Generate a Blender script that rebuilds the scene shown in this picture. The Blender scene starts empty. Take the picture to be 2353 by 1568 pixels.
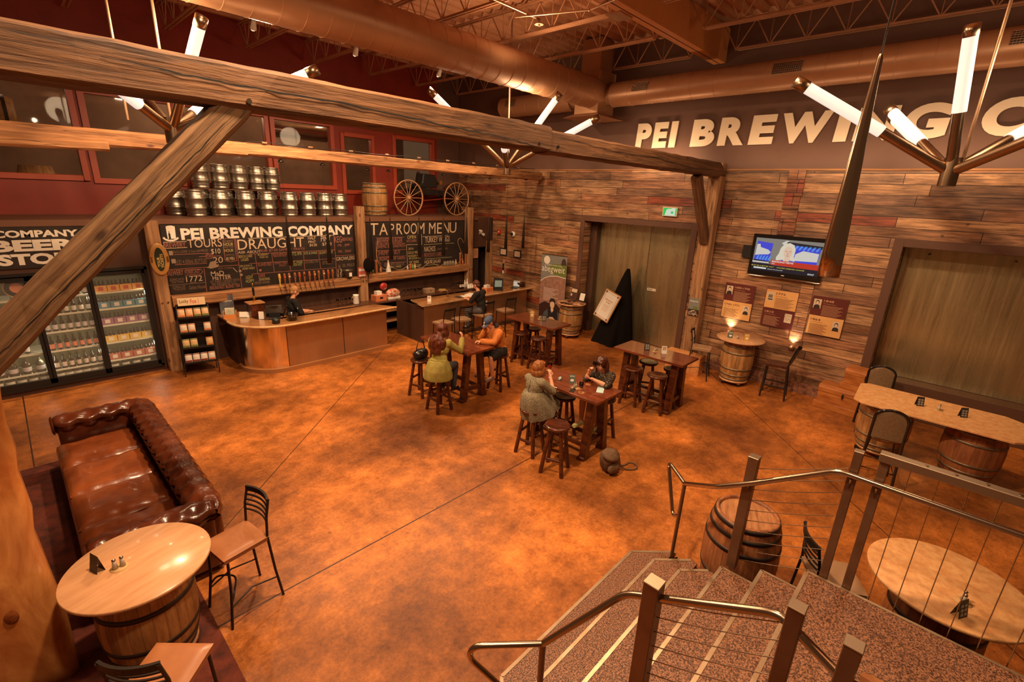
import bpy, bmesh, math, random
from mathutils import Vector, Matrix, noise
random.seed(7)
R = math.radians
SC = bpy.context.scene
C = SC.collection

# ------------------------------------------------------------------ camera
F_PX, PITCH, YAW, ROLL, CAM_H = 1092.0, 0.301943, 0.751528, 0.042319, 4.0
fw = Vector((math.cos(PITCH)*math.cos(YAW), math.cos(PITCH)*math.sin(YAW), -math.sin(PITCH)))
rt = Vector((math.sin(YAW), -math.cos(YAW), 0)); up = rt.cross(fw)
r2 = rt*math.cos(ROLL) + up*math.sin(ROLL); u2 = -rt*math.sin(ROLL) + up*math.cos(ROLL)
cd = bpy.data.cameras.new('camera'); cam = bpy.data.objects.new('camera', cd); C.objects.link(cam)
cam.matrix_world = Matrix(((r2.x,u2.x,-fw.x,0),(r2.y,u2.y,-fw.y,0),(r2.z,u2.z,-fw.z,CAM_H),(0,0,0,1)))
cd.sensor_width = 36.0; cd.lens = 36.0*F_PX/2353; cd.clip_start = 0.05; cd.clip_end = 100
SC.camera = cam

# ------------------------------------------------------------------ light and exposure
SC.view_settings.view_transform = 'Standard'; SC.view_settings.look = 'None'
SC.view_settings.gamma = 1; SC.view_settings.use_curve_mapping = False
SC.view_settings.exposure = -0.12
W = bpy.data.worlds.new('world'); SC.world = W; W.use_nodes = True
W.node_tree.nodes['Background'].inputs[0].default_value = (1.0, 0.52, 0.26, 1)
W.node_tree.nodes['Background'].inputs[1].default_value = 0.115
WARM = (1.0, 0.66, 0.38)
def area(name, loc, size, power, col=WARM, target=None, sy=None):
    l = bpy.data.lights.new(name, 'AREA'); l.size = size; l.energy = power; l.color = col
    if sy: l.shape = 'RECTANGLE'; l.size_y = sy
    o = bpy.data.objects.new(name, l); C.objects.link(o); o.location = loc
    d = (Vector(target) - Vector(loc)) if target else Vector((0,0,-1))
    o.rotation_euler = d.to_track_quat('-Z','Y').to_euler(); return o
def spot(name, loc, target, power, ang=60, col=WARM, rad=.05, blend=.6):
    l = bpy.data.lights.new(name, 'SPOT'); l.energy = power; l.color = col
    l.spot_size = R(ang); l.spot_blend = blend; l.shadow_soft_size = rad
    o = bpy.data.objects.new(name, l); C.objects.link(o); o.location = loc
    o.rotation_euler = (Vector(target)-Vector(loc)).to_track_quat('-Z','Y').to_euler(); return o
def point(name, loc, power, col=WARM, rad=.1):
    l = bpy.data.lights.new(name, 'POINT'); l.energy = power; l.color = col; l.shadow_soft_size = rad
    o = bpy.data.objects.new(name, l); C.objects.link(o); o.location = loc; return o
# unseen lamps added under the deck, standing for high-bay fixtures
area('added_ceiling_lamp', (2.0, 3.6, 7.2), .3, 600)
area('added_ceiling_lamp', (3.2, 8.4, 6.2), .3, 360)
area('added_ceiling_lamp', (6.6, 3.0, 6.6), .3, 170)
area('added_ceiling_lamp', (7.0, 9.2, 6.6), .3, 240)
area('added_ceiling_lamp', (0.9, 0.6, 7.0), .3, 190)
# unseen fill spots added to brighten the roof deck, no fixture there
spot('added_deck_fill', (6.3, 1.2, 6.0), (6.3, 1.2, 7.6), 150, 150, rad=.2)
spot('added_deck_fill', (7.2, 6.6, 6.2), (7.2, 6.6, 7.6), 130, 150, rad=.2)
spot('added_deck_fill', (3.6, 6.2, 6.2), (3.6, 6.2, 7.6), 70, 150, rad=.2)
# track spots that hit the bar wall, the loft and the plank wall
spot('track_lamp', (4.2, 8.6, 5.6), (4.6, 12.0, 2.4), 170, 75)
spot('track_lamp', (8.2, 8.6, 5.6), (8.8, 12.0, 2.4), 160, 75)
spot('track_lamp', (1.2, 8.0, 5.4), (0.4, 12.0, 2.6), 80, 70)
spot('track_lamp', (4.6, 10.0, 6.6), (4.6, 13.2, 3.6), 70, 70)
spot('track_lamp', (9.2, 10.0, 6.4), (9.4, 13.2, 3.7), 90, 60)
spot('track_lamp', (8.0, 1.6, 5.8), (11.6, 1.2, 2.4), 380, 85)
spot('track_lamp', (8.6, 5.6, 6.0), (11.6, 6.2, 2.6), 260, 80)
spot('track_lamp', (8.8, 9.2, 6.0), (11.6, 9.6, 3.0), 110, 75)

# ------------------------------------------------------------------ mesh builder
class MB:
    def __init__(s): s.v=[]; s.f=[]; s.m=[]; s.sm=[]
    def add(s, vs, fs, sm=False, mi=0):
        n=len(s.v); s.v += [tuple(v) for v in vs]
        for f in fs: s.f.append(tuple(i+n for i in f)); s.m.append(mi); s.sm.append(sm)
        return s
    def box(s, c, d, rot=None, mi=0):
        c=Vector(c); h=Vector(d)/2; vs=[]
        for x in(-1,1):
            for y in(-1,1):
                for z in(-1,1):
                    p=Vector((x*h.x,y*h.y,z*h.z))
                    if rot: p=rot@p
                    vs.append(c+p)
        return s.add(vs,[(0,1,3,2),(4,6,7,5),(0,4,5,1),(2,3,7,6),(0,2,6,4),(1,5,7,3)],False,mi)
    def b(s, x0,x1,y0,y1,z0,z1, mi=0): return s.box(((x0+x1)/2,(y0+y1)/2,(z0+z1)/2),(abs(x1-x0),abs(y1-y0),abs(z1-z0)),None,mi)
    def bar(s, p0,p1,w,h,upv=(0,0,1),mi=0,w1=None,h1=None):
        p0=Vector(p0);p1=Vector(p1);d=(p1-p0).normalized();u=Vector(upv)
        sd=d.cross(u)
        if sd.length<1e-4: sd=d.cross(Vector((1,0,0)))
        sd.normalize(); u=sd.cross(d); w1=w1 or w; h1=h1 or h
        vs=[]
        for p,a,b_ in((p0,w,h),(p1,w1,h1)):
            for i,j in((-1,-1),(1,-1),(1,1),(-1,1)): vs.append(p+sd*i*a/2+u*j*b_/2)
        return s.add(vs,[(3,2,1,0),(4,5,6,7),(0,1,5,4),(1,2,6,5),(2,3,7,6),(3,0,4,7)],False,mi)
    def cone(s,p0,p1,r0,r1=None,n=16,mi=0,caps=True):
        r1=r0 if r1 is None else r1; p0=Vector(p0);p1=Vector(p1);d=p1-p0
        q=d.to_track_quat('Z','Y'); a=q@Vector((1,0,0)); b_=q@Vector((0,1,0)); vs=[]
        for p,r in((p0,r0),(p1,r1)):
            for i in range(n):
                t=2*math.pi*i/n; vs.append(p+a*r*math.cos(t)+b_*r*math.sin(t))
        s.add(vs,[(i,(i+1)%n,n+(i+1)%n,n+i) for i in range(n)],True,mi)
        if caps: s.add(vs,[tuple(range(n))[::-1],tuple(range(n,2*n))],False,mi)
        return s
    def tube(s,pts,r,n=10,mi=0,closed=False):
        pts=[Vector(p) for p in pts]; N=len(pts); vs=[]; prev=None
        for i,p in enumerate(pts):
            if closed: t=(pts[(i+1)%N]-pts[i-1])
            else: t=(pts[min(i+1,N-1)]-pts[max(i-1,0)])
            t.normalize()
            if prev is None:
                a=t.cross(Vector((0,0,1)))
                if a.length<1e-3: a=t.cross(Vector((1,0,0)))
            else: a=prev-t*prev.dot(t)
            a.normalize(); prev=a; b_=t.cross(a); rr=r[i] if isinstance(r,(list,tuple)) else r
            for k in range(n):
                th=2*math.pi*k/n; vs.append(p+a*rr*math.cos(th)+b_*rr*math.sin(th))
        fs=[]
        for i in range(N if closed else N-1):
            j=(i+1)%N
            for k in range(n): fs.append((i*n+k,i*n+(k+1)%n,j*n+(k+1)%n,j*n+k))
        s.add(vs,fs,True,mi)
        if not closed: s.add(vs[:n]+vs[-n:],[tuple(range(n))[::-1],tuple(range(n,2*n))],False,mi)
        return s
    def lathe(s,prof,o=(0,0,0),n=32,mi=0,mat=None,caps=True):
        o=Vector(o); vs=[]
        for r,z in prof:
            for k in range(n):
                t=2*math.pi*k/n; p=Vector((r*math.cos(t),r*math.sin(t),z))
                vs.append(o+(mat@p if mat else p))
        fs=[]
        for i in range(len(prof)-1):
            for k in range(n): fs.append((i*n+k,i*n+(k+1)%n,(i+1)*n+(k+1)%n,(i+1)*n+k))
        s.add(vs,fs,True,mi)
        if caps:
            if prof[0][0]>1e-4: s.add(vs[:n],[tuple(range(n))[::-1]],False,mi)
            if prof[-1][0]>1e-4: s.add(vs[-n:],[tuple(range(n))],False,mi)
        return s
    def ell(s,c,r,n=16,m=10,rot=None,mi=0,sm=True):
        c=Vector(c); r=Vector(r) if hasattr(r,'__len__') else Vector((r,r,r)); vs=[]
        for i in range(m+1):
            ph=math.pi*i/m
            for k in range(n):
                t=2*math.pi*k/n
                p=Vector((r.x*math.sin(ph)*math.cos(t),r.y*math.sin(ph)*math.sin(t),-r.z*math.cos(ph)))
                vs.append(c+(rot@p if rot else p))
        fs=[(i*n+k,i*n+(k+1)%n,(i+1)*n+(k+1)%n,(i+1)*n+k) for i in range(m) for k in range(n)]
        return s.add(vs,fs,sm,mi)
    def prism(s,poly,z0,z1,mat=None,mi=0):
        n=len(poly); f=(lambda p: mat@Vector(p)) if mat else Vector
        vs=[f((x,y,z0)) for x,y in poly]+[f((x,y,z1)) for x,y in poly]
        return s.add(vs,[tuple(range(n))[::-1],tuple(range(n,2*n))]+[(i,(i+1)%n,n+(i+1)%n,n+i) for i in range(n)],False,mi)
    def grid(s,fn,nu,nv,sm=True,mi=0):
        vs=[fn(i/nu,j/nv) for j in range(nv+1) for i in range(nu+1)]
        return s.add(vs,[(j*(nu+1)+i,j*(nu+1)+i+1,(j+1)*(nu+1)+i+1,(j+1)*(nu+1)+i) for j in range(nv) for i in range(nu)],sm,mi)
    def chain(s,pts,n=12,mi=0):
        for p,r in pts: s.ell(p,r,n,8,mi=mi)
        for (p,r),(q,t) in zip(pts,pts[1:]):
            r=max(r) if hasattr(r,'__len__') else r; t=max(t) if hasattr(t,'__len__') else t
            s.cone(p,q,r,t,n,mi=mi)
        return s
    def mesh(s,name,mats,bev=0,seg=1,clean=False):
        me=bpy.data.meshes.new(name); me.from_pydata(s.v,[],s.f)
        for m in (mats if isinstance(mats,(list,tuple)) else [mats]): me.materials.append(m)
        me.polygons.foreach_set('material_index',s.m); me.polygons.foreach_set('use_smooth',s.sm); me.update()
        bm=bmesh.new(); bm.from_mesh(me)
        if clean or bev: bmesh.ops.remove_doubles(bm,verts=bm.verts,dist=1e-5)
        lo=[v for v in bm.verts if not v.link_faces]
        if lo: bmesh.ops.delete(bm,geom=lo,context='VERTS')
        bmesh.ops.recalc_face_normals(bm,faces=bm.faces)
        if bev:
            es=[e for e in bm.edges if len(e.link_faces)==2 and e.calc_face_angle(0)>.6]
            bmesh.ops.bevel(bm,geom=es,offset=bev,segments=seg,affect='EDGES',profile=.5,clamp_overlap=True)
        bm.to_mesh(me); bm.free(); return me
    def ob(s,name,mats,parent=None,bev=0,seg=1,loc=None,clean=False):
        o=bpy.data.objects.new(name,s.mesh(name,mats,bev,seg,clean)); C.objects.link(o)
        if parent: o.parent=parent
        if loc: o.location=loc
        return o
def tag(o,label=None,cat=None,group=None,kind=None):
    if label: o['label']=label
    if cat: o['category']=cat
    if group: o['group']=group
    if kind: o['kind']=kind
    return o
def thing(name,label,cat,loc=(0,0,0),rz=0,group=None):
    o=bpy.data.objects.new(name,None); C.objects.link(o); o.location=loc; o.rotation_euler=(0,0,rz)
    o.empty_display_size=.05
    return tag(o,label,cat,group)
def struct(o): o['kind']='structure'; return o
def dup(root,loc,rz=None,label=None,group=None,scale=None):
    r=root.copy(); C.objects.link(r); r.location=loc
    if rz is not None: r.rotation_euler=(0,0,rz)
    if label: r['label']=label
    if group: r['group']=group
    if scale: r.scale=scale
    for ch in list(root.children):
        c=ch.copy(); C.objects.link(c); c.parent=r
        for g in list(ch.children):
            d=g.copy(); C.objects.link(d); d.parent=c
    return r
ORD=['first','second','third','fourth','fifth','sixth','seventh','eighth','ninth','tenth','eleventh','twelfth','thirteenth','fourteenth']
def cat(pts,n=6):
    """smooth curve through points"""
    P=[Vector(p) for p in pts]; P=[P[0]*2-P[1]]+P+[P[-1]*2-P[-2]]; out=[]
    for i in range(1,len(P)-2):
        for k in range(n):
            t=k/n; out.append(.5*((2*P[i])+(P[i+1]-P[i-1])*t+(2*P[i-1]-5*P[i]+4*P[i+1]-P[i+2])*t*t+(3*P[i]-P[i-1]-3*P[i+1]+P[i+2])*t**3))
    return out+[P[-2]]
def rm(x=0,y=0,z=0): return Matrix.Rotation(z,3,'Z')@Matrix.Rotation(y,3,'Y')@Matrix.Rotation(x,3,'X')

# ------------------------------------------------------------------ lettering
_tc={}
def glyphs(s,bold=0):
    k=(s,bold)
    if k in _tc: return _tc[k]
    cu=bpy.data.curves.new('t','FONT'); cu.body=s; cu.size=1; cu.offset=bold; cu.resolution_u=6 if len(s)==1 else 3
    o=bpy.data.objects.new('t',cu); C.objects.link(o)
    dg=bpy.context.evaluated_depsgraph_get(); me=bpy.data.meshes.new_from_object(o.evaluated_get(dg))
    vs=[(v.co.x,v.co.y) for v in me.vertices]; fs=[tuple(p.vertices) for p in me.polygons]
    bpy.data.objects.remove(o); bpy.data.curves.remove(cu); bpy.data.meshes.remove(me)
    xs=[a for a,_ in vs] or [0,1]; ys=[b for _,b in vs] or [0,1]
    _tc[k]=(vs,fs,min(xs),max(xs),min(ys),max(ys)); return _tc[k]
class Face:
    """a flat printed or painted face: o = lower left corner, u = right, v = up, n = outward"""
    def __init__(s,o,u,v): s.o=Vector(o); s.u=Vector(u).normalized(); s.v=Vector(v).normalized(); s.n=s.u.cross(s.v)
    def p(s,a,b,c=0): return s.o+s.u*a+s.v*b+s.n*c
    def text(s,mb,t,x,y,w,h,bold=0,c=.002,slant=0,tilt=0,mi=0,ext=0):
        vs,fs,x0,x1,y0,y1=glyphs(t,bold)
        if not fs: return
        sx=w/max(x1-x0,1e-4); sy=h/max(y1-y0,1e-4)
        def q(a,b,cc): 
            X=(a-x0)*sx; Y=(b-y0)*sy; return s.p(x+X+slant*Y, y+Y+tilt*X, cc)
        mb.add([q(a,b,c+ext) for a,b in vs],fs,False,mi)
        if ext:
            from collections import Counter
            n=len(vs); e=Counter(); dr={}
            for f in fs:
                for i in range(len(f)):
                    a,b=f[i],f[(i+1)%len(f)]; e[(min(a,b),max(a,b))]+=1; dr[(min(a,b),max(a,b))]=(a,b)
            mb.add([q(a,b,c+ext) for a,b in vs]+[q(a,b,c) for a,b in vs],[(dr[k][1],dr[k][0],dr[k][0]+n,dr[k][1]+n) for k,v in e.items() if v==1],False,mi)
    def rect(s,mb,x,y,w,h,c=.001,mi=0,sk=0,d=.001):
        pts=[(x,y),(x+w,y),(x+w+sk,y+h),(x+sk,y+h)]
        mb.add([s.p(a,b,c+d) for a,b in pts],[(0,1,2,3)],False,mi)
    def line(s,mb,x0,y0,x1,y1,w=.006,c=.002,mi=0):
        d=Vector((x1-x0,y1-y0)); L=d.length or 1; nx,ny=-d.y/L*w/2,d.x/L*w/2
        mb.add([s.p(x0+nx,y0+ny,c),s.p(x0-nx,y0-ny,c),s.p(x1-nx,y1-ny,c),s.p(x1+nx,y1+ny,c)],[(0,1,2,3)],False,mi)
    def poly(s,mb,pts,c=.002,mi=0): mb.add([s.p(a,b,c) for a,b in pts],[tuple(range(len(pts)))],False,mi)
    def disc(s,mb,x,y,rx,ry=None,c=.002,mi=0,n=20):
        ry=ry or rx; s.poly(mb,[(x+rx*math.cos(2*math.pi*i/n),y+ry*math.sin(2*math.pi*i/n)) for i in range(n)],c,mi)
    def loop(s,mb,pts,w=.006,c=.002,mi=0):
        for a,b in zip(pts,pts[1:]): s.line(mb,*a,*b,w,c,mi)

# ------------------------------------------------------------------ materials
def _n(nt,t,**k):
    n=nt.nodes.new(t)
    for a,b in k.items(): setattr(n,a,b)
    return n
def mat(name,col,rough=.5,metal=0,col2=None,scale=6,stretch=(1,1,1),bump=0,emit=None,es=1,coat=0,var=.5,rvar=0,
        alpha=None,trans=0,ior=1.45,detail=6,spec=None,sheen=0,dist=0,ramp=(.35,.65),bscale=None):
    m=bpy.data.materials.new(name); m.use_nodes=True; nt=m.node_tree; L=nt.links.new
    b=nt.nodes['Principled BSDF']; I=b.inputs
    I['Base Color'].default_value=(*col,1); I['Roughness'].default_value=rough; I['Metallic'].default_value=metal
    I['IOR'].default_value=ior
    if coat: I['Coat Weight'].default_value=coat; I['Coat Roughness'].default_value=.08
    if trans: I['Transmission Weight'].default_value=trans
    if spec is not None: I['Specular IOR Level'].default_value=spec
    if sheen: I['Sheen Weight'].default_value=sheen
    if emit: I['Emission Color'].default_value=(*emit,1); I['Emission Strength'].default_value=es
    if alpha is not None: I['Alpha'].default_value=alpha
    if col2 or bump or rvar:
        tc=_n(nt,'ShaderNodeTexCoord'); mp=_n(nt,'ShaderNodeMapping'); mp.inputs['Scale'].default_value=stretch
        L(tc.outputs['Object'],mp.inputs['Vector'])
        nz=_n(nt,'ShaderNodeTexNoise'); nz.inputs['Scale'].default_value=scale; nz.inputs['Detail'].default_value=detail
        nz.inputs['Roughness'].default_value=.62; nz.inputs['Distortion'].default_value=dist; L(mp.outputs[0],nz.inputs['Vector'])
        if col2:
            cr=_n(nt,'ShaderNodeValToRGB'); cr.color_ramp.elements[0].position=ramp[0]; cr.color_ramp.elements[1].position=ramp[1]
            cr.color_ramp.elements[0].color=(*col,1); cr.color_ramp.elements[1].color=(*col2,1)
            L(nz.outputs['Fac'],cr.inputs[0]); L(cr.outputs[0],I['Base Color'])
        if rvar:
            mr=_n(nt,'ShaderNodeMapRange'); mr.inputs['To Min'].default_value=rough-rvar; mr.inputs['To Max'].default_value=rough+rvar
            L(nz.outputs['Fac'],mr.inputs[0]); L(mr.outputs[0],I['Roughness'])
        if bump:
            bp=_n(nt,'ShaderNodeBump'); bp.inputs['Strength'].default_value=bump; bp.inputs['Distance'].default_value=.02
            src=nz
            if bscale:
                src=_n(nt,'ShaderNodeTexNoise'); src.inputs['Scale'].default_value=bscale; src.inputs['Detail'].default_value=4; L(mp.outputs[0],src.inputs['Vector'])
            L(src.outputs['Fac'],bp.inputs['Height']); L(bp.outputs[0],I['Normal'])
    return m
def timber(name,axis,c1=(.16,.062,.022),c2=(.46,.22,.085),rough=.72):
    """old beam: long grain, knots and drying cracks along one axis"""
    st=[9,9,9]; st[axis]=.55
    m=mat(name,c1,rough,col2=c2,scale=2.2,stretch=tuple(st),bump=.7,detail=12,ramp=(.3,.68),dist=.25)
    nt=m.node_tree; L=nt.links.new; b=nt.nodes['Principled BSDF']
    base=b.inputs['Base Color'].links[0].from_socket
    tc=_n(nt,'ShaderNodeTexCoord')
    vo=_n(nt,'ShaderNodeTexVoronoi'); vo.inputs['Scale'].default_value=2.2; mp=_n(nt,'ShaderNodeMapping')
    s2=[1.6,1.6,1.6]; s2[axis]=.7; mp.inputs['Scale'].default_value=s2; L(tc.outputs['Object'],mp.inputs[0]); L(mp.outputs[0],vo.inputs['Vector'])
    kr=_n(nt,'ShaderNodeValToRGB'); kr.color_ramp.elements[0].position=.05; kr.color_ramp.elements[1].position=.11
    kr.color_ramp.elements[0].color=(.12,.05,.02,1); kr.color_ramp.elements[1].color=(1,1,1,1); L(vo.outputs['Distance'],kr.inputs[0])
    nz=_n(nt,'ShaderNodeTexNoise'); m3=_n(nt,'ShaderNodeMapping'); s3=[7,7,7]; s3[axis]=.3; m3.inputs['Scale'].default_value=s3
    L(tc.outputs['Object'],m3.inputs[0]); L(m3.outputs[0],nz.inputs['Vector']); nz.inputs['Scale'].default_value=1.0; nz.inputs['Detail'].default_value=3
    cr=_n(nt,'ShaderNodeValToRGB'); e=cr.color_ramp.elements; e[0].position=.487; e[0].color=(1,1,1,1); e[1].position=.5; e[1].color=(.08,.04,.02,1)
    x=cr.color_ramp.elements.new(.513); x.color=(1,1,1,1); L(nz.outputs['Fac'],cr.inputs[0])
    a=_n(nt,'ShaderNodeMix',data_type='RGBA',blend_type='MULTIPLY'); a.inputs['Factor'].default_value=.8
    L(base,a.inputs['A']); L(kr.outputs[0],a.inputs['B'])
    c=_n(nt,'ShaderNodeMix',data_type='RGBA',blend_type='MULTIPLY'); c.inputs['Factor'].default_value=.75
    L(a.outputs['Result'],c.inputs['A']); L(cr.outputs[0],c.inputs['B']); L(c.outputs['Result'],b.inputs['Base Color'])
    return m
def staves(name,c1,c2,rough=.55,n=26):
    """oak staves side by side round a barrel (angle round local z)"""
    m=mat(name,c1,rough,col2=c2,scale=3,stretch=(6,6,1.2),bump=.2)
    nt=m.node_tree; L=nt.links.new; b=nt.nodes['Principled BSDF']; base=b.inputs['Base Color'].links[0].from_socket
    tc=_n(nt,'ShaderNodeTexCoord'); sx=_n(nt,'ShaderNodeSeparateXYZ'); L(tc.outputs['Object'],sx.inputs[0])
    at=_n(nt,'ShaderNodeMath',operation='ARCTAN2'); L(sx.outputs['Y'],at.inputs[0]); L(sx.outputs['X'],at.inputs[1])
    mu=_n(nt,'ShaderNodeMath',operation='MULTIPLY'); mu.inputs[1].default_value=n/(2*math.pi); L(at.outputs[0],mu.inputs[0])
    fl=_n(nt,'ShaderNodeMath',operation='FLOOR'); L(mu.outputs[0],fl.inputs[0])
    fr=_n(nt,'ShaderNodeMath',operation='FRACT'); L(mu.outputs[0],fr.inputs[0])
    wn=_n(nt,'ShaderNodeTexWhiteNoise',noise_dimensions='1D'); L(fl.outputs[0],wn.inputs['W'])
    mr=_n(nt,'ShaderNodeMapRange'); mr.inputs['To Min'].default_value=.6; mr.inputs['To Max'].default_value=1.12; L(wn.outputs['Value'],mr.inputs[0])
    gr=_n(nt,'ShaderNodeValToRGB'); gr.color_ramp.elements[0].position=0; gr.color_ramp.elements[0].color=(.25,.25,.25,1)
    gr.color_ramp.elements[1].position=.07; gr.color_ramp.elements[1].color=(1,1,1,1); L(fr.outputs[0],gr.inputs[0])
    a=_n(nt,'ShaderNodeMix',data_type='RGBA',blend_type='MULTIPLY'); a.inputs['Factor'].default_value=1
    cb=_n(nt,'ShaderNodeCombineColor'); 
    for i in range(3): L(mr.outputs[0],cb.inputs[i])
    L(base,a.inputs['A']); L(cb.outputs[0],a.inputs['B'])
    c=_n(nt,'ShaderNodeMix',data_type='RGBA',blend_type='MULTIPLY'); c.inputs['Factor'].default_value=1
    L(a.outputs['Result'],c.inputs['A']); L(gr.outputs[0],c.inputs['B']); L(c.outputs['Result'],b.inputs['Base Color'])
    return m
T_X=timber('timber_long_x',0,(.05,.019,.007),(.19,.085,.032)); T_Y=timber('timber_long_y',1); T_Z=timber('timber_long_z',2)
T_Xl=timber('pale_timber_long_x',0,(.16,.06,.02),(.42,.19,.072)); T_Zl=timber('pale_timber_long_z',2,(.17,.075,.03),(.42,.22,.10))
DARKW=mat('dark_stained_wood',(.035,.009,.004),.28,col2=(.11,.024,.008),scale=3,stretch=(6,1,6),coat=.35)
REDW=mat('red_brown_tabletop',(.09,.02,.009),.22,col2=(.20,.045,.016),scale=2.5,stretch=(7,.8,7),coat=.6)
BARW=mat('bar_top_wood',(.30,.13,.045),.25,col2=(.42,.2,.08),scale=2,stretch=(1,5,5),coat=.5)
TRIMW=mat('worn_bar_edge',(.45,.25,.11),.4,col2=(.62,.4,.2),scale=8)
PALEW=mat('pale_ply_top',(.48,.24,.115),.25,col2=(.60,.33,.17),scale=2,stretch=(1,7,7),coat=.35)
ROUGHP=mat('mottled_ply_top',(.55,.25,.09),.5,col2=(.72,.40,.17),scale=14,bump=.15)
OAK=staves('oak_staves',(.30,.13,.04),(.52,.27,.095)); OAKR=staves('red_oak_staves',(.24,.075,.03),(.42,.16,.055),n=22)
HEADW=mat('barrel_head_wood',(.22,.08,.03),.55,col2=(.45,.2,.075),scale=3,stretch=(1,8,8),bump=.2)
HOOP=mat('galvanised_hoop',(.16,.125,.08),.5,.75,col2=(.3,.24,.16),scale=14)
DHOOP=mat('dark_hoop',(.06,.045,.035),.5,.7)
STEEL=mat('stainless_steel',(.50,.40,.30),.25,1,col2=(.38,.30,.22),scale=3)
KEG=mat('keg_steel',(.34,.30,.25),.4,1,col2=(.52,.47,.40),scale=5,bump=.15,rvar=.08)
BRONZE=mat('brushed_bronze_steel',(.42,.27,.15),.33,.85,col2=(.52,.35,.2),scale=1.3,stretch=(1,1,.4))
CONED=mat('blackened_shade',(.05,.035,.025),.3,.9)
DARKM=mat('dark_metal',(.03,.022,.018),.4,.6)
BLACK=mat('black_paint',(.012,.01,.009),.45); GLOSSB=mat('gloss_black',(.01,.008,.008),.12,coat=.5)
CONE=mat('dark_bronze_shade',(.45,.32,.21),.2,1)
PIPE=mat('galvanised_steel_orange',(.42,.24,.14),.36,.8,col2=(.55,.34,.2),scale=3,bump=.08)
DUCT=mat('duct_paint',(.36,.175,.085),.38,.35,col2=(.42,.21,.105),scale=1.2)
RED=mat('oxblood_wall_paint',(.19,.018,.008),.5,col2=(.25,.026,.011),scale=1.2)
BROWN=mat('brown_wall_paint',(.115,.055,.036),.6,col2=(.14,.068,.044),scale=1.1)
BROWND=mat('dark_brown_panel',(.07,.03,.018),.55,col2=(.085,.038,.022),scale=1.5)
FRAMEB=mat('brown_frame_paint',(.11,.05,.03),.5)
JOIST=mat('joist_paint',(.46,.22,.11),.5,.2,col2=(.36,.17,.085),scale=3); GIRD=mat('girder_paint',(.50,.19,.055),.55,col2=(.42,.15,.04),scale=.8)
TUBE=mat('lit_tube',(.8,.75,.65),.4,emit=(1,.94,.83),es=.74)
BRASS=mat('warm_metal_arm',(.36,.25,.16),.3,1,col2=(.28,.18,.11),scale=2)
BOARD=mat('chalkboard',(.014,.009,.007),.75,col2=(.028,.017,.012),scale=4)
WHITE=mat('white_print',(.72,.66,.56),.6); CHALK=mat('white_chalk',(.58,.42,.28),.9); CHALKP=mat('pink_chalk',(.36,.13,.09),.9)
CHALKY=mat('yellow_chalk',(.46,.36,.14),.9); CHALKG=mat('green_chalk',(.36,.36,.13),.9); CHALKD=mat('faint_chalk',(.22,.13,.08),.9)
LEATHER=mat('brown_leather',(.045,.010,.004),.25,col2=(.12,.027,.009),scale=3,bump=.35,bscale=9,rvar=.07,coat=.15)
LEATHC=mat('worn_leather_cushion',(.12,.026,.007),.28,col2=(.27,.07,.018),scale=1.7,bump=.3,bscale=5,coat=.2)
VINYL=mat('tan_vinyl_seat',(.30,.11,.04),.32,col2=(.36,.14,.055),scale=4); VINYLB=mat('beige_vinyl_seat',(.34,.2,.11),.3)
GLASS=mat('clear_glass',(.9,.85,.75),.03,trans=1,ior=1.45); 
COLA=mat('dark_drink',(.02,.004,.002),.1); REDD=mat('red_drink',(.5,.03,.02),.1,emit=(.5,.02,.01),es=.05)
PAPER=mat('white_paper',(.72,.66,.58),.7); PAPERB=mat('pale_blue_paper',(.42,.6,.6),.7)
PANE=mat('window_glass',(.05,.03,.02),.03,spec=1,alpha=.16)
BRASSP=mat('brass',(.7,.42,.14),.25,1)
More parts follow.
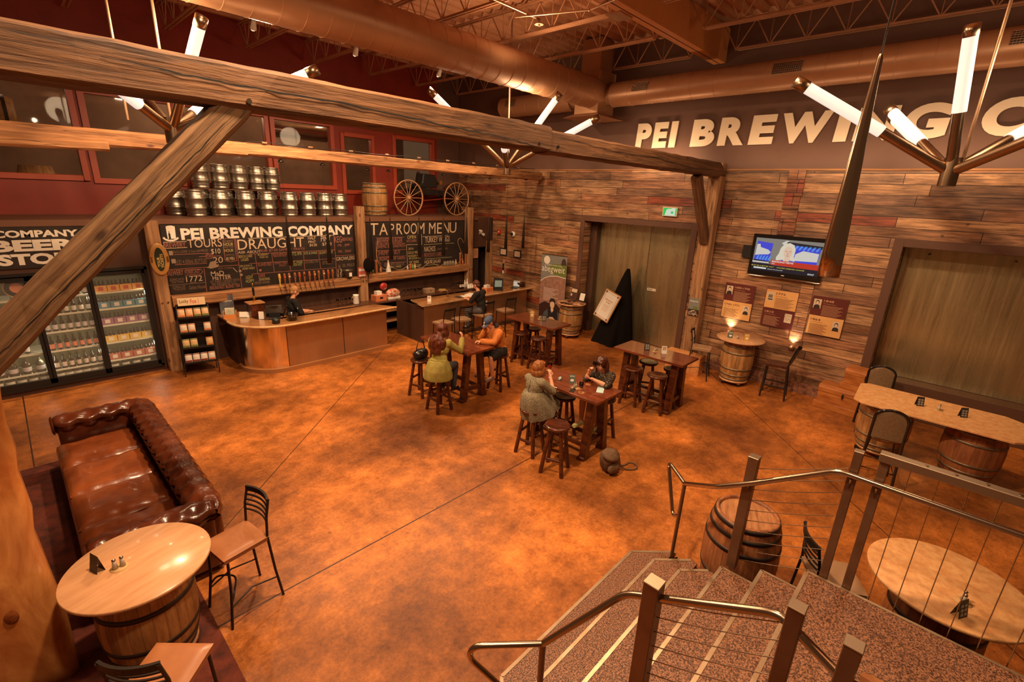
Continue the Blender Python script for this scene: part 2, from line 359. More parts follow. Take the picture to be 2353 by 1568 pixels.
# ================================================================== structure
def floor_mat():
    m=bpy.data.materials.new('stained_concrete'); m.use_nodes=True; nt=m.node_tree; L=nt.links.new; b=nt.nodes['Principled BSDF']
    tc=_n(nt,'ShaderNodeTexCoord')
    n1=_n(nt,'ShaderNodeTexNoise'); n1.inputs['Scale'].default_value=.55; n1.inputs['Detail'].default_value=8; n1.inputs['Roughness'].default_value=.62; L(tc.outputs['Object'],n1.inputs['Vector'])
    r1=_n(nt,'ShaderNodeValToRGB'); e=r1.color_ramp.elements; e[0].position=.36; e[0].color=(.17,.055,.013,1); e[1].position=.66; e[1].color=(.60,.205,.042,1)
    x=e.new(.5); x.color=(.33,.112,.024,1); L(n1.outputs['Fac'],r1.inputs[0])
    n2=_n(nt,'ShaderNodeTexNoise'); n2.inputs['Scale'].default_value=3.4; n2.inputs['Detail'].default_value=12; n2.inputs['Roughness'].default_value=.8; L(tc.outputs['Object'],n2.inputs['Vector'])
    r2_=_n(nt,'ShaderNodeValToRGB'); e=r2_.color_ramp.elements; e[0].position=.36; e[0].color=(.58,.5,.44,1); e[1].position=.64; e[1].color=(1.35,1.32,1.28,1); L(n2.outputs['Fac'],r2_.inputs[0])
    a=_n(nt,'ShaderNodeMix',data_type='RGBA',blend_type='MULTIPLY'); a.inputs['Factor'].default_value=1; L(r1.outputs[0],a.inputs['A']); L(r2_.outputs[0],a.inputs['B'])
    n5=_n(nt,'ShaderNodeTexNoise'); n5.inputs['Scale'].default_value=26; n5.inputs['Detail'].default_value=6; n5.inputs['Roughness'].default_value=.8; L(tc.outputs['Object'],n5.inputs['Vector'])
    r5=_n(nt,'ShaderNodeValToRGB'); r5.color_ramp.elements[0].position=.38; r5.color_ramp.elements[0].color=(.80,.78,.75,1); r5.color_ramp.elements[1].position=.62; r5.color_ramp.elements[1].color=(1.2,1.2,1.2,1); L(n5.outputs['Fac'],r5.inputs[0])
    a5=_n(nt,'ShaderNodeMix',data_type='RGBA',blend_type='MULTIPLY'); a5.inputs['Factor'].default_value=1; L(a.outputs['Result'],a5.inputs['A']); L(r5.outputs[0],a5.inputs['B']); a=a5
    # dark drips and specks
    v=_n(nt,'ShaderNodeTexVoronoi'); v.inputs['Scale'].default_value=1.3; L(tc.outputs['Object'],v.inputs['Vector'])
    rv=_n(nt,'ShaderNodeValToRGB'); rv.color_ramp.elements[0].position=.02; rv.color_ramp.elements[0].color=(.35,.3,.28,1); rv.color_ramp.elements[1].position=.05; rv.color_ramp.elements[1].color=(1,1,1,1); L(v.outputs['Distance'],rv.inputs[0])
    c=_n(nt,'ShaderNodeMix',data_type='RGBA',blend_type='MULTIPLY'); c.inputs['Factor'].default_value=.8; L(a.outputs['Result'],c.inputs['A']); L(rv.outputs[0],c.inputs['B'])
    sx=_n(nt,'ShaderNodeSeparateXYZ'); L(tc.outputs['Object'],sx.inputs[0]); last=None
    def mth(op,a_,b_):
        n=_n(nt,'ShaderNodeMath',operation=op)
        for i,k in enumerate((a_,b_)):
            if k is None: continue
            if isinstance(k,(int,float)): n.inputs[i].default_value=k
            else: L(k,n.inputs[i])
        return n.outputs[0]
    jl=[mth('SUBTRACT',sx.outputs['Y'],4.27), mth('SUBTRACT',sx.outputs['X'],-.32), mth('SUBTRACT',sx.outputs['Y'],12.02),
        mth('SUBTRACT',mth('SUBTRACT',sx.outputs['Y'],mth('MULTIPLY',sx.outputs['X'],.92)),4.63),
        mth('SUBTRACT',mth('SUBTRACT',sx.outputs['Y'],mth('MULTIPLY',sx.outputs['X'],.95)),-6.85)]
    for j in jl:
        s_=mth('LESS_THAN',mth('ABSOLUTE',j,None),.009)
        last=s_ if last is None else mth('MAXIMUM',last,s_)
    w_=_n(nt,'ShaderNodeTexWave'); 
    g=_n(nt,'ShaderNodeMix',data_type='RGBA'); L(last,g.inputs['Factor']); L(c.outputs['Result'],g.inputs['A']); g.inputs['B'].default_value=(.045,.015,.006,1)
    L(g.outputs['Result'],b.inputs['Base Color'])
    b.inputs['Specular IOR Level'].default_value=.32
    mr=_n(nt,'ShaderNodeMapRange'); mr.inputs['To Min'].default_value=.22; mr.inputs['To Max'].default_value=.6; L(n2.outputs['Fac'],mr.inputs[0]); L(mr.outputs[0],b.inputs['Roughness'])
    bp=_n(nt,'ShaderNodeBump'); bp.inputs['Strength'].default_value=.12; bp.inputs['Distance'].default_value=.02; L(n2.outputs['Fac'],bp.inputs['Height']); L(bp.outputs[0],b.inputs['Normal'])
    return m
def plank_mat(name,vertical_axis_u=1,rowh=.193,wid=2.1,cols=None):
    m=bpy.data.materials.new(name); m.use_nodes=True; nt=m.node_tree; L=nt.links.new; b=nt.nodes['Principled BSDF']
    tc=_n(nt,'ShaderNodeTexCoord'); sx=_n(nt,'ShaderNodeSeparateXYZ'); L(tc.outputs['Object'],sx.inputs[0]); cb=_n(nt,'ShaderNodeCombineXYZ')
    u=sx.outputs['Y'] if vertical_axis_u==1 else sx.outputs['X']
    # shift each row by its own random amount so the butt joints do not line up
    dv=_n(nt,'ShaderNodeMath',operation='DIVIDE'); L(sx.outputs['Z'],dv.inputs[0]); dv.inputs[1].default_value=rowh
    flr=_n(nt,'ShaderNodeMath',operation='FLOOR'); L(dv.outputs[0],flr.inputs[0]); wn=_n(nt,'ShaderNodeTexWhiteNoise',noise_dimensions='1D'); L(flr.outputs[0],wn.inputs['W'])
    ma=_n(nt,'ShaderNodeMath',operation='MULTIPLY_ADD'); L(wn.outputs['Value'],ma.inputs[0]); ma.inputs[1].default_value=3.7; L(u,ma.inputs[2])
    L(ma.outputs[0],cb.inputs[0]); L(sx.outputs['Z'],cb.inputs[1])
    br=_n(nt,'ShaderNodeTexBrick'); L(cb.outputs[0],br.inputs['Vector']); br.offset=0.0; br.inputs['Scale'].default_value=1
    br.inputs['Brick Width'].default_value=wid; br.inputs['Row Height'].default_value=rowh; br.inputs['Mortar Size'].default_value=.0055; br.inputs['Mortar Smooth'].default_value=.3
    br.inputs['Color1'].default_value=(0,0,0,1); br.inputs['Color2'].default_value=(1,1,1,1); br.inputs['Mortar'].default_value=(.5,.5,.5,1)
    cr=_n(nt,'ShaderNodeValToRGB'); cr.color_ramp.interpolation='CONSTANT'
    cols=cols or [(0,(.22,.11,.055)),(.12,(.42,.235,.12)),(.3,(.33,.165,.08)),(.42,(.36,.17,.085)),(.52,(.36,.21,.11)),(.63,(.52,.29,.14)),(.74,(.26,.13,.07)),(.84,(.38,.20,.11)),(.95,(.30,.07,.03))]
    e=cr.color_ramp.elements; e[0].position=0; e[0].color=(*cols[0][1],1); e[1].position=cols[1][0]; e[1].color=(*cols[1][1],1)
    for p_,c_ in cols[2:]: k=e.new(p_); k.color=(*c_,1)
    L(br.outputs['Color'],cr.inputs[0])
    mp=_n(nt,'ShaderNodeMapping'); mp.inputs['Scale'].default_value=(1.1,14,1); L(cb.outputs[0],mp.inputs[0])
    nz=_n(nt,'ShaderNodeTexNoise'); nz.inputs['Scale'].default_value=1.9; nz.inputs['Detail'].default_value=14; nz.inputs['Roughness'].default_value=.68; nz.inputs['Distortion'].default_value=.4; L(mp.outputs[0],nz.inputs['Vector'])
    gr=_n(nt,'ShaderNodeValToRGB'); gr.color_ramp.elements[0].position=.34; gr.color_ramp.elements[0].color=(.28,.23,.2,1); gr.color_ramp.elements[1].position=.62; gr.color_ramp.elements[1].color=(1.3,1.25,1.2,1); L(nz.outputs['Fac'],gr.inputs[0])
    n3=_n(nt,'ShaderNodeTexNoise'); n3.inputs['Scale'].default_value=1.3; n3.inputs['Detail'].default_value=6; m4=_n(nt,'ShaderNodeMapping'); m4.inputs['Scale'].default_value=(.9,3.2,1); L(cb.outputs[0],m4.inputs[0]); L(m4.outputs[0],n3.inputs['Vector'])
    g3=_n(nt,'ShaderNodeValToRGB'); g3.color_ramp.elements[0].position=.36; g3.color_ramp.elements[0].color=(.36,.30,.26,1); g3.color_ramp.elements[1].position=.55; g3.color_ramp.elements[1].color=(1,1,1,1); L(n3.outputs['Fac'],g3.inputs[0])
    vo=_n(nt,'ShaderNodeTexVoronoi'); vo.inputs['Scale'].default_value=2.6; L(cb.outputs[0],vo.inputs['Vector'])
    kr=_n(nt,'ShaderNodeValToRGB'); kr.color_ramp.elements[0].position=.03; kr.color_ramp.elements[0].color=(.25,.15,.1,1); kr.color_ramp.elements[1].position=.09; kr.color_ramp.elements[1].color=(1,1,1,1); L(vo.outputs['Distance'],kr.inputs[0])
    cur=cr.outputs[0]
    for s_,f_ in((gr.outputs[0],1),(g3.outputs[0],.8),(kr.outputs[0],.8)):
        a=_n(nt,'ShaderNodeMix',data_type='RGBA',blend_type='MULTIPLY'); a.inputs['Factor'].default_value=f_; L(cur,a.inputs['A']); L(s_,a.inputs['B']); cur=a.outputs['Result']
    g=_n(nt,'ShaderNodeMix',data_type='RGBA'); L(br.outputs['Fac'],g.inputs['Factor']); L(cur,g.inputs['A']); g.inputs['B'].default_value=(.012,.005,.003,1); L(g.outputs['Result'],b.inputs['Base Color'])
    b.inputs['Roughness'].default_value=.5
    bp=_n(nt,'ShaderNodeBump'); bp.inputs['Strength'].default_value=.35; bp.inputs['Distance'].default_value=.01; L(nz.outputs['Fac'],bp.inputs['Height'])
    b2=_n(nt,'ShaderNodeBump'); b2.invert=True; b2.inputs['Strength'].default_value=.8; b2.inputs['Distance'].default_value=.012; L(br.outputs['Fac'],b2.inputs['Height']); L(bp.outputs[0],b2.inputs['Normal']); L(b2.outputs[0],b.inputs['Normal'])
    return m
FLOOR=floor_mat(); PLANK=plank_mat('reclaimed_planks')
DOORM=mat('brushed_bronze_door',(.46,.36,.19),.28,.8,col2=(.60,.47,.26),scale=1.5,stretch=(1,5,.35),bump=.35,bscale=4,detail=8,rvar=.08)
XW=11.62; YA=12.15; YR=13.8; ZC=7.62
struct(MB().b(-6,14.5,-5,20,-.1,0).ob('floor',FLOOR))
# wall B: plank wall below, brown above, with two recessed door openings
mb=MB()
D1=(5.02,8.18,3.32); D2=(-3.2,.93,3.33)
mb.b(XW,XW+.3,8.18,11.98,0,4.69).b(XW,XW+.3,11.98,YR,3.17,4.69).b(XW,XW+.3,5.02,8.18,3.32,4.69).b(XW,XW+.3,.93,5.02,0,4.69).b(XW,XW+.3,-3.2,.93,3.33,4.69).b(XW,XW+.3,-5,-3.2,0,4.69)
struct(mb.ob('wall_right',PLANK))
struct(MB().b(XW+.03,XW+.3,-5,YR+.2,4.69,8.0).ob('wall_right_upper',BROWN))
struct(MB().b(XW-.02,XW+.035,-5,11.0,4.68,4.715).ob('trim_1',T_Y))
# short pilaster of rough boards on the plank wall, above and below the television
mb=MB()
for i in range(5):
    z=3.375+i*.265
    mb.b(XW-.035-.004*(i%2),XW,2.79+.01*(i%3),3.12-.012*(i%2),z+.004,z+.261)
struct(mb.ob('trim_2',plank_mat('pilaster_boards',rowh=.265,wid=.5,cols=[(0,(.33,.14,.06)),(.3,(.26,.09,.04)),(.5,(.36,.17,.08)),(.8,(.30,.07,.035))]),bev=.004))
mb=MB()
for i in range(6): mb.b(XW-.022,XW,2.2,2.46-.01*(i%2),1.15+i*.21,1.15+i*.21+.2)
struct(mb.ob('trim_3',plank_mat('split_log_strip',rowh=.21,wid=.5,cols=[(0,(.42,.2,.09)),(.5,(.5,.27,.13)),(.8,(.38,.16,.07))]),bev=.01,seg=2))
struct(MB().b(XW-.05,XW,.95,4.6,0,.24).ob('baseboard_right',mat('rough_stone_plinth',(.12,.05,.03),.9,col2=(.36,.16,.09),scale=14,bump=1.0)))
# wall A: brown wall with the beer cooler opening, ledge above, red wall set back
mb=MB().b(-6,-2.2,YA,YA+.2,0,3.17).b(-2.2,1.87,YA,YA+.2,2.2,3.17).b(1.87,11.05,YA,YA+.2,0,3.17).b(-2.2,1.87,YA,YA+.2,0,.13)
struct(mb.ob('wall_left',BROWND))
struct(MB().b(-6,XW,YA-.05,YR,3.09,3.2).ob('trim_4',mat('ledge_paint',(.15,.065,.035),.5)))
struct(MB().b(11.05,XW,YA-.06,YA+.2,2.2,3.17).ob('trim_5',BROWND))
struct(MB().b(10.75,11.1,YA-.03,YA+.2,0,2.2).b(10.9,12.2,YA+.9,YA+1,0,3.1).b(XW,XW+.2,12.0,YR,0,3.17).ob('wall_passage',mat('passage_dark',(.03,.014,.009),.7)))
struct(MB().b(11.43,11.6,11.95,12.12,0,2.4).ob('trim_6',T_Zl))
# loft wall (oxblood) with window openings
WIN=[(-1.7,1.48,3.9,5.82),(1.57,3.2,3.86,5.68),(3.28,5.22,3.86,5.68),(5.29,6.97,3.9,5.66),(7.2,8.25,3.8,5.45),(8.93,10.5,3.85,5.55)]
mb=MB(); xs=[-6]+[v for w in WIN for v in w[:2]]+[10.65]
for i in range(0,len(xs),2): mb.b(xs[i],xs[i+1],YR,YR+.2,3.1,8)
for x0,x1,z0,z1 in WIN: mb.b(x0,x1,YR,YR+.2,3.1,z0).b(x0,x1,YR,YR+.2,z1,8)
struct(mb.ob('wall_loft',RED)); struct(MB().b(10.65,XW,YR,YR+.2,3.1,8).ob('wall_loft_corner',BROWN))
REDF=mat('red_window_frame',(.36,.055,.022),.42)
for i,(x0,x1,z0,z1) in enumerate(WIN):
    m_=MB(); t=.09
    m_.b(x0-.02,x0+t,YR-.05,YR+.12,z0-.02,z1+.02).b(x1-t,x1+.02,YR-.05,YR+.12,z0-.02,z1+.02).b(x0+t,x1-t,YR-.05,YR+.12,z0-.02,z0+t).b(x0+t,x1-t,YR-.05,YR+.12,z1-t,z1+.02)
    w=struct(m_.ob('window_%d'%(i+1),REDF,bev=.008)); MB().b(x0+t,x1-t,YR+.03,YR+.04,z0+t,z1-t).ob('window_pane',PANE,w)
# ante room seen dimly through the loft windows
struct(MB().b(-6,XW,17.2,17.4,3.1,7.2).b(-6,XW,YR+.2,17.3,3.05,3.1).b(-6,XW,YR+.2,17.3,6.6,6.7).ob('wall_loft_back',mat('loft_back_wall',(.30,.17,.10),.6,col2=(.18,.10,.06),scale=.7)))
point('loft_lamp',(4.0,15.6,5.9),90,rad=.07); point('loft_lamp',(7.5,15.6,5.9),70,rad=.07); point('loft_lamp',(0.3,15.6,5.9),18,rad=.07)
bt=thing('storage_barrel','oak barrel seen through the leftmost loft window','barrel'); 
MB().lathe([(.001,-.5),(.27,-.5),(.34,-.2),(.34,.2),(.27,.5),(.001,.5)],(.15,15.2,5.2),30,mat=rm(0,R(90))).ob('staves',OAK,bt); 
for q in(-.35,.35): MB().lathe([(.315,q-.03),(.325,q+.03)],(.15,15.2,5.2),30,mat=rm(0,R(90)),caps=False).ob('hoop',DHOOP,bt)
bt=thing('storage_barrel','oak barrel lower behind the leftmost loft window','barrel'); MB().lathe([(.001,-.5),(.27,-.5),(.34,-.2),(.34,.2),(.27,.5),(.001,.5)],(.75,15.0,3.65),30).ob('staves',OAK,bt); MB().lathe([(.325,.17),(.335,.23)],(.75,15.0,3.65),30,caps=False).ob('hoop',DHOOP,bt)
bd=thing('air_duct','shiny duct end seen through the loft window above the kegs','duct'); MB().cone((5.9,15.5,5.5),(7.6,15.5,5.5),.22,n=30).ob('duct_body',STEEL,bd); MB().cone((7.6,15.5,5.5),(7.62,15.5,5.5),.2,n=30).ob('duct_end',DARKM,bd)
# doors
def frame_u(y0,y1,zt,t=.15,d=.62):
    m_=MB(); m_.b(XW-.03,XW+d,y0-t,y0,0,zt+t).b(XW-.03,XW+d,y1,y1+t,0,zt+t).b(XW-.03,XW+d,y0,y1,zt,zt+t); return m_
f1=struct(frame_u(5.02,8.18,3.32).ob('door_1',FRAMEB,bev=.006))
MB().b(XW+.58,XW+.62,6.39,8.2,.02,3.4).ob('door_leaf',DOORM,f1,bev=.004); MB().b(XW+.58,XW+.62,5.0,6.375,.02,3.4).ob('door_leaf',DOORM,f1,bev=.004)
MB().b(XW+.38,XW+.55,8.0,8.18,0,3.32).ob('door_post',BROWND,f1)
m_=MB(); fc=Face((XW+.575,6.29,1.55),(0,-1,0),(0,0,1)); fc.rect(m_,0,0,.26,.07,.002); fc.rect(m_,0,0,.26,.07,.002)
MB().b(XW+.565,XW+.578,6.03,6.29,1.55,1.62).ob('push_plate',mat('push_plate_white',(.7,.6,.48),.4),f1,bev=.002)
m_=MB(); Face((XW+.564,6.28,1.56),(0,-1,0),(0,0,1)).text(m_,'Push',.02,.012,.12,.04,.02); m_.ob('plate_lettering',BLACK,f1)
f2=struct(frame_u(-3.2,.93,3.33,.15).ob('door_2',FRAMEB,bev=.006))
MB().b(XW+.58,XW+.62,-1.6,.95,.72,3.4).ob('door_leaf',DOORM,f2); MB().b(XW+.58,XW+.62,-3.2,-1.61,.72,3.4).ob('door_leaf',DOORM,f2)
MB().b(XW+.2,XW+.62,-3.2,.93,0,.71).ob('door_sill',mat('sill_paint',(.10,.045,.025),.5),f2,bev=.01)
for y in(.55,-.62): MB().ell((XW+.56,y,3.2),.022).ob('door_bolt',STEEL,f2)
# ceiling: corrugated deck running along x
mb=MB(); P=.3; y=-5.0; prof=[]
while y<17.4:
    prof+=[(y,ZC),(y+.1,ZC),(y+.14,ZC+.09),(y+.26,ZC+.09)]; y+=P
prof.append((y,ZC))
vs=[(x,yy,zz) for yy,zz in prof for x in(-6,14)]
mb.add(vs,[(2*i,2*i+1,2*i+3,2*i+2) for i in range(len(prof)-1)])
# beyond the loft windows the deck is hidden
ce=struct(mb.ob('ceiling',mat('deck_paint',(.62,.30,.15),.5,.1,col2=(.5,.24,.12),scale=1.5)))
# steel girder along x and open-web joists along y
g=thing('steel_girder','deep orange painted steel girder crossing above the plank wall sign','girder',(0,0,0))
m_=MB(); m_.b(-6,XW,4.83,5.09,6.9,6.93); m_.b(-6,XW,4.95,4.97,6.9,7.56); m_.b(-6,XW,4.83,5.09,7.53,7.56); m_.ob('girder_beam',GIRD,g)
MB().b(-6,XW,4.825,4.845,6.93,7.53).ob('web_plate',GIRD,g)
m_=MB()
m_.b(7.6,8.0,5.02,5.3,6.88,6.9); m_.ob('bearing_plate',PIPE,g)
def joist(x,y0,y1,label,zb=7.0,zt=7.56):
    t=thing('roof_joist',label,'joist',(x,0,0),0,'open-web roof joists')
    m_=MB()
    for s in(-1,1): m_.b(s*.025,s*.06,y0,y1,zt-.03,zt); 
    m_.ob('top_chord',JOIST,t); m_=MB()
    for s in(-1,1): m_.b(s*.02,s*.055,y0+.35,y1-.35,zb,zb+.035)
    m_.ob('bottom_chord',JOIST,t); m_=MB(); n=max(2,int((y1-y0)/.62)); st=(y1-y0)/n
    for i in range(n):
        a=y0+i*st; m_.cone((0,a,zt-.03),(0,a+st/2,zb+.02),.013,n=6).cone((0,a+st/2,zb+.02),(0,a+st,zt-.03),.013,n=6)
        m_.cone((0,a+st/2,zb),(0,a+st/2,zt),.009,n=5)
    m_.ob('web_rods',JOIST,t); return t
for i,x in enumerate((1.6,3.2,4.8,6.4,8.0,9.6,11.2)):
    joist(x,5.12,13.75,'roof joist on the bar side of the girder, %s from the sign wall'%ORD[6-i])
    joist(x,-4.9,4.8,'roof joist on the stair side of the girder, %s from the sign wall'%ORD[6-i])
# bridging and sprinkler pipes along x
def pipe(pts,r,label,cat='pipe',name='ceiling_pipe'):
    t=thing(name,label,cat); MB().tube(pts,r,10).ob('pipe_run',PIPE,t)
    m_=MB(); 
    for p in pts[1:-1]: m_.ell(p,r*1.6)
    m_.cone(pts[0],Vector(pts[0])+Vector((.06,0,0)),r*1.5); m_.ob('fitting',PIPE,t); return t
p=pipe([(-3,8.9,6.95),(9.6,8.9,6.95),(10.4,8.6,6.95)],.022,'thin sprinkler pipe running beyond the large round duct')
p=pipe([(-3,6.4,6.93),(7.2,6.4,6.93)],.022,'thin sprinkler pipe running on the near side of the large duct')
MB().cone((7.2,6.4,6.93),(7.2,6.4,6.82),.02).cone((7.2,6.4,6.85),(7.2,6.4,6.84),.08).ob('sprinkler_head',PIPE,p)
pipe([(4.2,2.0,6.8),(6.9,4.4,6.82),(7.3,5.4,6.9),(6.8,6.6,6.9)],.018,'thin conduit bent across the underside of the girder')
pipe([(-3,10.6,7.0),(11.2,10.6,7.0)],.02,'thin pipe below the deck over the bar')
# round ducts
def duct(p0,p1,r,label,name='air_duct',every=.34):
    t=thing(name,label,'duct'); p0=Vector(p0);p1=Vector(p1); L_=(p1-p0).length; d=(p1-p0)/L_
    MB().cone(p0,p1,r,n=40).ob('duct_body',DUCT,t); m_=MB(); k=int(L_/every)
    q=d.to_track_quat('Z','Y').to_matrix()
    m_.lathe([(r-.002,-.006),(r+.008,0),(r-.002,.006)],(0,0,0),40,mat=q,caps=False); g_=m_.ob('seam_ring',DUCT,t); g_.location=p0
    for i in range(1,k+1):
        c=g_.copy(); C.objects.link(c); c.location=p0+d*(i*every)
    return t
duct((-3,7.6,6.42),(10.75,7.6,6.42),.345,'large round spiral duct running from the camera side to the sign wall')
d2=duct((10.9,7.12,6.37),(10.9,-4.8,6.37),.27,'round duct along the sign wall above the raised letters',every=.5)
d3=duct((10.9,8.35,6.37),(10.9,10.9,6.37),.27,'short round duct stub in the corner over the bar passage',every=.5)
d2v=MB()
def vent(t,y0,y1,s=1):
    m_=MB(); 
    def arc(u,v): 
        th=R(146+40*u); return Vector((10.9+.278*math.cos(th),y0+(y1-y0)*v,6.37+.278*math.sin(th)))
    m_.grid(arc,8,1); m_.ob('vent_grille',mat('vent_dark',(.035,.02,.012),.6),t)
    m_=MB()
    for i in range(15):
        y=y0+(y1-y0)*i/14; m_.tube([(10.9+.284*math.cos(R(a)),y,6.37+.284*math.sin(R(a))) for a in(146,156,166,176,186)],.004,4)
    for a in(146,153,159,166,173,180,186): m_.cone((10.9+.284*math.cos(R(a)),y0,6.37+.284*math.sin(R(a))),(10.9+.284*math.cos(R(a)),y1,6.37+.284*math.sin(R(a))),.004,n=4)
    m_.ob('grille_bars',PIPE,t)
vent(d2,6.1,6.5); vent(d2,3.0,3.5); vent(d2,-.2,.3); vent(d3,10.2,10.6)
pl=thing('duct_plenum','boxy sheet metal plenum with a flared foot joining the ducts','duct')
m_=MB(); m_.b(10.55,11.25,7.35,8.05,5.95,6.9); m_.ob('plenum_box',DUCT,pl,bev=.008)
m_=MB(); a=[(10.35,7.15),(11.45,7.15),(11.45,8.25),(10.35,8.25)]; b_=[(10.55,7.35),(11.25,7.35),(11.25,8.05),(10.55,8.05)]
m_.add([(x,y,5.86) for x,y in a]+[(x,y,5.96) for x,y in b_],[(0,1,2,3),(0,1,5,4),(1,2,6,5),(2,3,7,6),(3,0,4,7)]); m_.ob('flared_foot',DUCT,pl)
MB().b(10.6,11.1,7.4,7.95,6.9,7.6).ob('riser',DUCT,pl)
MB().cone((10.9,7.1,6.37),(10.9,7.35,6.37),.2,n=30).cone((10.9,8.05,6.37),(10.9,8.35,6.37),.2,n=30).ob('collar',DUCT,pl)

# raised sign letters on the brown wall
fc=Face((XW+.03,6.82,0),(0,-1,0),(0,0,1))
LET=mat('raised_white_letters',(.80,.66,.48),.45)
zs=5.21
for w_,y0,y1,k in(('P',6.82,6.47,.60),('E',6.37,6.03,.60),('I',5.93,5.80,.60),('B',5.37,5.0,.6),('R',4.93,4.52,.6),('E',4.43,4.08,.6),('W',4.02,3.3,.6),('I',3.22,3.07,.6),('N',2.98,2.35,.6),('G',2.22,1.66,.6)):
    pass
words=[('PEI',6.82,5.75,'P E I'),('BREWING',5.37,.80,''),('CO',.39,-.95,'')]
sg=thing('raised_wall_sign','big pale raised letters reading PEI BREWING CO on the brown wall','sign')
fc=Face((XW+.03,0,0),(0,-1,0),(0,0,1))
for w_,y0,y1,_ in words:
    # each letter is placed on its own, heavy weight
    wd={'P':.36,'E':.33,'I':.15,'B':.37,'R':.39,'W':.62,'N':.42,'G':.43,'C':.43,'O':.47}
    gap=.07; tot=sum(wd[c] for c in w_)+gap*(len(w_)-1); k=(y0-y1)/tot; x=-y0
    for c in w_:
        m_=MB(); fc.text(m_,c,x,zs,wd[c]*k,.58,.055,c=.03,slant=.06,ext=.03); m_.ob('letter_'+c.lower(),LET,sg); x+=(wd[c]+gap)*k
def strip(y,pw,ln):
    l=bpy.data.lights.new('sign_strip','AREA'); l.shape='RECTANGLE'; l.size=.06; l.size_y=ln; l.energy=pw; l.color=WARM
    o=bpy.data.objects.new('sign_strip',l); C.objects.link(o); d=Vector((.62,0,.78)); zz=-d; yy=Vector((0,1,0)); xx=yy.cross(zz)
    o.matrix_world=Matrix(((xx.x,yy.x,zz.x,11.15),(xx.y,yy.y,zz.y,y),(xx.z,yy.z,zz.z,4.78),(0,0,0,1)))
strip(6.0,20,1.6); strip(3.2,14,3.0); strip(0,14,2.4)

# ================================================================== timber frame
def wob(p0,p1,w,h,seed,n=18,upv=(0,0,1),amp=.012,cham=.03):
    """rough-hewn beam: an eight-sided section that wanders a little along its length"""
    p0=Vector(p0);p1=Vector(p1);d=(p1-p0);L_=d.length;d.normalize();u=Vector(upv);sd=d.cross(u).normalized();u=sd.cross(d)
    a,b_=w/2,h/2; sec=[(-a+cham,-b_),(a-cham,-b_),(a,-b_+cham),(a,b_-cham),(a-cham,b_),(-a+cham,b_),(-a,b_-cham),(-a,-b_+cham)]
    vs=[]
    for i in range(n+1):
        for k,(x,y) in enumerate(sec):
            q=Vector((i*.8,k*1.7,seed*3.1)); dx=noise.noise(q)*amp; dy=noise.noise(q+Vector((9,9,9)))*amp
            vs.append(p0+d*L_*i/n+sd*(x+dx)+u*(y+dy))
    fs=[(i*8+k,i*8+(k+1)%8,(i+1)*8+(k+1)%8,(i+1)*8+k) for i in range(n) for k in range(8)]
    m_=MB(); m_.add(vs,fs+[tuple(range(8))[::-1],tuple(range(n*8,n*8+8))]); return m_
def lbeam(p0,p1,w,h,seed,n,name,m,parent):
    p0=Vector(p0);p1=Vector(p1);d=p1-p0; o=wob((0,0,0),(d.length,0,0),w,h,seed,n).ob(name,m,parent); o.location=p0; o.rotation_euler=(0,-math.atan2(d.z,d.x),0); return o
def crack(mb,pts,y,w):
    """jagged dark drying crack on the near face of a beam"""
    P=[]
    for (a,b_),(c,d) in zip(pts,pts[1:]):
        for k in range(10): u=k/10; P.append((a+(c-a)*u,b_+(d-b_)*u))
    P.append(pts[-1]); n=len(P); up_=[];dn=[]
    for i,(x,z) in enumerate(P):
        q=.012*noise.noise(Vector((i*.9,y,1))); ww=w*math.sin(math.pi*min(max(i/n,.02),.98))**.4*(.6+.8*abs(noise.noise(Vector((i*.7,3,y)))))
        up_.append((x,y,z+q+ww/2)); dn.append((x,y,z+q-ww/2))
    mb.add(up_+dn,[(i,i+1,n+i+1,n+i) for i in range(n-1)])
f=thing('timber_truss','near hewn timber frame, long beam on a brace, in front of the floor','timber truss')
wob((-.9,4.50,4.70),(5.25,4.5,4.70),.31,.31,1,30).ob('beam',T_X,f)
wob((5.2,4.50,4.67),(11.45,4.5,4.67),.29,.29,2,30).ob('beam',T_X,f)
lbeam((1.535,4.5,4.655),(-.44,4.5,2.62),.25,.22,3,16,'brace',timber('brace_timber',0,(.08,.036,.015),(.25,.135,.06)),f)
lc=MB(); crack(lc,[(1.40,4.485),(.98,4.05),(.5,3.54),(.1,3.14),(-.2,2.83)],4.366,.016); lc.ob('drying_crack',BLACK,f)
lc=MB(); crack(lc,[(.65,4.735),(1.4,4.70),(2.3,4.70),(3.3,4.66),(4.3,4.63),(5.2,4.57)],4.338,.018); lc.ob('drying_crack',BLACK,f)
lc=MB(); crack(lc,[(5.5,4.74),(6.8,4.68),(8.2,4.69),(9.6,4.62),(10.9,4.64)],4.348,.010); lc.ob('drying_crack',BLACK,f)
wob((11.32,4.5,0),(11.32,4.5,4.54),.3,.3,4,16,(0,1,0)).ob('post',T_Zl,f)
lbeam((10.25,4.5,4.5),(11.2,4.5,3.1),.2,.2,5,8,'brace',T_X,f)
MB().cone((1.52,4.325,4.60),(1.52,4.36,4.60),.02,n=12).ob('peg',STEEL,f)
for x in (5.0,5.4): MB().cone((x,4.335,4.62),(x,4.36,4.62),.02,n=12).ob('bolt',DARKM,f)
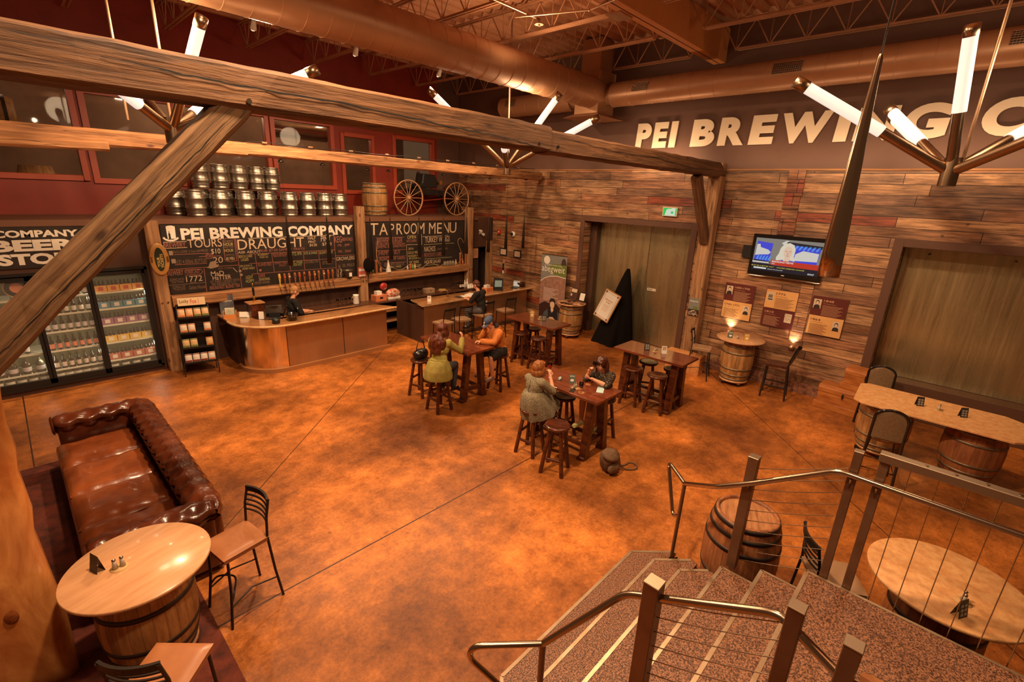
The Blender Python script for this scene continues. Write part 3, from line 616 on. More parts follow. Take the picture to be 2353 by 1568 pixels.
# live edge slab at the left
def slab():
    n=26; vs=[]
    for i in range(n+1):
        z=4.55*i/n
        e=-.235+.045*noise.noise(Vector((z*1.3,3.3,0)))+.02*noise.noise(Vector((z*4,7,0)))
        e2=e+.03+.02*noise.noise(Vector((z*2,1,5)))
        for x,y in((-1.35,4.56),(e-.06,4.56),(e2-.035,4.62),(e2-.03,4.7),(-1.35,4.72)): vs.append((x,y,z))
    fs=[(i*5+k,i*5+(k+1)%5,(i+1)*5+(k+1)%5,(i+1)*5+k) for i in range(n) for k in range(5)]
    return MB().add(vs,fs+[(0,1,2,3,4)[::-1],tuple(n*5+k for k in range(5))],True)
sl=slab().ob('live_edge_slab',mat('live_edge_pine',(.34,.10,.022),.32,col2=(.62,.27,.08),scale=2.2,stretch=(1.6,1,.55),bump=.1,coat=.3,dist=1.2,detail=5))
tag(sl,'tall live-edge pine slab with knots standing at the far left','slab')
kn=thing('x','x','x'); bpy.data.objects.remove(kn)
for x,z,r_ in((-.62,1.95,.05),(-.72,1.25,.04),(-.5,.8,.035)):
    m_=MB(); m_.lathe([(0,.006),(r_*.5,.008),(r_,.004),(r_*1.15,0)],(x,4.557,z),20,mat=rm(R(90))@Matrix.Diagonal((1,1.5,1)).to_3x3(),caps=False); m_.ob('knot',mat('knot_wood',(.12,.028,.008),.4,col2=(.28,.08,.02),scale=20),sl)
# far timber with track and its hanging cone lamps
f=thing('timber_beam','far hewn timber beam with a cable run along its top, above the bar','beam')
wob((-.9,9.85,4.53),(3.3,9.85,4.55),.2,.24,7,20).ob('beam',T_Xl,f); wob((3.25,9.85,4.56),(11.45,9.85,4.5),.2,.22,8,30).ob('beam',T_Xl,f)
m_=MB(); m_.tube([(3.3+i*.41,9.74,4.685+.012*math.sin(i*1.7)) for i in range(20)],.008,6); m_.ob('cable',DARKM,f)
for i in range(9): MB().box((3.6+i*.85,9.74,4.69),(.09,.03,.03)).ob('cable_clip',PIPE,f,bev=.004)
wob((-.9,9.78,4.38),(1.35,9.78,4.42),.12,.14,9,10).ob('nailed_plank',T_Xl,f)
def pend(x,y,z,ztop,label,group,L_=.95,r=.048,cm=None):
    t=thing('cone_pendant',label,'pendant lamp',(x,y,z),0,group)
    MB().lathe([(r*.86,.0),(r,0),(r*.97,.12),(.012,L_),(.006,L_+.02)],(0,0,0),20,caps=False).ob('cone_shade',cm or CONED,t)
    MB().cone((0,0,L_),(0,0,ztop-z-.03),.0035,n=6).ob('cord',DARKM,t)
    MB().lathe([(.001,0),(.05,0),(.05,.02),(.01,.05),(.001,.05)],(0,0,ztop-z-.05),16).ob('ceiling_cup',DARKM,t)
    MB().lathe([(.001,.03),(r*.8,.03)],(0,0,0),14,caps=False).ob('lamp_disc',mat('unlit_lamp',(.3,.2,.1),.4),t); return t
px=[3.9,4.72,5.72,6.24,7.05,7.8,8.58,9.4,10.1,10.85]
pz=[2.42,2.41,2.38,2.38,2.38,2.38,2.38,2.37,2.45,2.41]
p0=pend(px[0],9.85,pz[0],4.43,'','cone pendants over the bar')
for i in range(10):
    lb='slim dark cone pendant under the far beam, %s from the left'%ORD[i]
    if i==0: p0['label']=lb
    else: dup(p0,(px[i],9.85,pz[i]),0,lb)
pend(2.78,.48,3.67,7.5,'large slim dark cone pendant hanging close beside the television','cone pendants over the bar',cm=CONE)
# star chandeliers
def star(name,hub,tips,ztop,label,rods=((0,0),)):
    t=thing('star_chandelier',label,'chandelier',hub,0,'tube chandeliers'); hub=Vector(hub)
    MB().cone((0,0,-.16),(0,0,.16),.09,n=28).ob('hub',BRASS,t)
    for dx,dy in rods:
        MB().cone((dx,dy,.1),(dx,dy,ztop-hub.z),.018,n=10).ob('hanging_rod',PIPE,t)
    for tp in tips:
        d=Vector(tp)-hub; L_=d.length; d/=L_; s0=d*.05
        MB().cone(s0,d*L_*.42,.058,n=20).ob('arm',BRASS,t)
        MB().cone(d*L_*.42,d*L_*.90,.068,n=20).ob('light_tube',TUBE,t)
        m_=MB(); q=d.to_track_quat('Z','Y').to_matrix()
        m_.lathe([(.066,L_*.90),(.073,L_*.90),(.073,L_*.98),(.066,L_*.98),(.066,L_*.92)],(0,0,0),24,mat=q,caps=False); m_.ob('end_sleeve',BRASS,t)
    point('chandelier_lamp',tuple(hub+Vector((0,-.5,1.15))),95,col=(1,.70,.42),rad=.35); return t
star('a',(8,.4,4.45),[(7.62,.56,5.97),(7.28,2.14,5.52),(8.88,1.3,5.35),(7.0,-1.05,5.2),(9.2,-.6,5.4),(9.3,1.3,5.3)],7.55,'tube chandelier in front of the raised sign letters',((.05,-.08),))
star('b',(8.36,8.2,4.56),[(6.74,9.07,6.05),(8.85,7.13,6.12),(9.39,6.42,5.66),(9.6,9.5,5.5),(6.9,7.0,5.3)],7.55,'tube chandelier hanging in the middle, beyond the near beam')
star('c',(1.85,8.2,4.62),[(2.17,7.38,5.92),(3.53,7.19,5.57),(.95,7.5,5.2),(2.6,8.6,5.25),(1.6,9.6,5.6)],7.55,'tube chandelier at the left, half hidden by the near beam',((0,0),(-.42,.3)))
# ================================================================== barrels
def barrel(parent,z0=0,h=.9,rm_=.345,re=.285,mats=(OAK,HEADW,HOOP)):
    m_=MB(); prof=[]
    for i in range(17):
        t=i/16; r=re+(rm_-re)*(1-(2*t-1)**2); prof.append((r,z0+h*t))
    prof.append((re-.025,z0+h)); prof.append((re-.03,z0+h-.03)); m_.lathe([(0.01,z0)]+prof,n=48,caps=False); m_.ob('staves',mats[0],parent)
    MB().lathe([(.001,z0+h-.03),(re-.02,z0+h-.03)],n=40,caps=False).ob('barrel_head',mats[1],parent)
    for t in (.03,.14,.30,.70,.86,.97):
        m_=MB(); pr=[]
        for k in (-.022,.022):
            tt=t+k/h*(.9); r=re+(rm_-re)*(1-(2*tt-1)**2)+.006; pr.append((r,z0+h*tt))
        m_.lathe([(pr[0][0]-.01,pr[0][1])]+pr+[(pr[1][0]-.01,pr[1][1])],n=48,caps=False); m_.ob('hoop',mats[2],parent)
def dolly(parent,r=.27):
    m_=MB(); m_.lathe([(.001,.09),(r,.09),(r+.03,.1),(r+.03,.13),(r,.14),(.001,.14)],n=32); m_.ob('dolly_board',PALEW,parent)
    for a in(20,110,200,290):
        x,y=(r-.03)*math.cos(R(a)),(r-.03)*math.sin(R(a))
        k=MB().b(x-.022,x+.022,y-.03,y+.03,.05,.095).ob('caster',STEEL,parent,bev=.004)
        MB().cone((x-.014,y+.0,.036),(x+.014,y,.036),.036,n=18).ob('wheel',BLACK,k)
def barrel_table(loc,label,rtop,ztop,topm,mats=(OAK,HEADW,HOOP),wheels=True,rz=0,h=.88):
    t=thing('barrel_table',label,'table',loc,rz)
    zb=.14 if wheels else 0
    if wheels: dolly(t)
    barrel(t,zb,ztop-.03-zb,mats=mats)
    MB().lathe([(.001,ztop-.03),(rtop-.006,ztop-.03),(rtop,ztop-.024),(rtop,ztop-.006),(rtop-.006,ztop),(.001,ztop)],n=64).ob('tabletop',topm,t); return t
barrel_table((.26,4.30,0),'oak barrel table with round pale top beside the sofa end',.50,1.0,PALEW,mats=(OAK,HEADW,DHOOP),rz=.3)
barrel_table((11.05,8.02,0),'oak barrel table covered in brochures by the double doors',.42,1.03,PALEW)
barrel_table((11.05,3.28,0),'oak barrel table below the history panels',.50,1.09,PALEW,rz=.5)
barrel_table((5.0,-.52,0),'reddish barrel table with a big round mottled top beside the stairs',.56,.98,ROUGHP,mats=(OAKR,HEADW,DHOOP),wheels=False)
t=thing('oak_barrel','reddish oak barrel standing alone behind the stair railing','barrel',(4.78,1.03,0),.4); barrel(t,0,.95,.37,.30,(OAKR,HEADW,DHOOP))
t=thing('oak_barrel','small pale oak barrel on the ledge beside the wagon wheels','barrel',(7.75,13.0,3.2),.4); barrel(t,0,.92,.36,.31)
# long table on two barrels
t=thing('long_barrel_table','long mottled plank table with clipped corners on two barrels by the big door','table',(0,0,0))
MB().prism([(9.03,.68),(9.15,.82),(10.05,.86),(10.17,.75),(10.15,-1.0),(10.0,-1.2),(9.15,-1.2),(9.03,-1.05)],.985,1.02).ob('tabletop',ROUGHP,t,bev=.006)
for y in(.38,-.72):
    b_=MB(); 
    h0=bpy.data.objects.new('barrel_base',None); C.objects.link(h0); h0.parent=t; h0.location=(9.62,y,0)
    k=h0; dz=.14
    m_=MB(); m_.lathe([(.001,.09),(.29,.09),(.3,.13),(.001,.14)],n=30); m_.ob('dolly_board',PALEW,k)
    barrel(k,.14,.845,.37,.30,(OAKR if y<0 else OAK,HEADW,HOOP))
    for a in(20,110,200,290): MB().cone((.26*math.cos(R(a))-.015,.26*math.sin(R(a)),.045),(.26*math.cos(R(a))+.015,.26*math.sin(R(a)),.045),.045,n=18).ob('caster',BLACK,k)
# ================================================================== tall tables and stools
def tall_table():
    t=thing('pub_table','','table')
    m_=MB()
    for i,x in enumerate((-.235,0,.235)): m_.b(x-.1175,x+.1175,-.74,.74,1.03,1.075)
    m_.ob('tabletop',REDW,t,bev=.004)
    for s in(-1,1):
        y=s*.52
        for sx in(-1,1):
            m_=MB(); m_.bar((sx*.15,y,1.03),(sx*.25,y,.05),.115,.12,(0,1,0)); m_.prism([(-.06,-.06),(.06,-.06),(.09,.07),(-.09,.07)],0,.06,Matrix.Translation((sx*.27,y,0)))
            m_.ob('trestle_leg',DARKW,t,bev=.006)
            for z in(.9,.55,.2): MB().cone((sx*(.14+.11*(1.03-z)/.97),y-s*0-.055,z),(sx*(.14+.11*(1.03-z)/.97),y-.045,z),.011,n=10).ob('bolt_head',STEEL,t)
        MB().b(-.23,.23,y-.035,y+.035,.2,.28).ob('cross_rail',DARKW,t,bev=.004)
    for sx in(-1,1): MB().b(sx*.2-.02,sx*.2+.02,-.48,.48,.16,.23).ob('foot_rail',DARKW,t,bev=.004)
    return t
TT=tall_table(); TT.location=(5.95,7.1,0); TT['label']='dark pub table between the green-jacket woman and the orange-hoodie man'; TT['group']='trestle pub tables'
dup(TT,(8.6,7.2,0),0,'dark pub table in front of the tall banner'); dup(TT,(5.97,4.2,0),0,'dark pub table where two women in dresses sit drinking')
dup(TT,(8.58,4.08,0),0,'empty dark pub table in front of the hooded easel')
def stool():
    t=thing('bar_stool','','stool')
    m_=MB(); n=36; pr=[(.001,.718),(.175,.718),(.19,.73),(.193,.752),(.184,.768),(.15,.767),(.07,.755),(.001,.75)]; m_.lathe(pr,n=n,caps=False); m_.ob('seat',DARKW,t)
    L4=[]
    for a in(45,135,225,315):
        ca,sa=math.cos(R(a)),math.sin(R(a)); m_=MB(); m_.cone((ca*.12,sa*.12,.72),(ca*.235,sa*.235,0),.028,.032,n=14); m_.ob('leg',DARKW,t)
    for i,(a,z) in enumerate(((0,.24),(90,.38),(180,.24),(270,.38))):
        k=lambda z:(.115+.12*(.73-z)/.73)
        r=k(z); p=[(r*math.cos(R(a+q)),r*math.sin(R(a+q)),z) for q in(-45,45)]; MB().bar(p[0],p[1],.03,.042).ob('stretcher',DARKW,t,bev=.005)
    return t
ST=stool(); ST.location=(5.13,6.62,0); ST['group']='round wooden bar stools'; ST['label']='bar stool under the woman in the green jacket'
for x,y,rz,lb in((5.28,7.42,.3,'bar stool holding a dark bag, behind the green-jacket woman'),(6.72,6.62,.2,'bar stool under the man in the orange hoodie'),
    (8.28,7.42,.1,'leftmost stool at the pub table before the banner'),(8.8,7.5,.4,'rear stool at the pub table before the banner'),
    (8.28,6.88,.2,'front stool at the pub table before the banner'),(8.86,6.9,.7,'rightmost stool at the pub table before the banner'),
    (5.26,4.42,.15,'bar stool under the girl in the grey dress'),(5.13,3.80,.35,'empty glossy bar stool nearest the camera, beside the seated girl'),
    (6.05,4.38,.2,'bar stool tucked under the table between the two women'),(6.5,3.88,.1,'bar stool under the woman with the long fringe'),
    (8.22,4.32,.2,'leftmost stool at the empty pub table'),(8.80,4.3,.5,'rear stool at the empty pub table'),
    (8.22,3.80,.35,'front stool at the empty pub table'),(8.78,3.74,.1,'rightmost stool at the empty pub table')):
    dup(ST,(x,y,0),rz,lb)
# ================================================================== chairs
def ladder_chair(name,label,loc,rz,seatm=VINYL,group=None,sh=.75,frame=DARKM,slats=4):
    """cafe bar chair, metal frame, padded seat, curved ladder back; faces +x"""
    t=thing(name,label,'chair',loc,rz,group); w=.2
    m_=MB(); 
    def top(u,v):
        x=-.21+.42*u;y=-.205+.41*v; e=max(abs(2*u-1),abs(2*v-1)); return Vector((x,y,sh+.012-.03*max(0,e-.75)**1.5*4))
    m_.grid(top,14,14); m_.b(-.205,.205,-.2,.2,sh-.045,sh-.008); m_.ob('seat_pad',seatm,t)
    for s in(-1,1):
        MB().tube([(.17,s*.18,sh-.04),(.185,s*.19,sh*.5),(.235,s*.215,0)],.0125,8).ob('front_leg',frame,t)
        MB().tube([(-.27,s*.215,0),(-.235,s*.19,sh*.45),(-.2,s*.19,sh),(-.215,s*.19,sh+.2),(-.255,s*.185,sh+.38)],.0125,8).ob('back_leg',frame,t)
    def slat(z,h_,th=.012):
        q=MB(); x0=-.2-(.05*((z-sh)/.38)**2)
        for i in range(8):
            a=-1+i/4;b2=-1+(i+1)/4; q.bar((x0-.045*(1-a*a),a*.19,z),(x0-.045*(1-b2*b2),b2*.19,z),th,h_)
        return q
    for i in range(slats): slat(sh+.14+i*.052,.014).ob('back_slat',frame,t)
    slat(sh+.36,.055,.02).ob('top_rail',frame,t)
    MB().tube(cat([(.2,-.2,.26),(.14,-.15,.34),(.06,0,.36),(.14,.15,.34),(.2,.2,.26)]),.009,8).ob('footrest',frame,t)
    for s in(-1,1): MB().tube([(.21,s*.2,.22),(0,s*.19,.3),(-.245,s*.2,.24)],.008,8).ob('side_rung',frame,t)
    return t
ladder_chair('bar_chair','ladder-back bar chair with orange-brown seat right of the near barrel table',(.98,4.4,0),R(190))
ladder_chair('bar_chair','ladder-back bar chair cut by the bottom edge, in front of the near barrel',(.21,3.34,0),R(45))
ladder_chair('bar_chair','ladder-back bar chair behind the stair railing beside the round mottled table',(4.72,.22,0),R(-60),VINYLB)
cc=ladder_chair('bar_chair','counter chair behind the green-jacket woman, leftmost at the side counter',(7.45,9.42,0),R(95),VINYLB,'chairs at the side counter')
dup(cc,(8.05,9.4,0),R(80),'counter chair just left of the man in black'); dup(cc,(8.85,9.42,0),R(95),'counter chair under the man in black'); dup(cc,(9.72,9.4,0),R(88),'rightmost chair at the side counter')
ladder_chair('bar_chair','black metal bar chair with beige seat beside the timber post',(10.78,4.0,0),R(-75),VINYLB,slats=1,frame=BLACK)
def wood_chair(loc,rz):
    t=thing('wooden_bar_chair','black wooden bar chair with solid back below the history panels','chair',loc,rz); sh=.74
    m_=MB(); m_.grid(lambda u,v: Vector((-.2+.4*u,-.21+.42*v,sh+.012-.02*math.sin(math.pi*u)*math.sin(math.pi*v))),10,10); m_.b(-.2,.2,-.21,.21,sh-.03,sh+.005); m_.ob('seat',DARKW,t)
    for s in(-1,1):
        MB().bar((.18,s*.19,sh-.03),(.2,s*.2,0),.036,.036,(0,1,0)).ob('front_leg',GLOSSB,t,bev=.004)
        m_=MB(); m_.bar((-.27,s*.2,0),(-.2,s*.19,sh),.036,.036,(0,1,0)); m_.bar((-.2,s*.19,sh),(-.33,s*.19,sh+.42),.036,.036,(0,1,0)); m_.ob('back_leg',GLOSSB,t,bev=.004)
        MB().bar((.19,s*.195,.28),(-.25,s*.195,.28),.02,.03).ob('side_rung',GLOSSB,t)
    m_=MB()
    def bk(u,v):
        z=sh+.1+.33*v; x=-.23-.1*v-.03*math.sin(math.pi*u); return Vector((x,-.19+.38*u,z))
    m_.grid(bk,8,4); m_.grid(lambda u,v: bk(u,v)+Vector((-.022,0,0)),8,4); m_.ob('back_panel',GLOSSB,t)
    MB().bar((.19,-.195,.2),(.19,.195,.2),.02,.035).ob('foot_rail',GLOSSB,t); MB().bar((-.24,-.195,.3),(-.24,.195,.3),.02,.03).ob('rear_rail',GLOSSB,t)
wood_chair((10.95,2.42,0),R(100))
def round_back(loc,rz,label):
    t=thing('round_back_stool',label,'chair',loc,rz,'round-backed padded bar chairs'); sh=.74
    m_=MB(); m_.lathe([(.001,sh-.03),(.2,sh-.03),(.21,sh),(.19,sh+.03),(.001,sh+.035)],n=32); m_.ob('seat_pad',VINYLB,t)
    def arc(u): 
        a=math.pi*u; return Vector((-.2-.02,.2*math.cos(a),sh+.34+.14*math.sin(a)))
    pts=[(-.27,.22,0),(-.2,.21,sh*.6),(-.2,.2,sh+.1)]+[arc(i/12) for i in range(13)]+[(-.2,-.2,sh+.1),(-.2,-.21,sh*.6),(-.27,-.22,0)]
    MB().tube(pts,.02,10).ob('back_frame',GLOSSB,t)
    m_=MB(); 
    def pad(sx):
        return lambda u,v: Vector((-.215+sx*(.018*math.sin(math.pi*min(max(u,.02),.98))**.5), (.5-u)*2*.183*(1 if v<.6 else math.sqrt(max(0,1-((v-.6)/.4)**2))), sh+.02+.45*v))
    m_.grid(pad(1),12,12); m_.grid(pad(-1),12,12); m_.ob('back_pad',mat('beige_back_pad',(.15,.09,.042),.6,col2=(.20,.12,.06),scale=30),t)
    for s in(-1,1): MB().tube([(.14,s*.14,sh-.02),(.21,s*.19,0)],.014,8).ob('front_leg',GLOSSB,t)
    m_=MB(); q=[(.19,.17,.25),(.19,-.17,.25),(-.235,-.2,.25),(-.235,.2,.25)]; m_.tube(q+[q[0]],.009,8); m_.ob('foot_ring',GLOSSB,t)
    return t
round_back((8.62,.28,0),R(8),'round-backed padded chair on the camera side of the long table')
round_back((10.55,.62,0),R(188),'round-backed padded chair behind the long table')
# ================================================================== sofa, rug
def sofa():
    t=thing('chesterfield_sofa','brown tufted leather chesterfield sofa at the left','sofa',(0,0,0))
    X0,X1,Y0,Y1=-.02,1.06,4.95,8.62
    MB().b(X0+.03,X1-.06,Y0+.06,Y1-.06,.06,.36).ob('base',LEATHER,t,bev=.03,seg=3)
    def roll(cx,y0,y1,nm,axis='y',tuft=True):
        m_=MB(); n=int((y1-y0)/.035)
        def f(u,v):
            s_=y0+(y1-y0)*u; a=2*math.pi*v; r=.165
            tf=0
            if tuft:
                k=.23; q=(s_/k); row=(a/(math.pi/3.2)); 
                ph=q+ (.5 if int(round(row))%2 else 0)
                dd=((ph-round(ph))*k)**2*90+((row-round(row))**2)*2.2
                tf=.045*math.exp(-dd*2.2)
            e=min(u,1-u); r*=min(1,.55+e*9) if e<.05 else 1
            r-=tf; x=cx-r*math.cos(a)*1.05; z=.72+r*math.sin(a)*.85
            return Vector((x,s_,z)) if axis=='y' else Vector((s_,x,z))
        m_.grid(f,n,28); return m_.ob(nm,LEATHER,t)
    MB().b(.84,1.04,Y0+.08,Y1-.08,.3,.72).ob('back_panel',LEATHER,t,bev=.04,seg=3)
    roll(.93,Y0+.02,Y1-.02,'back_roll')
    for y,nm in((Y0+.15,'arm'),(Y1-.15,'arm')):
        k=MB().b(X0+.02,X1-.1,y-.12,y+.12,.08,.7).ob('arm',LEATHER,t,bev=.04,seg=3)
        r_=roll(y,X0-.02,X1-.05,'arm_roll','x'); r_.parent=k
        MB().lathe([(.001,.012),(.09,.012),(.125,.0),(.13,-.02)],(X0-.02,y,.715),28,mat=rm(0,R(-90)),caps=False).ob('arm_face',LEATHER,k)
    # inner tufted back
    m_=MB()
    def inner(u,v):
        yy=Y0+.3+(Y1-Y0-.6)*u; z=.45+.3*v; k=.23; ph=yy/k+(.5 if int(round(v*2))%2 else 0)
        dd=((ph-round(ph))*k)**2*150+((v*2-round(v*2))**2)*4
        return Vector((.80+.05*math.exp(-dd*2)-.02*v,yy,z))
    m_.grid(inner,110,16); m_.ob('tufted_inner_back',LEATHER,t)
    n=4; L_=(Y1-Y0-.54)/n
    for i in range(n):
        y0=Y0+.27+i*L_; m_=MB()
        def cu(u,v,y0=y0,i=i):
            x=X0-.02+.84*u; yy=y0+.006+(L_-.012)*v; e=min(u,1-u,v,1-v)
            z=.455+.055*min(1,e*7)**.5+.02*noise.noise(Vector((x*3,yy*3,i)))+.012*noise.noise(Vector((x*9,yy*5,i+4)))-.05*max(0,.06-e)*10*.2
            return Vector((x,yy,z))
        m_.grid(cu,30,26)
        m_.grid(lambda u,v,y0=y0: Vector((X0-.02-.02*math.sin(math.pi*v),y0+.006+(L_-.012)*u,.30+.155*v)),12,6)
        m_.b(X0+.0,X0+.8,y0+.008,y0+L_-.008,.31,.45); m_.ob('seat_cushion',LEATHC,t)
    for x,y in((.06,Y0+.12),(.06,Y1-.12),(.95,Y0+.12),(.95,Y1-.12)): MB().lathe([(.03,.012),(.045,.05),(.03,.07)],(x,y,0),16).ob('foot',DARKW,t)
sofa()
rg=MB().b(-1.0,.7,3.35,8.87,.001,.012).ob('rug',mat('dark_patterned_rug',(.045,.008,.004),.9,col2=(.13,.022,.008),scale=5,bump=.4,bscale=60)); tag(rg,'dark red-brown patterned rug under the sofa','rug')
B1=[
('T', 'p', 'BREWERY', 2.247, 2.619, 0.393, 0.097),
('T', 'w', 'TOURS', 2.673, 2.595, 0.657, 0.18),
('L', 'w', [(2.254, 2.732), (2.668, 2.736)]),
('L', 'w', [(2.255, 2.605), (2.665, 2.607)]),
('T', 'd', 'INCLUDES 2-5oz SAMPLES', 2.395, 2.5, 0.646, 0.051),
('L', 'p', [(2.406, 2.472), (3.042, 2.462)]),
('T', 'd', 'ADD 4-500mL BOTTLES', 2.396, 2.266, 0.589, 0.087),
('L', 'p', [(2.394, 2.255), (2.987, 2.246)]),
('T', 'w', '$10', 3.097, 2.428, 0.183, 0.127),
('T', 'w', '20', 3.111, 2.237, 0.195, 0.134),
('T', 'p', 'OR', 3.004, 2.373, 0.094, 0.054),
('L', 'p', [(2.981, 2.399), (3.008, 2.446), (3.094, 2.446), (3.12, 2.396), (3.087, 2.349), (3.001, 2.349), (2.981, 2.399)]),
('L', 'p', [(2.853, 2.397), (2.981, 2.399)]),
('L', 'p', [(3.12, 2.394), (3.285, 2.392)]),
('T', 'd', 'EVERY', 3.377, 2.676, 0.188, 0.055),
('T', 'y', 'HOUR', 3.367, 2.603, 0.19, 0.067),
('T', 'd', 'ON THE', 3.373, 2.56, 0.177, 0.034),
('T', 'y', 'HOUR', 3.362, 2.468, 0.184, 0.065),
('T', 'd', 'APPROX', 3.372, 2.374, 0.184, 0.047),
('T', 'w', '40 MIN', 3.371, 2.274, 0.175, 0.081),
('L', 'p', [(3.364, 2.75), (3.467, 2.774), (3.601, 2.753), (3.591, 2.486), (3.588, 2.265), (3.47, 2.242), (3.354, 2.275), (3.354, 2.499), (3.364, 2.75)]),
('L', 'p', [(2.209, 2.164), (3.622, 2.161)]),
('L', 'p', [(2.914, 2.142), (2.9, 1.628)]),
('L', 'p', [(3.624, 2.758), (3.622, 2.161), (3.622, 1.61)]),
('T', 'p', 'BREWERY', 2.205, 2.036, 0.313, 0.11),
('T', 'p', 'FORECAST', 2.546, 2.046, 0.283, 0.077),
('L', 'p', [(2.553, 2.135), (2.849, 2.129), (2.883, 2.071), (2.834, 2.02), (2.542, 2.022)]),
('T', 'd', 'GOING INTO', 2.252, 1.919, 0.261, 0.053),
('T', 'd', 'THE TANKS', 2.279, 1.869, 0.221, 0.041),
('T', 'w', '1772', 2.547, 1.871, 0.304, 0.125),
('T', 'd', 'IPA', 2.619, 1.833, 0.116, 0.036),
('L', 'd', [(2.224, 1.833), (2.905, 1.828)]),
('T', 'd', 'COMING OFF', 2.281, 1.749, 0.234, 0.059),
('T', 'd', 'THE LINE', 2.301, 1.71, 0.207, 0.036),
('T', 'd', 'Gahan House', 2.575, 1.703, 0.314, 0.084),
('T', 'd', 'ON CASK', 3.185, 2.089, 0.289, 0.043),
('L', 'w', [(3.488, 2.108), (3.568, 1.999)]),
('T', 'w', 'MaD', 3.03, 1.953, 0.26, 0.104),
('T', 'w', 'HaTTER', 3.051, 1.863, 0.374, 0.093),
('T', 'd', 'VIC PARK CASKED WITH', 2.987, 1.794, 0.605, 0.062),
('T', 'd', 'PEI PRESERVE CO.', 3.023, 1.734, 0.498, 0.056),
('T', 'p', 'BREAKFAST BLEND TEA', 2.969, 1.652, 0.619, 0.08),
('T','w','DRAUGHT', 3.645, 2.50, 1.52, 0.235),
('T', 'w', 'ASK ABOUT', 3.635, 2.414, 0.492, 0.059),
('T', 'y', 'BEACH CHAIR', 3.641, 2.319, 0.287, 0.063),
('T', 'y', 'LAGER', 3.679, 2.24, 0.163, 0.07),
('T', 'y', 'SIR JOHN A', 3.638, 2.096, 0.264, 0.057),
('T', 'y', 'HONEY WHEAT', 3.685, 2.04, 0.271, 0.052),
('T', 'y', 'LIGHT', 3.737, 1.821, 0.154, 0.078),
('T', 'g', 'HOPPY', 3.726, 1.73, 0.179, 0.078),
('L', 'w', [(3.884, 2.751), (4.789, 2.755), (5.97, 2.76)]),
('T', 'w', 'HALF', 5.274, 2.67, 0.195, 0.075),
('T', 'w', 'PINT', 5.28, 2.58, 0.188, 0.062),
('T', 'w', '$4.50', 5.3, 2.489, 0.19, 0.076),
('T', 'w', 'PINT', 5.607, 2.608, 0.265, 0.139),
('T', 'w', '$7.00', 5.634, 2.494, 0.25, 0.084),
('T', 'p', 'OUR $7.50 SAMPLE TRAYS!', 4.089, 2.419, 1.083, 0.065),
('L', 'p', [(3.855, 2.392), (5.171, 2.385), (5.957, 2.384)]),
('L', 'p', [(3.842, 2.176), (4.812, 2.166), (5.956, 2.152)]),
('L', 'p', [(3.862, 1.927), (4.775, 1.921), (5.953, 1.909)]),
('L', 'p', [(3.994, 2.399), (4.004, 1.934)]),
('L', 'p', [(4.368, 2.397), (4.383, 1.921)]),
('L', 'p', [(4.74, 2.395), (4.776, 1.928)]),
('L', 'p', [(5.13, 2.394), (5.13, 1.926)]),
('L', 'p', [(5.515, 2.387), (5.543, 1.913)]),
('L', 'p', [(5.962, 2.757), (5.971, 1.617)]),
('T', 'y', 'BLUEBERRY', 4.055, 2.343, 0.239, 0.046),
('T', 'y', 'WHEAT ALE', 4.086, 2.283, 0.189, 0.045),
('T', 'p', 'IRON BRIDGE', 4.393, 2.322, 0.328, 0.066),
('T', 'p', 'BROWN ALE', 4.408, 2.288, 0.282, 0.033),
('T', 'g', '1772 IPA', 4.811, 2.296, 0.277, 0.088),
('T', 'g', 'RYE & SHINE', 5.15, 2.303, 0.33, 0.062),
('T', 'y', 'GLOW STOUT', 5.537, 2.293, 0.369, 0.071),
('T', 'p', 'ISLAND RED', 4.028, 2.097, 0.31, 0.065),
('T', 'p', 'SYDNEY STREET', 4.409, 2.114, 0.304, 0.053),
('T', 'p', 'STOUT', 4.514, 2.052, 0.154, 0.047),
('T', 'g', 'VIC PARK', 4.819, 2.09, 0.271, 0.075),
('T', 'g', 'PALE ALE', 4.821, 2.042, 0.235, 0.048),
('T', 'd', 'DOUBLE IPA', 5.158, 2.079, 0.34, 0.076),
('T', 'd', 'SETTING DAY', 5.596, 2.017, 0.29, 0.086),
('T', 'p', 'DARK', 4.011, 1.834, 0.16, 0.079),
('T', 'y', 'SEASONAL', 4.015, 1.753, 0.254, 0.066),
('T', 'd', 'WINTER WARMER', 3.906, 1.671, 0.34, 0.066),
('T', 'p', 'KEG', 5.971, 2.564, 0.206, 0.164),
('T', 'p', 'RENTALS', 6.19, 2.598, 0.289, 0.087),
('T', 'p', '19L . $99', 6.055, 2.452, 0.325, 0.072),
('T', 'p', '50L . $260', 6.051, 2.292, 0.367, 0.072),
('T', 'w', 'GROWLERS', 5.982, 2.091, 0.529, 0.095),
('L', 'p', [(5.976, 2.223), (6.534, 2.211)]),
('T', 'd', '5', 6.022, 1.881, 0.073, 0.089),
('T', 'd', '2L FILLS', 6.143, 1.916, 0.357, 0.074),
('T', 'w', '13', 6.005, 1.763, 0.114, 0.104),
('T', 'd', 'FILL (POP)', 6.134, 1.797, 0.259, 0.045),
('T', 'w', '15', 5.997, 1.644, 0.121, 0.105),
('T', 'd', 'SPECIAL', 6.135, 1.692, 0.186, 0.037)]
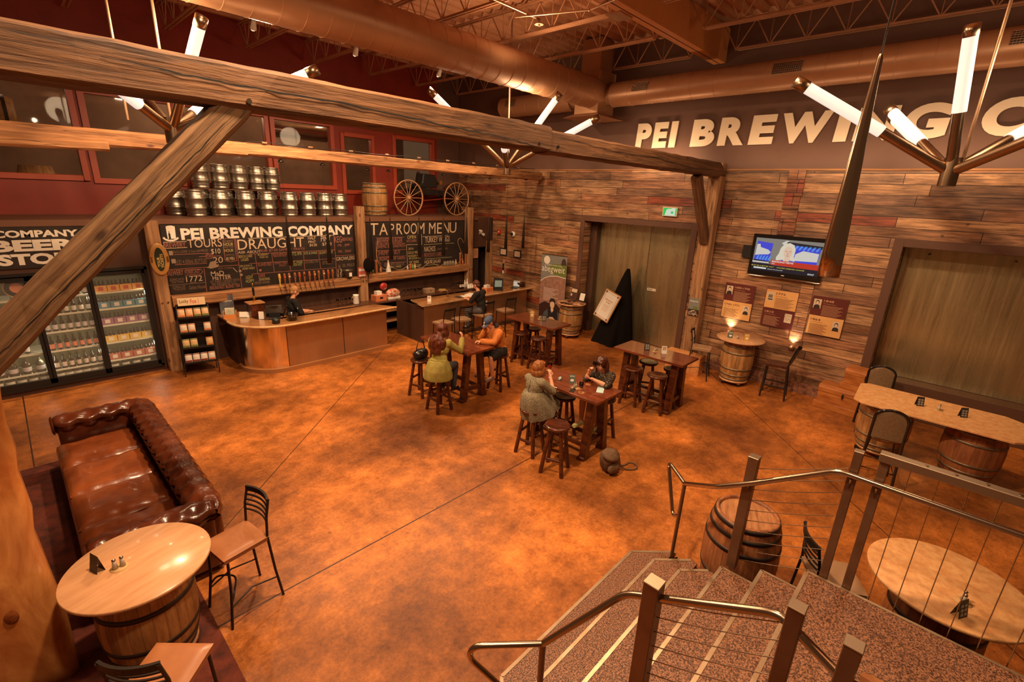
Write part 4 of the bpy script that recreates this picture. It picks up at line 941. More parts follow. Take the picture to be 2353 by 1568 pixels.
B2=[
('T', 'w', 'T', 6.999, 2.724, 0.275, 0.321),
('T', 'w', 'A', 7.302, 2.717, 0.274, 0.316),
('T', 'w', 'P', 7.642, 2.719, 0.144, 0.301),
('T', 'w', 'R', 7.864, 2.715, 0.202, 0.309),
('T', 'w', 'O', 8.109, 2.72, 0.207, 0.308),
('T', 'w', 'O', 8.351, 2.716, 0.222, 0.309),
('T', 'w', 'M', 8.609, 2.708, 0.237, 0.324),
('T', 'w', 'M', 9.019, 2.701, 0.245, 0.33),
('T', 'w', 'E', 9.327, 2.7, 0.185, 0.322),
('T', 'w', 'N', 9.567, 2.71, 0.233, 0.319),
('T', 'w', 'U', 9.823, 2.706, 0.273, 0.323),
('T', 'p', 'BREWERY BURGER', 7.22, 2.479, 0.835, 0.146),
('T', 'p', 'DIVEMAC BBQ SANDWICH', 7.212, 2.333, 0.933, 0.108),
('T', 'p', 'SHRIMP PO BOY', 7.23, 2.153, 0.737, 0.132),
('T', 'p', 'ROAST BEEF LEEKS', 7.276, 2.001, 0.858, 0.094),
('T', 'd', 'SERVED WITH CHOICE OF...', 7.412, 1.816, 0.717, 0.095),
('T', 'y', 'CURRY / FRIES', 7.501, 1.761, 0.49, 0.048),
('L', 'p', [(7.193, 2.641), (8.126, 2.636)]),
('L', 'p', [(7.21, 2.464), (8.149, 2.454)]),
('L', 'p', [(7.21, 2.287), (8.163, 2.275)]),
('L', 'p', [(7.228, 2.106), (8.176, 2.086)]),
('L', 'p', [(7.435, 1.926), (8.181, 1.904)]),
('L', 'p', [(7.197, 2.549), (7.179, 2.257), (7.224, 2.02), (7.325, 1.886)]),
('T', 'y', 'OPEN', 8.23, 2.58, 0.307, 0.096),
('T', 'p', 'KITCHEN', 8.208, 2.476, 0.336, 0.08),
('L', 'w', [(8.74, 2.701), (8.745, 2.394), (8.196, 2.411), (8.215, 1.736)]),
('T', 'y', '2016', 8.25, 2.254, 0.189, 0.065),
('T', 'y', 'GOLD MEDAL', 8.237, 2.132, 0.482, 0.073),
('T', 'y', 'ROSSES RYE', 8.254, 2.04, 0.453, 0.058),
('T', 'y', "SIR JOHN A'S", 8.271, 1.956, 0.424, 0.066),
('T', 'y', 'VIC PARK', 8.277, 1.839, 0.354, 0.083),
('T', 'y', 'SETTING DAY', 8.284, 1.722, 0.427, 0.083),
('T', 'w', 'TURKEY WINGS', 8.869, 2.439, 0.954, 0.166),
('L', 'y', [(8.827, 2.382), (10.007, 2.381)]),
('L', 'w', [(8.78, 2.625), (9.778, 2.626)]),
('T', 'w', 'NACHOS', 8.833, 2.163, 0.425, 0.16),
('T', 'd', '(ADD CHIPS)', 9.334, 2.178, 0.422, 0.069),
('T', 'p', 'PEI POTATO CHIPS', 8.83, 1.994, 0.656, 0.127),
('L', 'y', [(8.84, 1.942), (9.916, 1.938)]),
('T', 'w', 'HOUSE SALAD', 8.837, 1.797, 0.626, 0.103),
('L', 'y', [(8.857, 1.753), (9.396, 1.738)])]
# ================================================================== bar back wall: posts, beam shelf, chalkboards
for x,zt,lb in((2.07,3.18,'rough timber post between the bottle cooler and the drinks chalkboard'),(6.66,3.5,'rough timber post between the two chalkboards'),(10.55,3.5,'rough timber post right of the taproom menu')):
    o=wob((x,11.99,0),(x,11.99,zt),.24,.2,int(x*3),12,(0,1,0)).ob('timber_post',T_Zl); tag(o,lb,'timber post',group='posts of the bar back wall')
    for sx in(-.05,.05): MB().cone((x+sx,11.87,1.52),(x+sx,11.9,1.52),.018,n=10).ob('bolt_head',STEEL,o)
for (a_,b_,lb) in(((2.2,11.98,1.51),(6.53,11.98,1.51),'rough shelf beam carrying the beer taps'),((6.79,11.98,1.56),(10.42,11.98,1.58),'rough shelf beam below the taproom menu')):
    o=wob(a_,b_,.22,.24,int(a_[0]),14).ob('shelf_beam',T_Xl); tag(o,lb,'shelf beam')
def board(label,x0,x1,z0,z1,data,name='chalkboard'):
    t=thing(name,label,'chalkboard'); MB().b(x0,x1,12.10,12.14,z0,z1).ob('board_panel',BOARD,t)
    fc=Face((0,12.10,0),(1,0,0),(0,0,1)); ms={}
    for it in data:
        m_=ms.setdefault(it[1],MB())
        if it[0]=='T': 
            _,c,s,x,z,w,h=it; fc.text(m_,s,x,z,w,h,.004 if h<.12 else .0,.003,slant=.03)
        else: fc.loop(m_,it[2],.011,.003)
    return t,fc,ms
MC={'w':CHALK,'p':CHALKP,'y':CHALKY,'g':CHALKG,'d':CHALKD}
NC={'w':'white_writing','p':'pink_writing','y':'yellow_writing','g':'green_writing','d':'faint_writing'}
t,fc,ms=board('long drinks chalkboard headed PEI BREWING COMPANY above the taps',2.24,6.54,1.63,3.1,B1)
for k,m_ in ms.items(): m_.ob(NC[k],MC[k],t)
m_=MB(); fc.text(m_,'PEI BREWING COMPANY',2.585,2.765,3.93,.245,.04,.004); m_.ob('heading_letters',WHITE,t)
m_=MB(); fc.poly(m_,[(2.345,2.80),(2.49,2.80),(2.50,3.05),(2.44,3.07),(2.38,3.065),(2.34,3.05)],.004); 
fc.loop(m_,[(2.27,2.83),(2.30,2.79),(2.36,2.765),(2.44,2.765),(2.50,2.79),(2.53,2.82)],.035,.004); m_.ob('top_hat_emblem',WHITE,t)
m_=MB(); fc.rect(m_,2.366,2.80,.035,.11,.005); fc.rect(m_,2.378,2.91,.012,.045,.005); m_.ob('bottle_silhouette',BLACK,t)
m_=MB(); fc.poly(m_,[(3.0,2.16),(3.05,2.27),(3.15,2.29),(3.17,2.2),(3.22,2.21),(3.19,2.15),(3.05,2.12),(2.95,2.16)],.004); fc.disc(m_,3.37,2.06,.0,c=.004); 
for x,z in((3.63,2.02),(3.645,1.93)): fc.disc(m_,x,z,.03,c=.004)
fc.rect(m_,2.32,2.46,.07,.09,.003); fc.rect(m_,2.34,2.29,.075,.09,.003); m_.ob('chalk_doodles',mat('chalk_fill',(.34,.24,.16),.9),t)
m_=MB(); fc.disc(m_,4.07,2.0,.03,c=.004); m_.ob('pink_dot',CHALKP,t)
t,fc,ms=board('food chalkboard headed TAPROOM MENU',6.82,10.42,1.66,3.07,B2)
for k,m_ in ms.items(): m_.ob(NC[k],MC[k],t)
# beer store sign board at the left
t=thing('beer_store_sign','black sign board reading BEER STORE above the bottle cooler','sign'); MB().b(-2.2,1.18,12.11,12.15,2.36,3.12).ob('board_panel',BOARD,t)
fc=Face((0,12.11,0),(1,0,0),(0,0,1)); m_=MB(); fc.text(m_,'PEI BREWING COMPANY',-1.55,2.90,2.52,.125,.04); fc.text(m_,'BEER',-.21,2.66,1.13,.2,.05); fc.text(m_,'STORE',-.16,2.42,1.15,.2,.05); m_.ob('sign_lettering',WHITE,t)
# oval tour tickets sign on the first post
t=thing('tour_tickets_sign','oval wooden TOUR TICKETS sign on the timber post','sign',(2.1,11.87,2.42))
m_=MB(); m_.lathe([(.001,.02),(.15,.02),(.165,.01),(.165,-.02),(.001,-.02)],(0,0,0),36,mat=Matrix(((1,0,0),(0,0,-1),(0,2.0,0)))); m_.ob('oval_plaque',mat('varnished_plaque',(.42,.2,.05),.3,col2=(.52,.27,.08),scale=3,coat=.4),t)
m_=MB(); fc=Face((0,-.022,0),(1,0,0),(0,0,1)); fc.disc(m_,0,0,.085,.24,.003); m_.ob('green_panel',mat('dark_green_panel',(.02,.03,.014),.4),t)
m_=MB(); fc2=Face((0,-.026,0),(0,0,1),(-1,0,0)); fc2.text(m_,'TOUR',-.15,-.0,.2,.05,.03); fc2.text(m_,'TICKETS',-.17,-.06,.28,.05,.03); m_.ob('sign_lettering',mat('gold_lettering',(.62,.42,.14),.4),t)
for s in(-1,1): MB().box((s*.135,-.03,0),(.03,.03,.12)).ob('handle',BRASSP,t,bev=.01)
# ================================================================== bar
def curve_prism(pts_out,pts_in,z0,z1): return MB().prism(pts_out+pts_in[::-1],z0,z1)
def bar_edge(off):
    """outer line of the curved bar: starts at the wall, turns the corner, runs to the open end"""
    pts=[(3.0+off,12.0),(3.0+off,11.25)]
    cx,cy=3.88,11.12; rr=.88-off
    for i in range(1,13):
        a=R(180+90*i/12); pts.append((cx+rr*math.cos(a),cy+rr*math.sin(a)*1.0))
    pts+=[(5.2,10.24+off),(6.62,10.3+off)]; return pts
t=thing('main_bar','curved stainless-fronted bar counter with wooden top','bar counter')
o_=bar_edge(0); i_=[(3.5,12.0),(3.5,11.3)]+[(3.98+.48*math.cos(R(180+90*i/12)),11.2+.42*math.sin(R(180+90*i/12))) for i in range(1,13)]+[(5.2,10.8),(6.30,10.86)]
curve_prism(o_,i_,1.06,1.10).ob('countertop',BARW,t,bev=.005)
MB().tube([(x,y,1.08) for x,y in o_[1:]],.026,10).ob('worn_edge',TRIMW,t)
f_=bar_edge(.16); f_[-1]=(6.40,10.42)
m_=MB(); n=len(f_); m_.add([(x,y,.09) for x,y in f_]+[(x,y,1.06) for x,y in f_],[(i,i+1,n+i+1,n+i) for i in range(1,n-3)],True); m_.ob('steel_front',mat('bar_front_steel',(.9,.76,.56),.17,1,col2=(.78,.62,.42),scale=1.2,stretch=(3,3,.25),bump=.9,bscale=1.6),t)
m_=MB(); m_.add([(x,y,.09) for x,y in f_]+[(x,y,1.06) for x,y in f_],[(i,i+1,n+i+1,n+i) for i in range(n-3,n-1)],True); m_.ob('bronze_panel',BRONZE,t)
for k in(n-3,n-2): MB().cone((f_[k][0],f_[k][1]-.006,.1),(f_[k][0],f_[k][1]-.006,1.05),.006,n=6).ob('panel_seam',DARKM,t)
m_=MB(); m_.b(6.36,6.40,10.42,10.84,.0,1.06); m_.ob('end_panel',BRONZE,t)
MB().add([(x,y,0) for x,y in f_]+[(x,y,1.06) for x,y in f_],[(0,1,n+1,n),(1,2,n+2,n+1)]).ob('dark_side_panel',BROWND,t)
k_=bar_edge(.10); k_[-1]=(6.5,10.38); m_=MB(); m_.prism(k_[1:]+[(6.45,10.45)]+[(x+.08,y+.08) for x,y in k_[1:-1]][::-1],0,.09); m_.ob('kick_plinth',mat('plinth_wood',(.30,.12,.04),.5),t)
t=thing('side_counter','straight bronze-fronted counter with wooden top beside the wood wall','bar counter')
MB().prism([(7.22,10.05),(11.55,10.02),(11.55,10.62),(7.40,10.78)],1.05,1.09).ob('countertop',BARW,t,bev=.005)
MB().tube([(7.42,10.78,1.07),(7.22,10.05,1.07),(11.55,10.02,1.07)],.024,10).ob('worn_edge',TRIMW,t)
MB().b(7.36,11.5,10.17,10.2,0,1.05).ob('front_panel',BRONZE,t); MB().b(7.33,7.37,10.15,11.4,0,1.0).ob('end_panel',BROWND,t,bev=.005)
for x in(7.35,8.35,9.35,10.35): MB().b(x-.012,x+.012,10.155,10.172,0,1.05).ob('panel_strip',BRONZE,t)
MB().b(7.5,11.5,10.13,10.17,0,.1).ob('kick_plinth',BROWND,t)
# back counter with open shelves
t=thing('back_counter','long dark back counter with open shelves behind the bar','counter')
MB().b(3.4,10.4,11.5,12.1,.91,.95).ob('countertop',mat('dark_counter_top',(.085,.035,.018),.35),t,bev=.004)
MB().tube([(4.0,11.49,.955),(6.1,11.49,.955)],.018,8).ob('drip_rail',BARW,t)
for x in (3.6,5.1,6.0,6.45,7.6,8.7,9.6): MB().b(x-.04,x+.04,11.55,11.62,0,.91).ob('upright',mat('pine_upright',(.4,.2,.09),.5),t)
for z in(.32,.62): MB().b(6.5,10.4,11.56,12.08,z,z+.03).ob('shelf_board',T_Xl,t)
MB().b(3.4,10.4,12.08,12.1,0,.91).ob('back_panel',BLACK,t)
# ================================================================== tap handles
tl=None
xs=[4.40,4.52,4.63,4.77,4.88,5.0,5.13,5.26,5.37,5.5,5.62,5.74]
cols=[(.75,.42,.05),(.6,.12,.08),(.65,.5,.35),(.08,.10,.14),(.6,.06,.04),(.07,.02,.015),(.5,.1,.05),(.62,.35,.12),(.12,.12,.05),(.65,.5,.36),(.6,.05,.04),(.3,.08,.03)]
TAPW=mat('tap_handle_wood',(.34,.10,.03),.35,coat=.3)
nm=['yellow','red-badged','white-badged','slate-badged','bright red-badged','black-badged','brick-badged','amber-badged','olive-badged','cream-badged','scarlet-badged','plain brown']
for i,x in enumerate(xs):
    t=thing('tap_handle','%s beer tap handle, %s from the left on the shelf beam'%(nm[i],ORD[i]),'beer tap',(x,11.86,1.50),0,'beer taps in a row')
    MB().lathe([(.001,.06),(.012,.06),(.016,.14),(.013,.2),(.026,.3),(.03,.38),(.022,.415),(.001,.42)],n=16).ob('handle',TAPW if i else mat('yellow_tap',(.7,.4,.06),.35),t)
    MB().cone((0,-.024,.335),(0,-.034,.335),.023,n=16).ob('badge',mat('badge_%d'%i,cols[i],.4),t)
    m_=MB(); m_.cone((0,.02,.03),(0,-.06,.03),.012,n=10); m_.cone((0,-.05,.03),(0,-.075,-.06),.009,n=10); m_.cone((0,0,.02),(0,0,.07),.01,n=10); m_.ob('faucet',STEEL,t)
# ================================================================== cooler
LITB=mat('lit_cooler_back',(.17,.15,.07),.5)
t=thing('bottle_cooler','glass-fronted beer cooler with lit shelves set in the left wall','cooler')
m_=MB(); m_.b(-2.2,1.87,12.95,13.0,.13,2.2); m_.b(1.84,1.87,12.2,12.95,.13,2.2); m_.b(-2.2,1.87,12.2,12.95,.1,.14); m_.b(-2.2,1.87,12.2,12.95,2.18,2.22); m_.ob('cabinet_lining',LITB,t)
FB=BLACK
for a,b_ in((-2.1,-.85),(-.85,.15),(.15,.97),(.97,1.85)):
    m_=MB(); w_=.055; m_.b(a,a+w_,12.1,12.17,.16,2.22).b(b_-w_,b_,12.1,12.17,.16,2.22).b(a,b_,12.1,12.17,2.13,2.22).b(a,b_,12.1,12.17,.16,.26); d_=m_.ob('cooler_door',FB,t,bev=.005)
    MB().b(a+w_,b_-w_,12.13,12.135,.26,2.13).ob('door_glass',mat('cooler_glass',(.9,.9,.8),.03,alpha=.05,spec=.3),d_)
MB().b(1.85,1.9,12.1,12.18,.12,2.26).ob('side_jamb',FB,t); MB().b(-2.2,1.9,12.1,12.18,2.2,2.27).ob('header',FB,t); MB().b(-2.2,1.9,12.1,12.18,.1,.16).ob('sill',FB,t)
SHZ=[.365,.745,1.115,1.45,1.78]
for z in SHZ:
    for a,b_ in((-2.1,-.87),(-.83,.13),(.17,.95),(.99,1.82)):
        m_=MB(); m_.b(a,b_,12.26,12.28,z-.03,z); 
        for y in(12.36,12.46,12.56,12.66,12.76,12.86): m_.cone((a,y,z-.01),(b_,y,z-.01),.005,n=5)
        m_.ob('wire_shelf',mat('shelf_white',(.65,.62,.5),.4),t)
for x in(-.85,.15,.97,1.82): point('cooler_lamp',(x-.05,12.3,1.7),3,col=(1,.95,.7),rad=.04); point('cooler_lamp',(x-.05,12.3,.6),3,col=(1,.95,.7),rad=.04)
AMB=mat('brown_bottle_glass',(.02,.008,.004),.12,spec=.5); CLRB=mat('growler_glass',(.06,.045,.025),.1,spec=.5)
def bottle(kind):
    b=thing('beer_bottle','','bottle')
    if kind=='bomber': pr=[(.001,0),(.037,0),(.038,.01),(.038,.14),(.03,.18),(.016,.21),(.014,.26),(.015,.275),(.001,.276)]; lab=(.0385,.035,.125)
    elif kind=='small': pr=[(.001,0),(.03,0),(.031,.01),(.031,.11),(.024,.14),(.013,.17),(.012,.21),(.013,.225),(.001,.226)]; lab=(.0315,.03,.09)
    else: pr=[(.001,0),(.06,0),(.065,.015),(.067,.15),(.055,.2),(.028,.24),(.02,.26),(.02,.29),(.001,.291)]; lab=(.0675,.05,.13)
    MB().lathe(pr,n=18,caps=False).ob('bottle_body',CLRB if kind=='growler' else AMB,b)
    return b,lab
LBL=[mat('label_white',(.66,.6,.5),.5),mat('label_silver',(.55,.5,.5),.4),mat('label_mauve',(.42,.33,.34),.5),mat('label_red',(.62,.2,.12),.5),mat('label_cream',(.6,.5,.42),.5),mat('label_orange',(.7,.3,.08),.5)]
def proto(kind,lm):
    b,lab=bottle(kind); r,z0,z1=lab; m_=MB(); m_.lathe([(r,z0),(r,z1)],n=18,caps=False); m_.ob('bottle_label',lm,b); return b
prot={}
def put(kind,li,x,y,z,label,group):
    k=(kind,li)
    if k not in prot:
        prot[k]=proto(kind,LBL[li]); b=prot[k]; b.location=(x,y,z); b['label']=label; b['group']=group
        if kind=='growler':
            pass
    else: dup(prot[k],(x,y,z),0,label,group)
SN=['bottom','fourth','third','second','top']
cn=['white-labelled','white-labelled','silver-labelled','red-labelled','cream-labelled']
for si,z in enumerate(SHZ):
    li={0:4,1:3,2:1,3:0,4:0}[si]
    for k in range(7):
        put('bomber',li,.245+k*.108,12.33,z,'%s dark beer bottle, %s along, %s shelf of the middle cooler door'%(cn[[4,3,2,0,0][si]] if 0 else ['cream-labelled','red-labelled','silver-labelled','white-labelled','white-labelled'][si],ORD[k],SN[si]),'bottles in the middle cooler door')
for k in range(6): put('growler',0,.26+k*.13,12.34,.14,'squat growler on the cooler floor, middle door, %s along'%ORD[k],'growlers on the cooler floor')
for k in range(6): put('growler',0,-.74+k*.155,12.34,.14,'squat growler on the cooler floor, left door, %s along'%ORD[k],'growlers on the cooler floor')
for k in range(4): put('growler',0,1.1+k*.18,12.34,.14,'squat growler on the cooler floor, right door, %s along'%ORD[k],'growlers on the cooler floor')
for k in range(5): put('growler',1,-.72+k*.185,12.36,SHZ[0],'white-labelled growler on the bottom shelf, left door, %s along'%ORD[k],'growlers on the left bottom shelf')
for si in(1,2,3,4):
    for k in range(4): put('bomber',0,-.70+k*.2,12.38,SHZ[si],'beer bottle behind the brace, left door, %s shelf, %s along'%(SN[si],ORD[k]),'bottles in the left cooler door')
# six packs on the right door shelves
def sixpack(x,y,z,col,label,group,accent,k):
    b=thing('six_pack',label,'six-pack',(x,y,z),0,group)
    MB().b(-.095,.095,-.065,.065,0,.13).ob('carrier_box',col,b,bev=.003)
    m_=MB(); fc=Face((-.095,-.066,0),(1,0,0),(0,0,1)); fc.rect(m_,.055,.03,.08,.075,.001); fc.text(m_,'GAHAN' if 0 else 'ALE',.062,.05,.066,.03,.03,.004); m_.ob('carrier_print',accent,b)
    m_=MB()
    for i in range(3):
        for j in range(2):
            m_=MB(); m_.lathe([(.024,.10),(.024,.14),(.012,.175),(.012,.215),(.001,.217)],(-.06+i*.06,-.032+j*.064,0),10,caps=False); m_.ob('bottle_neck',AMB,b)
    return b
accent=mat('carrier_accent',(.5,.08,.04),.5)
bc=[mat('carrier_red',(.42,.12,.08),.5),mat('carrier_gold',(.65,.42,.08),.5),mat('carrier_purple',(.30,.12,.22),.5),mat('carrier_blue',(.08,.22,.30),.5),mat('carrier_orange',(.72,.34,.07),.5)]
nmb=['red-brown','golden','purple','blue','orange']
for si in range(5):
    s0=sixpack(1.13,12.36,SHZ[si],bc[si],'%s six-pack carrier in the right cooler door, first from the left'%nmb[si],'six-packs in the right cooler door',accent if si in(4,) else WHITE,si)
    for k in range(1,4): dup(s0,(1.13+k*.2,12.36,SHZ[si]),0,'%s six-pack carrier in the right cooler door, %s from the left'%(nmb[si],ORD[k]))
t=thing('round_bottle_badge','round red-and-black bottle badge sign inside the left cooler door','sign',(-.02,12.28,2.0)); MB().cone((0,0,0),(0,-.01,0),.17,n=36).ob('badge_disc',BLACK,t); MB().cone((0,-.01,0),(0,-.014,0),.09,n=30).ob('badge_centre',mat('badge_red',(.7,.25,.15),.4),t)
MB().lathe([(.16,-.0),(.17,.006),(.18,0)],(0,-.008,0),36,mat=rm(R(90)),caps=False).ob('badge_rim',mat('rim_silver',(.6,.5,.35),.3,.8),t)
# ================================================================== snack rack
t=thing('snack_rack','black wire snack rack with a LUCKY FOX header card beside the cooler post','rack',(2.44,11.45,0),R(-12))
for s in(-1,1):
    MB().tube([(s*.31,-.16,0),(s*.29,-.05,.75),(s*.28,.0,1.45),(s*.26,.03,1.52),(s*.25,.1,1.45),(s*.28,.18,0)],.01,8).ob('side_frame',BLACK,t)
for i,z in enumerate((.30,.62,.94,1.26)):
    m_=MB(); m_.b(-.29,.29,-.13+i*.03,.1,z-.04,z-.03); m_.b(-.29,.29,-.13+i*.03,-.12+i*.03,z-.04,z+.0); m_.b(-.29,.29,.09,.10,z-.04,z+.25); m_.ob('shelf_tray',BLACK,t)
hd=MB().b(-.24,.24,-.02,-.005,1.50,1.66).ob('header_card',mat('header_card',(.66,.5,.3),.6),t)
m_=MB(); fc=Face((-.24,-.02,1.5),(1,0,0),(0,0,1)); fc.text(m_,'Lucky',.03,.04,.16,.09,.0); m_.ob('header_lettering',BLACK,hd); m_=MB(); fc.text(m_,'Fox',.22,.04,.11,.09,.01); fc.loop(m_,[(.36,.02),(.36,.14)],.005); m_.ob('header_lettering_red',mat('red_print',(.55,.07,.03),.5),hd)
lay=[(.30,[0,1,2,3],'white'),(.62,[0,1,3],'tan'),(.94,[0,1,3],'cream'),(1.26,[0,1,2,3],'pink')]
bm_={'white':mat('bag_white',(.72,.66,.58),.45),'tan':mat('bag_tan',(.60,.42,.2),.45),'cream':mat('bag_cream',(.66,.55,.42),.45),'pink':mat('bag_peach',(.66,.42,.24),.45)}
band=[mat('band_maroon',(.22,.02,.02),.5),mat('band_green',(.14,.2,.05),.5),mat('band_orange',(.6,.18,.05),.5)]
for ri,(z,cs,c) in enumerate(lay):
    for c_ in cs:
        x=-.21+c_*.14; q=t.matrix_basis@Vector((x,-.10+ri*.03,z))
        b=thing('snack_bag','%s snack bag, %s shelf up and %s from the left on the black rack'%({'white':'white','tan':'tan','cream':'cream','pink':'peach'}[c],ORD[ri],ORD[c_]),'snack bag',(2.44+x*math.cos(R(12))-( -.10+ri*.03)*math.sin(R(-12)),11.45+x*math.sin(R(-12))+(-.10+ri*.03)*math.cos(R(12)),z-.03),R(-12),'snack bags on the black rack')
        m_=MB(); 
        def bg(sg): return lambda u,v: Vector((-.062+.124*u,sg*.028*(math.sin(math.pi*u)*math.sin(math.pi*v))**.5+.01*v,.005+.2*v))
        m_.grid(bg(-1),8,8); m_.grid(bg(1),8,8); m_.ob('pouch',bm_[c],b)
        m_=MB(); m_.b(-.058,.058,-.0275,-.0265,.045,.075); m_.b(-.062,.062,-.008,-.006,.19,.205); m_.ob('print_band',band[0 if ri in(0,) and c_<3 else (1 if (ri,c_) in((1,0),(1,1),(3,2),(3,3)) else 2)],b)
# ================================================================== kegs and wagon on the ledge
kg=thing('beer_keg','','keg',(0,0,0),0,'steel kegs on the ledge')
m_=MB(); pr=[(.17,0),(.188,.01),(.188,.05),(.172,.06),(.190,.08),(.193,.10)]
for z in(.19,.40): pr+=[(.192,z-.028),(.209,z-.014),(.209,z+.014),(.192,z+.028)]
pr+=[(.193,.49),(.188,.52),(.170,.535),(.188,.55),(.188,.585),(.178,.59),(.168,.585),(.165,.545)]
m_.lathe(pr,n=32,caps=False); m_.ob('keg_shell',KEG,kg)
MB().lathe([(.168,.545),(.05,.555),(.035,.575),(.001,.575)],n=24,caps=False).ob('keg_top',KEG,kg)
for a in (0,180): MB().box((.178*math.cos(R(a)),.178*math.sin(R(a)),.565),(.012,.10,.018)).ob('handle_slot',BLACK,kg)
fx=[3.13,3.64,4.17,4.68,5.21,5.70,6.15,6.60]
for i,x in enumerate(fx):
    lb='steel keg in the front row on the ledge, %s from the left'%ORD[i]
    if i==0: kg.location=(x,12.88,3.2); kg['label']=lb; kg.rotation_euler=(0,0,.3)
    else: dup(kg,(x,12.88+.03*(i%2),3.2),i*.9,lb)
for i,x in enumerate((2.86,3.37,3.89,4.40,4.93,5.45,5.93,6.40)): dup(kg,(x,13.42,3.2),i*.7,'steel keg in the back row on the ledge, %s from the left'%ORD[i])
pb=MB().b(3.2,5.2,13.2,13.62,3.792,3.81).ob('plywood_sheet',T_X); tag(pb,'thin wooden sheet between the two keg layers','board')
for i,x in enumerate((3.42,3.84,4.26,4.67,5.04)): dup(kg,(x,13.4,3.811),i*.8+.2,'steel keg on the upper layer, %s from the left'%ORD[i],scale=(.92,.92,.95))
wg=thing('wagon','old horse wagon with two tall spoked wheels on the ledge','wagon',(0,0,3.2))
WW=mat('wheel_wood',(.42,.2,.085),.5,col2=(.5,.26,.12),scale=6)
def wheel(x,y,z,r,par,my=WW):
    w=bpy.data.objects.new('wagon_wheel',None); C.objects.link(w); w.parent=par; w.location=(x,y,z); q=rm(R(90))
    MB().lathe([(r-.03,-.02),(r,-.02),(r,.02),(r-.03,.02),(r-.03,-.02)],(0,0,0),48,mat=q,caps=False).ob('rim',my,w)
    MB().lathe([(.001,-.07),(.04,-.07),(.06,-.03),(.06,.03),(.04,.07),(.001,.07)],(0,0,0),20,mat=q).ob('hub',my,w)
    for i in range(14):
        a=2*math.pi*i/14; MB().cone((.05*math.cos(a),0,.05*math.sin(a)),((r-.02)*math.cos(a),0,(r-.02)*math.sin(a)),.012,.009,n=6).ob('spoke',my,w)
wheel(8.76,12.75,.53,.53,wg); wheel(10.66,12.75,.53,.53,wg); wheel(9.3,13.6,.5,.5,wg,DARKW); wheel(11.1,13.6,.5,.5,wg,DARKW)
MB().cone((8.76,12.75,.53),(9.3,13.6,.53),.03,n=10).ob('axle',DARKM,wg); MB().cone((10.66,12.75,.53),(11.1,13.6,.53),.03,n=10).ob('axle',DARKM,wg)
m_=MB(); m_.prism([(9.1,.62),(10.9,.62),(11.05,.82),(10.8,.86),(10.2,.78),(9.4,.86),(9.0,.78)],12.95,13.45,Matrix(((1,0,0),(0,0,1),(0,1,0)))); m_.ob('wagon_body',GLOSSB,wg,bev=.01)
m_=MB(); m_.prism([(9.2,.85),(10.0,.85),(10.1,.98),(9.95,1.25),(9.5,1.27),(9.45,1.0)],12.98,13.4,Matrix(((1,0,0),(0,0,1),(0,1,0)))); m_.ob('seat_box',BLACK,wg,bev=.02)
MB().cone((10.05,12.9,1.02),(10.05,12.82,1.02),.05,.065,n=20).ob('lantern',BRASSP,wg)
MB().tube([(9.2,13.1,.6),(9.6,13.1,.45),(10.2,13.1,.5),(10.8,13.1,.6)],.02,8).ob('undercarriage',RED,wg)
# ================================================================== things on the plank wall
# television
tv=thing('television','wall-mounted television showing a BREAKING NEWS broadcast','television',(0,0,0))
MB().b(XW-.14,XW-.03,2.10,3.54,2.49,3.365).ob('tv_casing',GLOSSB,tv,bev=.01)
MB().b(XW-.16,XW-.03,2.09,3.55,2.462,2.488).ob('speaker_bar',STEEL,tv,bev=.004)
MB().b(XW-.08,XW,3.4,3.74,2.82,3.09).ob('wall_bracket',BLACK,tv)
fc=Face((XW-.142,3.47,2.585),(0,-1,0),(0,0,1)); SW,SH=1.30,.70
def em(n,c,s=1.0): return mat(n,(0,0,0),.4,emit=c,es=s)
S={}
def sc(k,c): 
    if k not in S: S[k]=(MB(),em('screen_'+k,c))
    return S[k][0]
fc.rect(sc('grey',(.22,.2,.17)),0,0,SW,SH,.0005)
q=sc('blue',(.05,.06,.62)); fc.poly(q,[(.02,.22),(.33,.2),(.36,.60),(.04,.63)],.002); fc.poly(q,[(.62,.2),(1.24,.22),(1.27,.58),(.68,.62)],.002)
q=sc('cyan',(.08,.3,.75)); 
for i in range(7): fc.poly(q,[(.7+i*.08,.52),(.74+i*.08,.60),(.78+i*.08,.59),(.72+i*.08,.5)],.003)
for i in range(5): fc.poly(q,[(.06+i*.06,.24),(.10+i*.06,.33),(.12+i*.06,.33),(.10+i*.06,.23)],.003)
q=sc('dark',(.01,.01,.02)); fc.rect(q,0,.0,SW,.16,.002); fc.poly(q,[(.01,.20),(.36,.18),(.37,.21),(.02,.23)],.003); fc.poly(q,[(.62,.61),(1.28,.56),(1.3,.62),(.62,.66)],.003)
q=sc('pale',(.62,.58,.52)); fc.poly(q,[(.03,.32),(.12,.34),(.30,.36),(.34,.41),(.28,.46),(.12,.5),(.10,.57),(.04,.56)],.004); fc.poly(q,[(.80,.28),(1.24,.30),(1.25,.47),(.95,.5),(.82,.42)],.004)
fc.poly(q,[(.52,.62),(.6,.68),(.66,.68),(.58,.58)],.003); fc.poly(q,[(.0,.17),(.34,.17),(.34,.20),(.0,.2)],.003)
q=sc('hair',(.70,.62,.48)); fc.poly(q,[(.47,.22),(.46,.32),(.50,.40),(.52,.52),(.58,.61),(.68,.64),(.77,.60),(.81,.5),(.80,.36),(.84,.24),(.74,.2),(.6,.2)],.005)
q=sc('face',(.72,.5,.36)); fc.disc(q,.675,.44,.085,.125,.007); fc.poly(q,[(.62,.22),(.63,.36),(.73,.36),(.74,.22)],.0065)
q=sc('feat',(.25,.08,.05)); 
for x in(.64,.71): fc.rect(q,x-.015,.455,.035,.010,.009)
